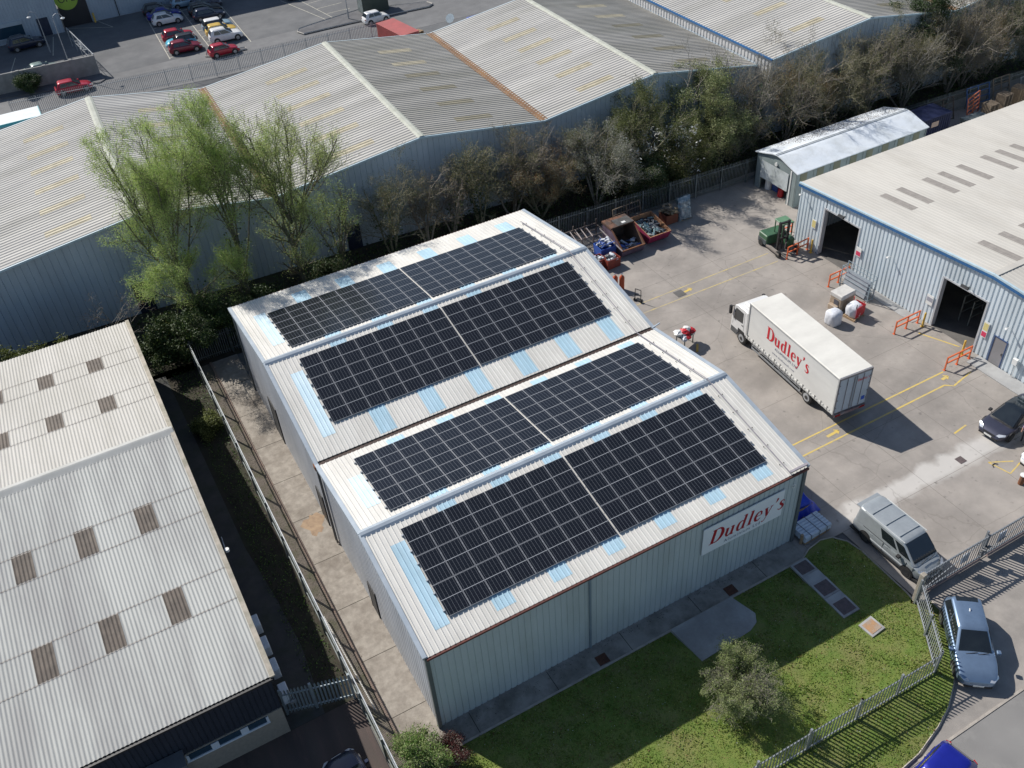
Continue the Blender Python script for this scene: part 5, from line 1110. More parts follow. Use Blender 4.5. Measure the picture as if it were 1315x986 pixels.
# dark green forklift
FKG = M('forklift_green', (.055, .14, .07), (.04, .1, .055), rough=.45, sc=2, c3=(.06, .12, .07), sc3=1.5)
fk = thing('forklift', 'green side loading forklift truck with black mast standing by the farther doorway', 'forklift', (41.7, 23.75, 0), R_(-95))
MB().rbox(-1.25, -.15, -.95, .95, .35, 1.15, .06).rbox(-1.25, .9, .35, .95, .3, 1.05, .05).build('body', FKG, fk)
MB().rbox(-1.27, -.2, -.97, .97, .3, .75, .04).build('counterweight', M('fork_dark', (.08, .1, .11), (.05, .06, .06), rough=.6), fk)
for x in (-.5, .45):
    for y in (-.02, .9): MB().beam((x, y, 1.05), (x, y, 2.25), .07, .07).build('cab_post', FKG, fk)
MB().rbox(-.6, .55, -.1, .98, 2.25, 2.33, .03).build('cab_roof', M('fork_roof', (.13, .26, .15), (.1, .2, .12), rough=.5), fk)
MB().rbox(-.3, .1, .2, .7, 1.05, 1.2, .04).rbox(-.35, -.22, .2, .7, 1.2, 1.7, .03).build('seat', BLACK, fk)
MB().box(.55, .72, -.55, -.4, .1, 2.7).box(.55, .72, .3, .45, .1, 2.7).box(.55, .7, -.4, .3, 2.5, 2.65).box(.55, .7, -.4, .3, 1.1, 1.25).tube([(.63, -.05, .2), (.63, -.05, 2.1)], .07, 8).build('mast', BLACK, fk)
for y in (-.4, .25): MB().box(.72, 1.9, y-.06, y+.06, .1, .15).box(.72, .78, y-.06, y+.06, .1, .7).build('fork', M('fork_steel', (.18, .17, .16), (.1, .1, .1), rough=.6), fk)
MB().box(-.15, 1.5, -.98, -.72, .28, .42).box(-.15, 1.5, .72, .98, .28, .42).build('straddle_leg', M('straddle', (.32, .27, .24), (.2, .18, .16), rough=.7), fk)
for x, y in ((-.85, .9), (-.85, -.9), (1.3, .85), (1.3, -.85)): MB().disc((x, y, .27), (0, 1, 0), .27, 18, t=.2).build('wheel', TYRE, fk)
# mesh stillage, wrapped box, bags
FRB = M('stillage_blue_grey', (.3, .37, .42), (.24, .3, .34), rough=.5, sc=4)
st = thing('mesh_stillage', 'tall grey mesh stillage with slanted sheets standing against the unit wall', 'stillage', (42.4, 15.6, 0), R_(92))
mb = MB()
for x in (-1.35, 1.35):
    for y in (-.05, -.5+1.0): mb.box(x-.03, x+.03, y-.03, y+.03, 0, 2.05 if y < 0 else 1.85)
for z in (.12, .5, .9, 1.3, 1.7, 2.03): mb.beam((-1.35, -.05, z), (1.35, -.05, z), .035, .035); mb.beam((-1.35, .5, min(z, 1.83)), (1.35, .5, min(z, 1.83)), .03, .03)
for i in range(10): x = -1.35+i*.3; mb.beam((x, -.05, .1), (x, -.05, 2.03), .02, .02)
for x in (-1.35, 1.35):
    for z in (.12, .9, 1.8): mb.beam((x, -.05, z), (x, .5, z), .035, .035)
mb.build('cage', FRB, st)
MB().cbox((0, .28, .85), 2.3, .1, 1.45, 0, 0, 0, .14).cbox((0, .42, .75), 2.1, .08, 1.2, 0, 0, 0, .14).build('stacked_sheets', M('sheet_stack', (.3, .33, .37), (.4, .42, .45), rough=.35, sc=2), st)
bx = thing('shrink_wrapped_box', 'large tan shrink wrapped box with a pale top in front of the mesh stillage', 'box', (40.05, 14.95, 0), .08)
CARD = M('cardboard', (.42, .32, .23), (.34, .26, .19), rough=.55, sc=2, c3=(.55, .5, .44), sc3=1.5); WRAP = M('shrink_wrap', (.62, .6, .56), (.52, .5, .47), rough=.3, sc=3)
pallet_mesh(1).build('pallet', WOOD, bx); MB().rbox(-.72, .72, -.52, .52, .15, 1.35, .05).build('carton', CARD, bx)
MB().rbox(-.75, .75, -.55, .55, 1.1, 1.42, .05).build('film', WRAP, bx); MB().rbox(-1.05, -.74, -.4, .35, .15, .55, .03).build('side_carton', CARD, bx)
MB().box(-.76, -.74, -.3, .1, .5, .95).build('label', M('carton_print', (.1, .1, .12)), bx)
def sack(name, label, loc, rz, sx, sy, H, mat, seed, strap=None, bulge=.12):
    t = thing(name, label, 'bulk bag', loc, rz); r = random.Random(seed); rings = []; n = 24
    ph = [r.uniform(0, 6) for _ in range(6)]
    for k in range(11):
        f = k/10; z = H*f; s = 1+bulge*math.sin(math.pi*min(1, f*1.05))-(0 if f < .85 else (f-.85)*2.2); ring = []
        for i in range(n):
            a = 2*math.pi*i/n; c, s_ = math.cos(a), math.sin(a); p = 3.2; rr = 1/((abs(c)**p+abs(s_)**p)**(1/p))
            w = 1+.04*math.sin(5*a+ph[0]+3*f)+.035*math.sin(9*a+ph[1]-5*f)+.02*math.sin(17*a+ph[2])
            ring.append((c*rr*sx/2*s*w, s_*rr*sy/2*s*w, z+.03*math.sin(3*a+ph[3])*f))
        rings.append(ring)
    MB().loft(rings).build('bag', mat, t, smooth=True)
    return t
BAGW = M('woven_white', (.68, .69, .72), (.55, .58, .64), rough=.55, sc=3, det=8, bump=.6, bsc=6, bd=.05)
sack('bulk_bag', 'bulging white bulk bag standing on the concrete behind the lorry', (38.15, 13.75, 0), .1, .95, .95, 1.12, BAGW, 1)
t = thing('pallet', 'low wooden pallet under the red and white bulk bag', 'pallet', (39.95, 13.55, 0), .15, None); pallet_mesh(1).build('boards', WOOD, t)
b = sack('bulk_bag', 'red and white bulk bag with lifting loops on a wooden pallet', (39.95, 13.6, .14), .15, .95, .95, .95, BAGW, 5)
mb = MB()
for k in range(5): z = .08+k*.17; mb.box(-.50+.02*abs(k-2), .50-.02*abs(k-2), -.555+.02*abs(k-2), -.53+.02*abs(k-2), z, z+.17)
mb.box(.53, .555, -.5, .3, .08, .9); mb.build('red_panel', RED, b)
for x, y in ((-.4, -.4), (.4, -.4), (.4, .4), (-.4, .4)): MB().tube([(x, y, .85), (x*1.1, y*1.1, 1.12), (x*.8, y*.9, 1.15), (x*.7, y*.8, .88)], .03, 5).build('lifting_loop', RED if x > 0 else BLACK, b)
# blue tarpaulin heap and the strapped white bundle beside the warehouse
tp = thing('tarpaulin', 'crumpled royal blue tarpaulin over a heap beside the warehouse corner', 'tarpaulin', (23.5, 1.9, 0), 0)
from mathutils import noise as _n
V = []; F = []
N_ = 34
for i in range(N_):
    for j in range(N_):
        u, v = i/(N_-1), j/(N_-1); x, y = -1.3+2.7*u, -1.1+2.3*v
        e = min(1, min(u, 1-u)*5)*min(1, min(v, 1-v)*5); x += .12*_n.noise((u*3, v*3, 5)); y += .12*_n.noise((u*3, v*3, 9))
        V.append((x, y, .02+e*(.75+.25*_n.noise((u*2.2, v*2.2, 1)))+.16*abs(_n.noise((u*7, v*2+u*3, 3)))))
for i in range(N_-1):
    for j in range(N_-1): F.append((i*N_+j, (i+1)*N_+j, (i+1)*N_+j+1, i*N_+j+1))
MB().add(V, F).build('sheet', M('tarp_blue', (.015, .06, .55), (.012, .045, .42), rough=.4, sc=2), tp, smooth=35)
MB().add([(-.9, -.8, .05), (.95, -.8, .05), (.95, .85, .05), (-.9, .85, .05), (-.9, -.8, .6), (.95, -.8, .6), (.95, .85, .6), (-.9, .85, .6)], [(0, 1, 5, 4), (1, 2, 6, 5), (2, 3, 7, 6), (3, 0, 4, 7)]).build('packed_goods', WOOD, tp)
wb_ = thing('strapped_bundle', 'bundle of white wrapped tubes strapped down on timber beside the warehouse corner', 'bundle', (23.25, -.05, 0), .05)
mb = MB()
for i in range(6): 
    for kz in (0, 1): mb.tube([(-.98, -.52+i*.2, .3+kz*.22), (-.4, -.52+i*.2, .3+kz*.23), (.3, -.52+i*.2, .3+kz*.21), (.98, -.52+i*.2, .3+kz*.22)], .115, 10)
mb.build('wrapped_tubes', M('white_film', (.6, .66, .72), (.48, .55, .62), rough=.3, sc=4), wb_, smooth=50)
mb = MB()
for x in (-.6, .05, .6): mb.box(x-.02, x+.02, -.66, .62, .64, .655).box(x-.02, x+.02, -.67, -.655, .15, .655)
mb.build('strap', M('strap_black', (.12, .14, .18)), wb_); MB().box(-.95, .95, -.6, -.45, .05, .18).box(-.95, .95, .4, .55, .05, .18).box(-.7, -.5, -.6, .55, 0, .05).box(.5, .7, -.6, .55, 0, .05).build('timber', WOOD, wb_)
o = MB(off=(22.25, -.45, 0)).tube([(22.25, -.45, 0), (22.25, -.45, .7)], .09, 8); tag(o.build('timber_offcut', WOOD), 'short upright piece of timber leaning beside the warehouse corner post', 'timber')
# orange gas bottle seen past the verge
def gas(loc, label, m):
    t = thing('gas_bottle', label, 'gas bottle', loc, 0, None)
    MB().tube([(0, 0, 0), (0, 0, .05), (0, 0, 1.15), (0, 0, 1.3), (0, 0, 1.35)], .2, 14, rs=[.17, .2, .2, .1, .06]).build('cylinder', m, t, smooth=40); MB().tube([(0, 0, 1.33), (0, 0, 1.5)], .05, 8).cbox((0, 0, 1.45), .2, .05, .05).build('valve', CHROME, t)
ORB = M('bottle_orange', (.5, .09, .03), (.4, .07, .025), rough=.5, sc=3)
gas((28.0, 25.7, 0), 'tall orange gas bottle just beyond the warehouse roof edge', ORB); gas((27.55, 25.95, 0), 'second orange gas bottle almost hidden by the warehouse roof edge', ORB)
t = thing('bag_heap', 'red and white plastic bags heaped on a frame beyond the warehouse roof edge', 'bags', (27.85, 17.6, 0), .3)
for i in range(13):
    x, y, z = rnd.uniform(-.55, .6), rnd.uniform(-.35, .35), rnd.uniform(.85, 1.25)
    pts = []
    mb = MB(); rr_ = rnd.uniform(.22, .38)
    mb.loft([[(x+rr_*s*math.cos(a+k)*rnd.uniform(.7, 1.2), y+rr_*s*math.sin(a+k)*rnd.uniform(.7, 1.2), z+dz*rr_) for a in [j*math.pi/4 for j in range(8)]] for k, (s, dz) in enumerate(((.3, -.7), (.9, -.3), (1, .2), (.4, .6)))])
    mb.build('bag', (RED, RED, WHITE, RED, SCRAPW)[i % 5], t)
mb = MB()
for x in (-.5, .5):
    for y in (-.35, .35): mb.box(x-.03, x+.03, y-.03, y+.03, 0, .9)
mb.box(-.55, .55, -.4, .4, .8, .86); mb.build('frame', GALV2, t)
o = MB(off=(28.3, 16.7, 0)).cbox((28.3, 16.7, .05), .8, .15, .1, .9); tag(o.build('yellow_batten', YELLOWP), 'short yellow batten on the ground below the red and white bags', 'batten')
t = thing('sack_truck', 'dark wire frame trolley by the gas bottle beyond the roof edge', 'trolley', (28.1, 23.7, 0), .4)
MB().beam((0, -.25, .1), (0, -.25, 1.1), .04, .04).beam((0, .25, .1), (0, .25, 1.1), .04, .04).beam((0, -.25, 1.1), (0, .25, 1.1), .04, .04).beam((0, -.25, .6), (0, .25, .6), .04, .04).box(0, .35, -.25, .25, .05, .08).build('frame', BLACK, t)
MB().disc((0, .3, .13), (0, 1, 0), .13, 12, t=.05).disc((0, -.3, .13), (0, 1, 0), .13, 12, t=.05).build('wheel', TYRE, t)
# scrap corner by the back fence
rk = thing('steel_rack', 'rusty open steel rack with pale bars against the back fence beside the skips', 'rack', (28.5, 32.7, 0), -.03)
mb = MB()
for x in (-2.3, -1.2, -.1, 1.0, 2.1):
    for y in (-.7, .7): mb.box(x-.04, x+.04, y-.04, y+.04, 0, 1.7 if y > 0 else 1.3)
    mb.beam((x, -.7, 1.2), (x, .7, 1.2), .07, .07)
mb.beam((-2.3, .7, 1.3), (2.1, .7, 1.3), .07, .07).beam((-2.3, .7, .7), (2.1, .7, .7), .07, .07).beam((-2.3, -.7, 1.2), (2.1, -.7, 1.2), .07, .07); mb.build('frame', M('rack_brown', (.16, .13, .12), (.1, .08, .07), rough=.8, sc=4), rk)
mb = MB()
for i in range(7): mb.beam((-2.2+i*.5, -.9, 1.27), (-1.9+i*.5, .8, 1.27), .06, .06)
mb.build('metal_bars', M('bar_pink', (.4, .35, .34), (.3, .27, .27), rough=.6), rk)
bt = open_bin('blue_tub', 'blue tub heaped with white and blue bags beside the open rusty skip', 'tub', (29.65, 30.55, 0), -.05, 1.35, 1.2, 1.0, M('tub_blue', (.03, .1, .42), (.03, .08, .33), rough=.5, sc=2), .06)
mb = MB(); junk(mb, -.5, .5, -.45, .45, .8, 1.3, 34, mis=3); mb.build('bags', [SCRAPW, SCRAPW, SCRAPB], bt)
for (x, y, l, c) in ((29.15, 28.95, 'red metal crate holding white offcuts in front of the blue tub', RED), (28.1, 29.4, 'red crate of white offcuts half hidden by the warehouse roof', RED)):
    q = open_bin('red_crate', l, 'crate', (x, y, 0), .05, 1.25, .95, .85, M('crate_red', (.25, .04, .025), (.17, .035, .025), rough=.6, sc=2), 0, group='red crates beside the blue tub')
    mb = MB(); junk(mb, -.45, .45, -.35, .35, .6, .98, 26, mis=3); mb.build('offcuts', [SCRAPW, SCRAPG, SCRAPW], q)
# enclosed rusty skip with open front
sk = thing('covered_skip', 'rusty covered skip with black patched lid and open sloping front full of scrap', 'skip', (31.55, 30.9, 0), -.02)
SKM = M('skip_inside', (.2, .13, .09), (.13, .09, .07), rough=.85, sc=2.5, c3=(.12, .1, .1), sc3=1.5); SKP = M('skip_purple', (.14, .1, .14), (.1, .07, .1), rough=.7, sc=2)
MB().add([(-1.05, -1.55, .1), (-1.05, 1.3, .1), (-1.05, 1.3, 1.95), (-1.05, .0, 1.95), (-1.05, -1.75, .75), (1.05, -1.55, .1), (1.05, 1.3, .1), (1.05, 1.3, 1.95), (1.05, .0, 1.95), (1.05, -1.75, .75)],
         [(4, 3, 2, 1, 0), (5, 6, 7, 8, 9), (0, 1, 6, 5), (1, 2, 7, 6), (0, 5, 9, 4)]).add([(-1.0, -1.5, .15), (-1.0, 1.25, .15), (-1.0, 1.25, 1.9), (-1.0, .0, 1.9), (-1.0, -1.7, .75), (1.0, -1.5, .15), (1.0, 1.25, .15), (1.0, 1.25, 1.9), (1.0, .0, 1.9), (1.0, -1.7, .75)],
         [(0, 1, 2, 3, 4), (9, 8, 7, 6, 5), (5, 6, 1, 0), (6, 7, 2, 1), (4, 9, 5, 0)], 1).build('shell', [SKP, SKM], sk)
MB().box(-1.12, 1.12, -.05, 1.38, 1.95, 2.03).box(-1.12, -1.02, -.05, 1.38, 1.85, 1.95).build('lid', M('rusty_lid_plate', (.2, .09, .05), (.09, .055, .04), rough=.85, sc=2.2, lo=.4, hi=.6, c3=(.06, .05, .05), sc3=.8, f3=.9), sk)
MB().box(-.45, 1.08, -.04, 1.0, 2.03, 2.045).build('lid_patch', M('lid_black', (.05, .05, .05), (.1, .1, .1), rough=.7, sc=4), sk); MB().box(.1, .45, .15, .4, 2.045, 2.06).build('lid_sticker', WHITE, sk)
mb = MB().beam((-1.05, 0, 1.95), (-1.05, -1.75, .75), .1, .08).beam((1.05, 0, 1.95), (1.05, -1.75, .75), .1, .08).beam((-1.05, -1.75, .75), (1.05, -1.75, .75), .1, .1); mb.build('rim', RUST, sk)
mb = MB(); junk(mb, -.8, .9, -1.4, -.3, .35, .8, 44, mis=3); mb.build('scrap', [SCRAPW, SCRAPG, SCRAPB], sk)
MB().beam((-1.2, -1.9, .9), (-1.4, 1.2, 1.5), .07, .07).beam((-1.3, -1.6, .2), (-1.5, 1.2, .9), .06, .06).build('leaning_bar', M('bar_pink', (0, 0, 0)), sk)
s2 = thing('tipping_skip', 'magenta red open tipping skip with tan rusty inside and glass like scrap', 'skip', (34.35, 30.95, 0), -.02)
MAG = M('skip_magenta', (.33, .025, .09), (.25, .02, .07), rough=.6, sc=2, c3=(.2, .03, .06), sc3=1.5)
o_ = [(-1.0, -1.2), (1.0, -1.2), (1.0, 1.35), (-1.0, 1.35)]
MB().loft([[(x, y, .15) for x, y in o_], [(-1.05, -1.6, .95), (1.05, -1.6, .95), (1.05, 1.4, 1.35), (-1.05, 1.4, 1.35)]], 0, True, False).loft([[(-1.05, -1.6, .95), (1.05, -1.6, .95), (1.05, 1.4, 1.35), (-1.05, 1.4, 1.35)], [(-.98, -1.5, .95), (.98, -1.5, .95), (.98, 1.33, 1.35), (-.98, 1.33, 1.35)], [(-.94, -1.1, .2), (.94, -1.1, .2), (.94, 1.3, .2), (-.94, 1.3, .2)]], 1, False, True).build('shell', [MAG, M('tan_rust', (.38, .2, .1), (.28, .14, .08), rough=.85, sc=2)], s2)
mb = MB(); junk(mb, -.8, .8, -1.15, 1.15, .65, .98, 120, s=(.25, .7), mis=3); mb.build('scrap', [M('glassy_scrap', (.25, .35, .35), (.12, .2, .24), rough=.25, sc=5), SCRAPG, M('scrap_dark', (.05, .06, .08))], s2)
for x in (-.6, .6): MB().box(x-.1, x+.1, -1.1, 1.2, 0, .15).build('skid', CHAS, s2)
t = thing('wooden_hurdle', 'bare timber hurdle leaning on the fence behind the magenta skip', 'frame', (33.8, 33.3, .55), 0); t.rotation_euler = (-.25, 0, .05)
MB().beam((-1.4, 0, 1.3), (1.4, 0, 1.3), .08, .06).beam((-1.4, 0, .8), (1.4, 0, .8), .07, .05).beam((-1.4, 0, 0), (-1.4, 0, 1.3), .07, .07).beam((0, 0, 0), (0, 0, 1.3), .07, .07).beam((1.4, 0, -.3), (1.4, 0, 1.3), .07, .07).build('timbers', M('grey_timber', (.22, .17, .12), (.15, .12, .09), rough=.9, sc=4), t)
q = open_bin('brown_crate', 'rusty brown crate piled with cardboard and a coil near the plastic wrapped bundle', 'crate', (36.95, 31.9, 0), .0, 1.2, 1.1, .9, M('crate_brown', (.2, .06, .03), (.14, .05, .03), rough=.8, sc=2))
mb = MB(); junk(mb, -.6, .6, -.5, .5, .85, 1.25, 14, s=(.4, .9), mis=2); mb.build('cardboard', [M('dull_card', (.24, .19, .12), (.17, .14, .09), rough=.9), M('dull_card2', (.12, .1, .08))], q)
MB().tube([(0+.34*math.cos(a), .2+.34*math.sin(a), 1.35) for a in [i*math.pi/8 for i in range(17)]], .1, 6).build('coil', M('coil_brown', (.17, .14, .1)), q)
pb = thing('wrapped_bundle', 'tall bundle of sheets in shiny clear plastic leaning on the back fence', 'bundle', (38.35, 31.4, 0), .0)
V = []; F = []
for k, (y, sgn) in enumerate(((-.35, -1), (.25, 1))):
    for i in range(14):
        for j in range(18):
            u, v = i/13, j/17; e = min(1, min(u, 1-u)*6)*min(1, min(v, 1-v)*8)
            V.append((-.65+1.3*u+.1*_n.noise((v*4, k, 2)), y*(.3+.7*e)+sgn*.11*_n.noise((u*7, v*9, k*7))+v*.5, .04+1.95*v))
for k in range(2):
    for i in range(13):
        for j in range(17):
            q_ = (k*252+i*18+j, k*252+(i+1)*18+j, k*252+(i+1)*18+j+1, k*252+i*18+j+1); F.append(q_ if k == 0 else q_[::-1])
MB().add(V, F).build('plastic_film', M('clear_film', (.14, .2, .24), (.5, .55, .56), rough=.12, sc=4, lo=.5, hi=.72, det=8, spec=.8), pb, smooth=30)
MB().box(-.6, .6, -.1, .15, .02, .2).build('timber', WOOD, pb)
t = thing('drum', 'white and blue drum standing inside the open shed', 'drum', (47.5, 31.5, 0)); MB().tube([(0, 0, 0), (0, 0, .9)], .3, 14).build('body', WHITE, t)
t = thing('drum', 'red drum standing inside the open shed', 'drum', (47.4, 29.8, 0)); MB().tube([(0, 0, 0), (0, 0, .8)], .26, 14).build('body', RED, t)
t = thing('blue_cabinet', 'blue cabinet standing inside the open shed', 'cabinet', (47.9, 30.8, 0)); MB().rbox(-.3, .3, -.35, .35, 0, 1.3, .03).build('body', SCRAPB, t)
# behind the shed: blue container, frames and pallets along the fence
t = thing('blue_container', 'blue storage container with tree shade put into its colour behind the silvery shed', 'container', (65.6, 30.9, 0), 0)
mb = MB().box(-2, 2, -1.2, 1.2, .05, 2.4)
for i in range(13): mb.box(-1.95+i*.3, -1.8+i*.3, -1.24, 1.24, .15, 2.3)
mb.build('body', M('shade_darkened_blue', (.006, .012, .055), (.005, .01, .045), rough=.6, sc=1), t); MB().box(-.6, .3, -1.27, -1.24, 1.5, 2.0).build('notice', M('container_notice', (.55, .4, .32)), t)  # container blue is darkened to stand in for the trees' shadow
def frame(label, x, y, w, h, m, rz=0, n=5, tilt=-.3, cat='pallet rack', nm='leaning_frame'):
    t = thing(nm, label, cat, (x, y, 0), rz, 'frames stored along the back fence'); t.rotation_euler = (tilt, 0, rz); mb = MB()
    for i in range(n): z = .1+(h-.1)*i/(n-1); mb.beam((-w/2, 0, z), (w/2, 0, z), .1, .05)
    for x_ in (-w/2, 0, w/2): mb.beam((x_, 0, 0), (x_, 0, h), .09, .07)
    mb.build('slats', m, t)
GT = M('grey_timber', (0, 0, 0))
frame('orange lattice panel leaning upright behind the shed', 72.0, 30.6, 2.6, 2.5, M('faded_orange', (.4, .12, .06)), .3, 7, -.15)
frame('blue painted frame against the back fence', 74.4, 31.9, 3.0, 2.3, M('frame_blue', (.05, .12, .3)), -.03, 5)
frame('grey timber frame just right of the blue one against the fence', 77.4, 31.7, 2.2, 2.5, GT, -.03, 5)
frame('dark timber frame beside the blue container', 69.5, 31.8, 2.8, 2.2, M('dark_timber', (.09, .07, .06)), 0, 5)
frame('thin white trestle against the far back fence', 81.2, 31.6, 2.2, 1.8, GALV, 0, 3)
frame('grey frame at the right edge against the back fence', 85.8, 31.2, 2.0, 2.4, GT, 0, 5)
for i, (x, y, n, l) in enumerate(((73.4, 30.0, 11, 'grey pallet stack nearest the orange lattice'), (75.6, 30.3, 13, 'second pallet stack from the orange lattice'), (78.0, 30.6, 13, 'third pallet stack from the orange lattice, with pale boards'), (80.6, 30.6, 12, 'fourth pallet stack from the orange lattice'), (83.2, 30.8, 9, 'low pallet stack farthest from the orange lattice'))):
    t = thing('pallet_stack', l, 'pallets', (x, y, 0), .1*i, 'pallet stacks behind the unit'); pallet_mesh(n).build('pallets', (GT, WOOD)[i == 2], t)
t = thing('wheeled_skip', 'dull grey wheeled skip between the blue container and the orange lattice', 'skip', (70.6, 29.2, 0)); MB().loft([[(-1, -.6, .2), (1, -.6, .2), (1, .6, .2), (-1, .6, .2)], [(-1.3, -.8, 1.2), (1.3, -.8, 1.2), (1.3, .8, 1.2), (-1.3, .8, 1.2)]]).build('tub', M('skip_grey', (.14, .17, .18), (.1, .12, .12)), t)
t = thing('litter_bin', 'small rusty post stub with white top near the entrance gate at the right edge', 'post stub', (36.0, -3.75, 0)); MB().tube([(0, 0, 0), (0, 0, .7)], .16, 10).build('shaft', RUST, t); MB().disc((0, 0, .72), (0, 0, 1), .2, 12, t=.05).build('cap', WHITE, t)
t = thing('hose_scrap', 'small black curl of hose lying on the concrete near the pale streak', 'hose', (36.0, -2.0, .02)); MB().tube([(-.2, -.05, 0), (-.1, .12, 0), (.1, .14, 0), (.22, 0, 0)], .03, 6).build('hose', BLACK, t)

# ------------------------------------------------------------------ person at the right edge
def person(loc, rz, label):
    V = [(0, 0, .98), (0, 0, 1.18), (0, .0, 1.40), (0, .0, 1.50), (0.02, 0, 1.60), (.02, 0, 1.72),
         (0, .1, .93), (.12, .11, .50), (.02, .12, .09), (.16, .13, .05), (0, -.1, .93), (-.06, -.11, .50), (-.2, -.11, .10), (-.07, -.12, .05),
         (0, .19, 1.42), (.02, .25, 1.14), (.16, .23, .92), (.2, .22, .85), (0, -.19, 1.42), (-.04, -.25, 1.14), (.06, -.25, .92), (.1, -.25, .85)]
    E = [(0, 1), (1, 2), (2, 3), (3, 4), (4, 5), (0, 6), (6, 7), (7, 8), (8, 9), (0, 10), (10, 11), (11, 12), (12, 13), (2, 14), (14, 15), (15, 16), (16, 17), (2, 18), (18, 19), (19, 20), (20, 21)]
    Rr = [.15, .135, .14, .06, .085, .09, .1, .065, .05, .045, .1, .065, .05, .045, .06, .048, .035, .035, .06, .048, .035, .035]
    me = bpy.data.meshes.new('person'); me.from_pydata(V, E, []); o = bpy.data.objects.new('person', me); C.objects.link(o)
    md = o.modifiers.new('s', 'SKIN'); me.skin_vertices
    for i, r in enumerate(Rr): o.data.skin_vertices[0].data[i].radius = (r, r*.8 if i < 4 else r)
    o.data.skin_vertices[0].data[0].use_root = True
    o.modifiers.new('u', 'SUBSURF').levels = 2; o.modifiers['u'].render_levels = 2
    dg = bpy.context.evaluated_depsgraph_get(); dg.update(); m2 = bpy.data.meshes.new_from_object(o.evaluated_get(dg)); bpy.data.objects.remove(o)
    mats = [M('trousers', (.02, .022, .03)), M('lilac_shirt', (.38, .3, .45)), M('skin', (.45, .27, .2)), M('hair', (.06, .04, .03)), BLACK]
    m2.materials.clear()
    for m in mats: m2.materials.append(m)
    for p in m2.polygons:
        c = p.center; z = c.z
        p.material_index = 4 if z < .1 else 0 if z < .97 and abs(c.y) < .2 else 2 if z < .97 else 1 if z < 1.47 and not (abs(c.y) > .21 and z < 1.15) else 3 if (z > 1.70 or (c.x < -.02 and z > 1.58)) else 2
        p.use_smooth = True
    b = bpy.data.objects.new('person', m2); C.objects.link(b); b.location = loc; b.rotation_euler = (0, 0, rz); tag(b, label, 'person')
    return b
person((38.9, -1.55, 0), R_(200), 'person in a lilac shirt and dark trousers walking beside the dark slate saloon')
# ------------------------------------------------------------------ trees and plants
def bark(name, a, b): return M(name, a, b, rough=.95, sc=4, bump=.5, bsc=12)
BARKD = bark('dark_bark', (.11, .1, .07), (.17, .155, .115)); BARKP = bark('pale_bark', (.3, .28, .24), (.2, .18, .15)); BARKB = bark('brown_bark', (.2, .175, .145), (.29, .255, .21)); BARKO = bark('olive_bark', (.18, .17, .11), (.27, .25, .17))
def leafm(name, c, c2, tr=.35):
    m = M(name, c, c2, rough=.6, sc=.9, det=6, lo=.4, hi=.6); n = m.node_tree.nodes; l = m.node_tree.links
    if 'Translucent BSDF' in n: return m
    b = n['Principled BSDF']; t = n.new('ShaderNodeBsdfTranslucent'); mx = n.new('ShaderNodeMixShader'); mx.inputs[0].default_value = tr
    l.new(b.inputs['Base Color'].links[0].from_socket, t.inputs[0]); l.new(b.outputs[0], mx.inputs[1]); l.new(t.outputs[0], mx.inputs[2]); l.new(mx.outputs[0], n['Material Output'].inputs[0]); return m
LWIL = leafm('willow_leaf', (.4, .53, .16), (.31, .44, .11), .5); LWIL2 = leafm('willow_leaf_yellow', (.5, .54, .22), (.4, .46, .16), .5); LDARK = leafm('ivy_leaf', (.03, .06, .015), (.05, .085, .02), .2); LOLIVE = leafm('olive_leaf', (.13, .15, .04), (.09, .11, .03)); LEVER = leafm('evergreen_leaf', (.3, .32, .14), (.14, .18, .06), .3)
LBUD = leafm('bud_leaf', (.28, .25, .13), (.2, .18, .09), .4); LWHITE = leafm('blossom', (.8, .8, .76), (.7, .7, .66)); LCATK = leafm('pale_catkin', (.36, .36, .31), (.26, .27, .22)); LBUSH = leafm('bush_leaf', (.22, .28, .09), (.3, .34, .15), .4); LBR = leafm('brown_leaf', (.22, .12, .05), (.15, .09, .04)); LRED = leafm('dark_red_leaf', (.12, .03, .03), (.08, .025, .02)); LFRESH = leafm('fresh_leaf', (.12, .24, .04), (.17, .3, .06))
def tubes(P0, P1, R0, R1, k=3):
    P0, P1, R0, R1 = map(np.asarray, (P0, P1, R0, R1)); n = len(P0); d = P1-P0; L = np.linalg.norm(d, axis=1, keepdims=True); d = d/np.maximum(L, 1e-6)
    ref = np.where(np.abs(d[:, 2:3]) > .9, np.array([[1., 0, 0]]), np.array([[0, 0, 1.]])); x = np.cross(d, ref); x /= np.linalg.norm(x, axis=1, keepdims=True); y = np.cross(x, d)
    a = np.arange(k)*2*np.pi/k; o = x[:, None, :]*np.cos(a)[None, :, None]+y[:, None, :]*np.sin(a)[None, :, None]
    V = np.concatenate([P0[:, None]+o*R0[:, None, None], P1[:, None]+o*R1[:, None, None]], 1).reshape(-1, 3)
    b = (np.arange(n)*2*k)[:, None]; j = np.arange(k)[None]; j2 = (j+1) % k
    F = np.stack([b+j, b+j2, b+k+j2, b+k+j], 2).reshape(-1, 4); return V, F
def leaves(C_, size, rg, flat=0.3, asp=.45):
    n = len(C_); u = rg.normal(size=(n, 3)); u[:, 2] *= (1-flat); u /= np.linalg.norm(u, axis=1, keepdims=True); w = rg.normal(size=(n, 3)); v = np.cross(u, w); v /= np.maximum(np.linalg.norm(v, axis=1, keepdims=True), 1e-6)
    s = size*rg.uniform(.6, 1.35, (n, 1)); a = u*s*.5; b = v*s*asp*.5
    V = np.stack([C_-a, C_-b*1., C_+a, C_+b], 1).reshape(-1, 3); F = (np.arange(n)*4)[:, None]+np.arange(4)[None]; return V, F
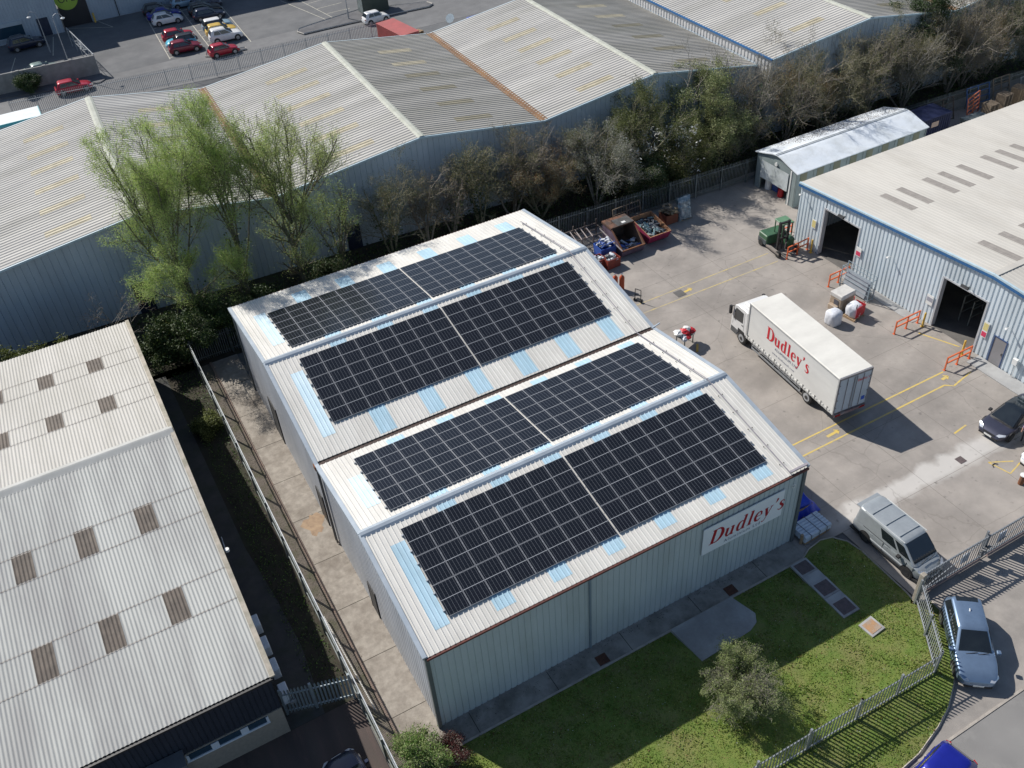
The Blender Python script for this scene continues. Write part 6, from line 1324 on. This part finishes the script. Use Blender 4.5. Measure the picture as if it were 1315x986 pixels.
def grow(rg, starts, up=.25, ratio=.62, levels=3, kids=(5, 6, 5), wob=.22, ang=(25, 55), seg=4, tip=.006, droop=0.):
    """starts: (pos, dir, length, radius); returns segment arrays per level and twig points"""
    segs = [[] for _ in range(levels+1)]; cur = [(np.array(p, float), np.array(d, float)/np.linalg.norm(d), L, r) for p, d, L, r in starts]; pts = []
    for lv in range(levels+1):
        nxt = []
        for p, d, L, r in cur:
            q = p.copy(); dd = d.copy(); nodes = [(q.copy(), dd.copy())]; m = seg if lv < levels else 2
            r1 = max(tip, r*(.45 if lv == 0 else .35))
            for i in range(m):
                dd = dd+rg.normal(size=3)*wob*(.5 if lv == 0 else 1); dd[2] += up*(.3 if lv == 0 else .55)-droop*lv*.25; dd /= np.linalg.norm(dd)
                q2 = q+dd*L/m; ra = r+(r1-r)*i/m; rb = r+(r1-r)*(i+1)/m; segs[lv].append((q, q2, ra, rb)); q = q2; nodes.append((q.copy(), dd.copy()))
            if lv >= levels-1: pts += [(n_[0], lv) for n_ in nodes[1:]]
            if lv < levels:
                K = kids[lv] if isinstance(kids[lv], int) else kids[lv]
                for j in range(K):
                    t = rg.uniform(.3 if lv == 0 else .15, 1.); i = min(m-1, int(t*m)); fr = t*m-i; pos = nodes[i][0]*(1-fr)+nodes[i+1][0]*fr; bd = nodes[i+1][1]
                    a = math.radians(rg.uniform(*ang)); w = rg.normal(size=3); w -= w.dot(bd)*bd; w /= np.linalg.norm(w)
                    nd = bd*math.cos(a)+w*math.sin(a); rr = max(tip, (r+(r1-r)*t)*.6); nxt.append((pos, nd, L*ratio*rg.uniform(.65, 1.15)*(1.15-.45*t), rr))
        cur = nxt
    return segs, np.array([p_[0] for p_ in pts])
def tree(name, label, loc, starts, seed, barkm, leafspec, cat='tree', group=None, trunk_levels=1, ivy=0, **kw):
    """leafspec: list of (material, leaves per twig point, size, jitter)"""
    rg = np.random.default_rng(seed); t = thing(name, label, cat, loc, 0, group)
    segs, pts = grow(rg, starts, **kw); tr = [s for lv in segs[:trunk_levels] for s in lv]; tw = [s for lv in segs[trunk_levels:] for s in lv]
    V, F = tubes([s[0] for s in tr], [s[1] for s in tr], [s[2] for s in tr], [s[3] for s in tr], 7); npmesh('trunk', V, F, [barkm], None, t)
    V, F = tubes([s[0] for s in tw], [s[1] for s in tw], [s[2] for s in tw], [s[3] for s in tw], 3); Vs = [V]; Fs = [F]; Mi = [np.zeros(len(F), int)]; mats = [barkm]; off = len(V)
    for k, (m, n, size, jit) in enumerate(leafspec):
        cnt = int(len(pts)*n); idx = rg.integers(0, len(pts), cnt); c = pts[idx]+rg.normal(size=(cnt, 3))*jit
        keep = rg.random(cnt) < np.clip(.55+.6*np.sin(c[:, 0]*1.9+c[:, 2]*1.3+seed)*np.cos(c[:, 1]*1.7+seed), .15, 1)*(np.clip(c[:, 2]/7, .35, 1) if name == 'willow_tree' else 1); c = c[keep]; c = c[c[:, 2] > .05]
        V, F = leaves(c, size, rg); Vs.append(V); Fs.append(F+off); off += len(V); Mi.append(np.full(len(F), k+1)); mats.append(m)
    if ivy:
        base = np.array([s[0] for s in tr]); c = base[rg.integers(0, len(base), ivy)]+rg.normal(size=(ivy, 3))*np.array([.28, .28, .5]); c = c[(c[:, 2] > 0)]
        V, F = leaves(c, .16, rg, asp=.9); Vs.append(V); Fs.append(F+off); off += len(V); Mi.append(np.full(len(F), len(mats))); mats.append(LDARK)
    npmesh('crown', np.concatenate(Vs), np.concatenate(Fs), mats, np.concatenate(Mi), t); return t
GT_ = 'trees between the yard fence and the panelled building'
def multi(H, n, spread, lean=(0, 0), r=.16, seed=0, z0=0.):
    rg = np.random.default_rng(seed+77); out = []
    for i in range(n):
        a = 2*math.pi*i/n+rg.uniform(-.5, .5); s = spread*rg.uniform(.5, 1.1); out.append(((0.1*math.cos(a), .1*math.sin(a), z0), (math.cos(a)*s+lean[0], math.sin(a)*s+lean[1], 1), H*rg.uniform(.75, 1), r*rg.uniform(.7, 1)))
    return out
def willow(label, loc, H, fork, n, spread, seed, lm, lean, leafn=(4.2, 1.6), kids=(10, 7, 5), low=6, lr=.9):
    rg = np.random.default_rng(seed); f = (lean[0]*fork, lean[1]*fork, fork)
    st = [((0, 0, 0), (lean[0], lean[1], 1), fork*1.05, .24)]
    for i in range(n):
        a = 2*math.pi*i/n+rg.uniform(-.4, .4); s = spread*rg.uniform(.3, 1.); st.append((f if i % 3 else (f[0]*.7, f[1]*.7, fork*.7), (math.cos(a)*s, math.sin(a)*s, 1), (H-fork)*rg.uniform(.75, 1.05)*(1 if i % 3 else 1.1), .075))
    for i in range(low):
        a = rg.uniform(0, 6.28); k = rg.uniform(.35, .95); st.append(((f[0]*k, f[1]*k, fork*k), (math.cos(a)*1.3, math.sin(a)*1.3-.2, .9), (H-fork)*.42*lr, .05))
    return tree('willow_tree', label, loc, st, seed, BARKD, [(lm, leafn[0]*2.3, .082, .2), (LWIL2 if lm is LWIL else LWIL, leafn[1]*2.3, .078, .24)], 'tree', GT_, ivy=420, up=.24, ratio=.42, levels=3, kids=kids, ang=(20, 55), wob=.14, tip=.006)
willow('broad fresh green willow with a leaning trunk, leftmost of the three tall willows', (-1.5, 38.9, 0), 15.4, 6.0, 11, .8, 3, LWIL, (-.05, .02), leafn=(3.6, 1.8), kids=(12, 7, 5), low=4, lr=1.6)
willow('narrow upright bright green willow, middle one of the three tall willows', (3.0, 38.6, 0), 15.7, 6.0, 8, .26, 8, LWIL, (-.02, 0), leafn=(5.0, 2.2), kids=(12, 7, 5), low=0, lr=.6)
willow('wide yellowish willow with fanned bare limbs, rightmost of the three tall willows', (6.9, 38.4, 0), 14.6, 6.8, 12, .78, 14, LWIL2, (.02, 0), leafn=(1.7, 1.0), kids=(12, 7, 5), low=3, lr=1.5)
willow('thin young willow rising between the rightmost willow and the navy door', (10.0, 38.2, 0), 7.5, 2.8, 6, .6, 21, LWIL, (.05, 0), leafn=(.8, .4), kids=(8, 6, 4), low=0)
def bare(label, x, y, H, n, spread, seed, bm=BARKB, ls=None, name='bare_tree', kids=(10, 7, 5), fork=True, **kw):
    st = multi(H, n, spread, seed=seed, r=.11)
    k = dict(up=.13, ratio=.5, levels=3, ang=(22, 60), wob=.22, tip=.0065); k.update(kw)
    return tree(name, label, (x, y, 0), st, seed, bm, ([(m_, n_*1.7, z_, j_*1.25) for m_, n_, z_, j_ in ls] if ls is not None else [(LBUD, 3.0, .08, .18), (LOLIVE, 1.2, .08, .2)]), 'tree', GT_, kids=kids, **k)
bare('leggy bare tree with mossy foot just right of the navy door', 15.0, 39.6, 7.0, 4, .26, 31, BARKO, [(LBUD, 1.2, .08, .12), (LDARK, .8, .1, .2)], ivy=500)
bare('thin grey brown tree second to the right of the navy door', 18.2, 39.8, 6.3, 4, .24, 32, BARKB)
bare('purplish bare tree third to the right of the navy door', 20.6, 39.9, 6.0, 4, .28, 33, BARKB, [(LBR, .7, .08, .12), (LOLIVE, .6, .08, .14)], ivy=500)
bare('twiggy olive tree with ivy foot, below the first ridge end', 23.2, 39.9, 7.0, 4, .28, 34, BARKO, [(LBUD, .8, .1, .12), (LOLIVE, .9, .1, .15)], ivy=900)
bare('brown bare tree behind the far corner of the solar roof', 26.3, 39.8, 7.3, 4, .3, 35, BARKB, ivy=300)
bare('round crowned brown tree under the right hand rusty gutter', 30.6, 40.2, 6.7, 4, .5, 36, BARKB, [(LBR, .7, .09, .12)])
bare('pale whitish flowering tree behind the steel rack', 33.4, 37.4, 7.2, 7, .5, 37, BARKP, [(LCATK, 3.2, .09, .12), (LOLIVE, 1.2, .1, .14)], name='pale_tree', kids=(8, 6, 5), ivy=700)
bare('olive green bushy tree left of the ivy clad stem', 38.2, 39.6, 7.9, 5, .42, 38, BARKO, [(LOLIVE, 5, .12, .16)], name='olive_tree', ivy=900)
bare('tall bare pale limbed tree with an ivy clad stem above the white blossoms', 42.3, 40.2, 9.3, 3, .35, 39, BARKP, [(LBUD, .3, .08, .1)], kids=(5, 4, 4), ivy=1400)
bare('small tree dotted with large white blossoms behind the tipping skip', 40.6, 35.9, 5.4, 5, .6, 40, BARKD, [(LWHITE, .5, .26, .12)], name='magnolia_tree', kids=(6, 4, 4))
bare('evergreen with pale yellow green top standing against the panelled wall', 46.6, 39.9, 7.9, 5, .33, 41, BARKD, [(LEVER, 7, .14, .2)], name='evergreen_tree', kids=(8, 6, 5))
bare('rounded pale leafed evergreen bush behind the fence left of the shed', 45.2, 36.3, 5.2, 7, .6, 42, BARKD, [(LEVER, 6.5, .12, .18)], name='evergreen_tree', kids=(7, 6, 5))
bare('grey olive bush behind the fence above the rusty brown crate', 41.6, 36.1, 4.2, 7, .7, 43, BARKB, [(LOLIVE, 5, .12, .2), (LBUD, 1.5, .1, .2)], name='evergreen_tree')
bare('sprawling bramble tangle behind the fence between the pale tree and olive bush', 37.2, 36.2, 3.4, 8, .9, 44, BARKB, [(LDARK, 5, .13, .2), (LBUD, 1, .1, .2)], name='shrub')
bare('tall bare tree with white limbs at the corner between the two panelled buildings', 50.4, 38.3, 9.0, 4, .45, 45, BARKP, [(LBUD, .5, .09, .12)], ivy=900)
bare('brown bare tree reaching over the edge of the blue edged roof', 54.3, 37.2, 9.2, 5, .5, 46, BARKB, ivy=500)
bare('bare olive brown tree left of the tall navy doorway', 58.2, 36.6, 8.2, 5, .5, 47, BARKO, ivy=400)
bare('wide brown bare tree behind the middle of the silvery shed', 63.6, 36.4, 8.0, 7, .45, 48, BARKB, [(LBUD, 1.2, .09, .12), (LOLIVE, .8, .1, .15)], ivy=600)
bare('pale twigged spreading tree behind the far end of the silvery shed', 68.4, 36.2, 8.2, 6, .38, 149, BARKP, [(LBUD, 1.2, .09, .12)], ivy=300)
bare('dark green conifer like tree between the pale twigged trees', 72.0, 38.0, 8.6, 4, .25, 50, BARKD, [(LDARK, 7, .16, .2)], name='evergreen_tree')
bare('brown grey tree behind the orange lattice panel', 75.0, 36.4, 8.6, 7, .45, 151, BARKB, [(LBUD, 1.2, .09, .12)], ivy=500)
bare('tall bare tree at the right end of the row near the frame edge', 80.5, 36.6, 8.8, 6, .4, 52, BARKB, [(LBUD, 1.2, .09, .12), (LDARK, 1, .12, .2)], ivy=900)
bare('farthest bare tree of the row at the top right corner', 86.5, 36.4, 9.2, 6, .4, 53, BARKB, [(LBUD, 1.2, .09, .12), (LDARK, 2, .12, .2)], ivy=900)
bare('bare tree partly behind the far end of the row, against the last gable', 78.0, 39.2, 8.0, 6, .35, 154, BARKB, [(LBUD, 1.6, .09, .12)])
bare('bare tree against the blue wall between the shed and the last gable', 66.4, 38.9, 7.6, 5, .5, 55, BARKB, [(LBUD, 1.0, .09, .12)])
for q_, (x, y, h, n, sp, lab) in enumerate(((47.9, 37.2, 5.0, 7, .7, 'tangled olive brown thicket just behind the left corner of the shed'), (56.2, 38.6, 7.4, 6, .5, 'brown tree filling the gap left of the tall navy doorway'), (60.9, 37.6, 5.6, 6, .6, 'low tangled tree right of the tall navy doorway'),
        (70.2, 37.6, 7.2, 6, .5, 'grey brown tree beside the dark green conifer like one'), (77.3, 36.6, 6.8, 6, .55, 'olive brown tree above the grey pallet stacks'), (83.6, 37.4, 7.8, 6, .5, 'brown tree near the right frame edge above the white trestle'), (35.6, 38.9, 6.4, 6, .55, 'olive brown tree between the pale flowering tree and the olive bushy one'), (28.5, 38.7, 5.0, 6, .6, 'small brambly tree just beyond the far corner of the solar roof'))):
    bare(lab, x, y, h, n, sp, 201+q_, (BARKB, BARKO)[q_ % 2], [(LBUD, 2.0, .08, .15), ((LOLIVE, LBR, LDARK)[q_ % 3], 1.6, .09, .16)], ivy=500)
def shrub(label, loc, H, n, spread, seed, bm, ls, name='shrub', group=None, **kw):
    k = dict(up=.12, ratio=.55, levels=3, kids=(6, 6, 4), ang=(25, 65), wob=.2, tip=.006); k.update(kw)
    return tree(name, label, loc, multi(H, n, spread, seed=seed, r=.05), seed, bm, ls, 'shrub', group, **k)
shrub('round twiggy bush with fresh tips on the lawn at the edge of the building shadow', (13.05, -6.2, .2), 2.3, 20, .92, 61, bark('grey_twig', (.27, .25, .2), (.19, .18, .14)), [(LBUSH, 4.2, .07, .08)], name='lawn_bush', kids=(8, 7, 4))
shrub('leafy green bush overhanging the path at the corner between fence and lawn', (-1.75, -1.75, .05), 2.0, 12, .8, 62, BARKB, [(LBUSH, 4.5, .1, .12), (LFRESH, 2.2, .1, .12)], name='leafy_bush')
shrub('small dark red leaved shrub beside the green bush at the path corner', (-.35, -1.75, .05), 1.1, 8, .9, 63, BARKB, [(LRED, 3.5, .07, .1), (LCATK, .5, .06, .1)])
shrub('dark glossy laurel filling the end of the alley below the willows', (-3.9, 36.2, 0), 2.9, 10, .8, 64, BARKD, [(LDARK, 8, .17, .2), (LOLIVE, 1.2, .15, .2)])
shrub('second dark laurel between the alley end and the warehouse corner', (-1.2, 36.7, 0), 3.3, 10, .8, 65, BARKD, [(LDARK, 8, .17, .2), (LWIL, .8, .12, .2)])
shrub('ivy covered thicket below the middle willow', (3.0, 36.6, 0), 2.6, 10, .9, 66, BARKD, [(LDARK, 8, .15, .25)])
shrub('brambly thicket beside the navy door below the thin willow', (8.4, 37.0, 0), 2.6, 10, .9, 67, BARKD, [(LDARK, 6, .15, .25), (LBUD, 1, .1, .2)])
shrub('spiky green plant peeping over the far edge of the cement roof', (-13.2, 37.7, 0), 3.3, 9, .6, 68, BARKD, [(LOLIVE, 4, .2, .2)])
shrub('sapling with rusty orange leaves against the blue wall above the cement roof', (-6.7, 38.6, 0), 5.2, 3, .4, 69, BARKP, [(LBR, .6, .1, .12)], kids=(5, 4, 3))
shrub('low sunlit weeds at the top end of the alley', (-4.0, 27.5, 0), 1.0, 12, 1.3, 70, BARKO, [(LOLIVE, 4, .12, .15), (LWIL2, 1, .1, .15)])
shrub('dark bush at the foot of the block wall by the street', (-6.4, 98.3, 0), 1.7, 9, .8, 71, BARKD, [(LDARK, 8, .15, .18)])
# ground cover nobody could count
def cover_stuff(name, label, regions, specs, seed, cat='ground cover'):
    rg = np.random.default_rng(seed); Vs = []; Fs = []; Mi = []; off = 0; mats = []
    for m, dens, size, h, zf in specs:
        mats.append(m)
        for (x0, x1, y0, y1, k) in regions:
            n = int((x1-x0)*(y1-y0)*dens*k); c = np.stack([rg.uniform(x0, x1, n), rg.uniform(y0, y1, n), np.zeros(n)], 1)
            lump = .5+.5*np.sin(c[:, 0]*1.3+seed)*np.cos(c[:, 1]*1.9+c[:, 0]*.4); lump2 = .5+.5*np.sin(c[:, 0]*3.1+c[:, 1]*2.3)
            c = c[rg.random(n) < .35+.65*lump*lump2+.1]; 
            if callable(zf):
                z, ok = zf(c[:, 0], c[:, 1]); c = c[ok]; z = z[ok]
            else: z = zf
            c[:, 2] = z+rg.random(len(c))**1.5*h*(.4+.6*(.5+.5*np.sin(c[:, 0]*1.3+seed)*np.cos(c[:, 1]*1.9)))
            V, F = leaves(c, size, rg, flat=.2, asp=.5); Vs.append(V); Fs.append(F+off); off += len(V); Mi.append(np.full(len(F), len(mats)-1))
    o = npmesh(name, np.concatenate(Vs), np.concatenate(Fs), mats, np.concatenate(Mi)); o['kind'] = 'stuff'; tag(o, label, cat); return o
cover_stuff('undergrowth', 'dark ivy and bramble undergrowth covering the strip below the row of trees', [(-16, 88, 35.4, 42.2, 1)], [(LDARK, 26, .26, 1.2, 0.), (LOLIVE, 5, .2, 1.2, 0.), (LBR, 3, .16, .7, 0.)], 5)
cover_stuff('alley_growth', 'rough dark grass and weeds along the alley side of the long fence', [(-4.7, -3.05, 4.6, 35, 1)], [(LDARK, 60, .12, .25, 0.), (LFRESH, 45, .1, .22, 0.)], 6)
cover_stuff('gravel_weeds', 'scattered weeds and leaf litter along the gravel strip', [(-2.8, -1.8, -2, 34, 1), (-.25, 0.0, 10, 22, .7)], [(LOLIVE, 14, .07, .1, .02), (LBR, 22, .06, .03, .03)], 7)
def lz(x, y):
    ok = np.array([inside(a, b, poly) for a, b in zip(x, y)]); up_ = np.clip((-1.42-y)/2, 0, 1)*np.clip((24.5-x)/1.5, 0, 1); lo_ = np.clip((y+13)/3, 0, 1); e = np.where(y > -9.8, up_, lo_)
    slab = ((x > 12.5) & (x < 17) & (y > -3.8)) | ((x > 20.4) & (x < 21.7) & (y > -5.6) & (y < -1.4)) | ((x > 20.8) & (x < 21.85) & (y > -7.1) & (y < -6.1))
    return .02+.22*e, ok & ~slab
GB1 = leafm('grass_blade', (.13, .22, .03), (.2, .27, .045), .4); GB2 = leafm('grass_blade_light', (.24, .3, .05), (.32, .33, .1), .45)
cover_stuff('lawn_grass', 'short uneven grass with daisies and dead leaves over the whole lawn', [(0, 25.5, -13.4, -1.4, 1)], [(GB1, 210, .1, .05, lz), (GB2, 110, .09, .06, lz), (LBR, 20, .085, .05, lambda x, y: (lz(x, y)[0]+.03, lz(x, y)[1])), (LWHITE, 4, .05, .03, lambda x, y: (lz(x, y)[0]+.07, lz(x, y)[1]))], 8)
cover_stuff('path_litter', 'dark leaf litter along the foot of the shaded front wall', [(.3, 21, -.5, -.12, 1), (1, 8, -.9, -.5, .3)], [(M('litter', (.05, .035, .025)), 60, .06, .03, .03)], 9)
def shedz(x, y):
    return np.interp(y, [p_[0] for p_ in prof], [p_[1] for p_ in prof])+.005, np.ones(len(x), bool)
prof = [(27.55, 3.26), (28.7, 3.56), (29.7, 3.86), (30.2, 3.93), (30.7, 3.86), (31.7, 3.56), (32.85, 3.26)]
cover_stuff('roof_leaf_litter', 'brown dead leaves and twigs caught on the far slope of the silvery shed roof', [(50, 61.8, 30.9, 32.8, 1), (55, 61.8, 30.5, 31.2, .6), (48.5, 55, 31.8, 32.8, .5)], [(M('leaf_litter', (.13, .085, .055), (.08, .055, .04)), 120, .07, .02, shedz), (LBR, 60, .06, .03, shedz)], 12)
# the row of clutter is complete; nothing below changes the camera or the light
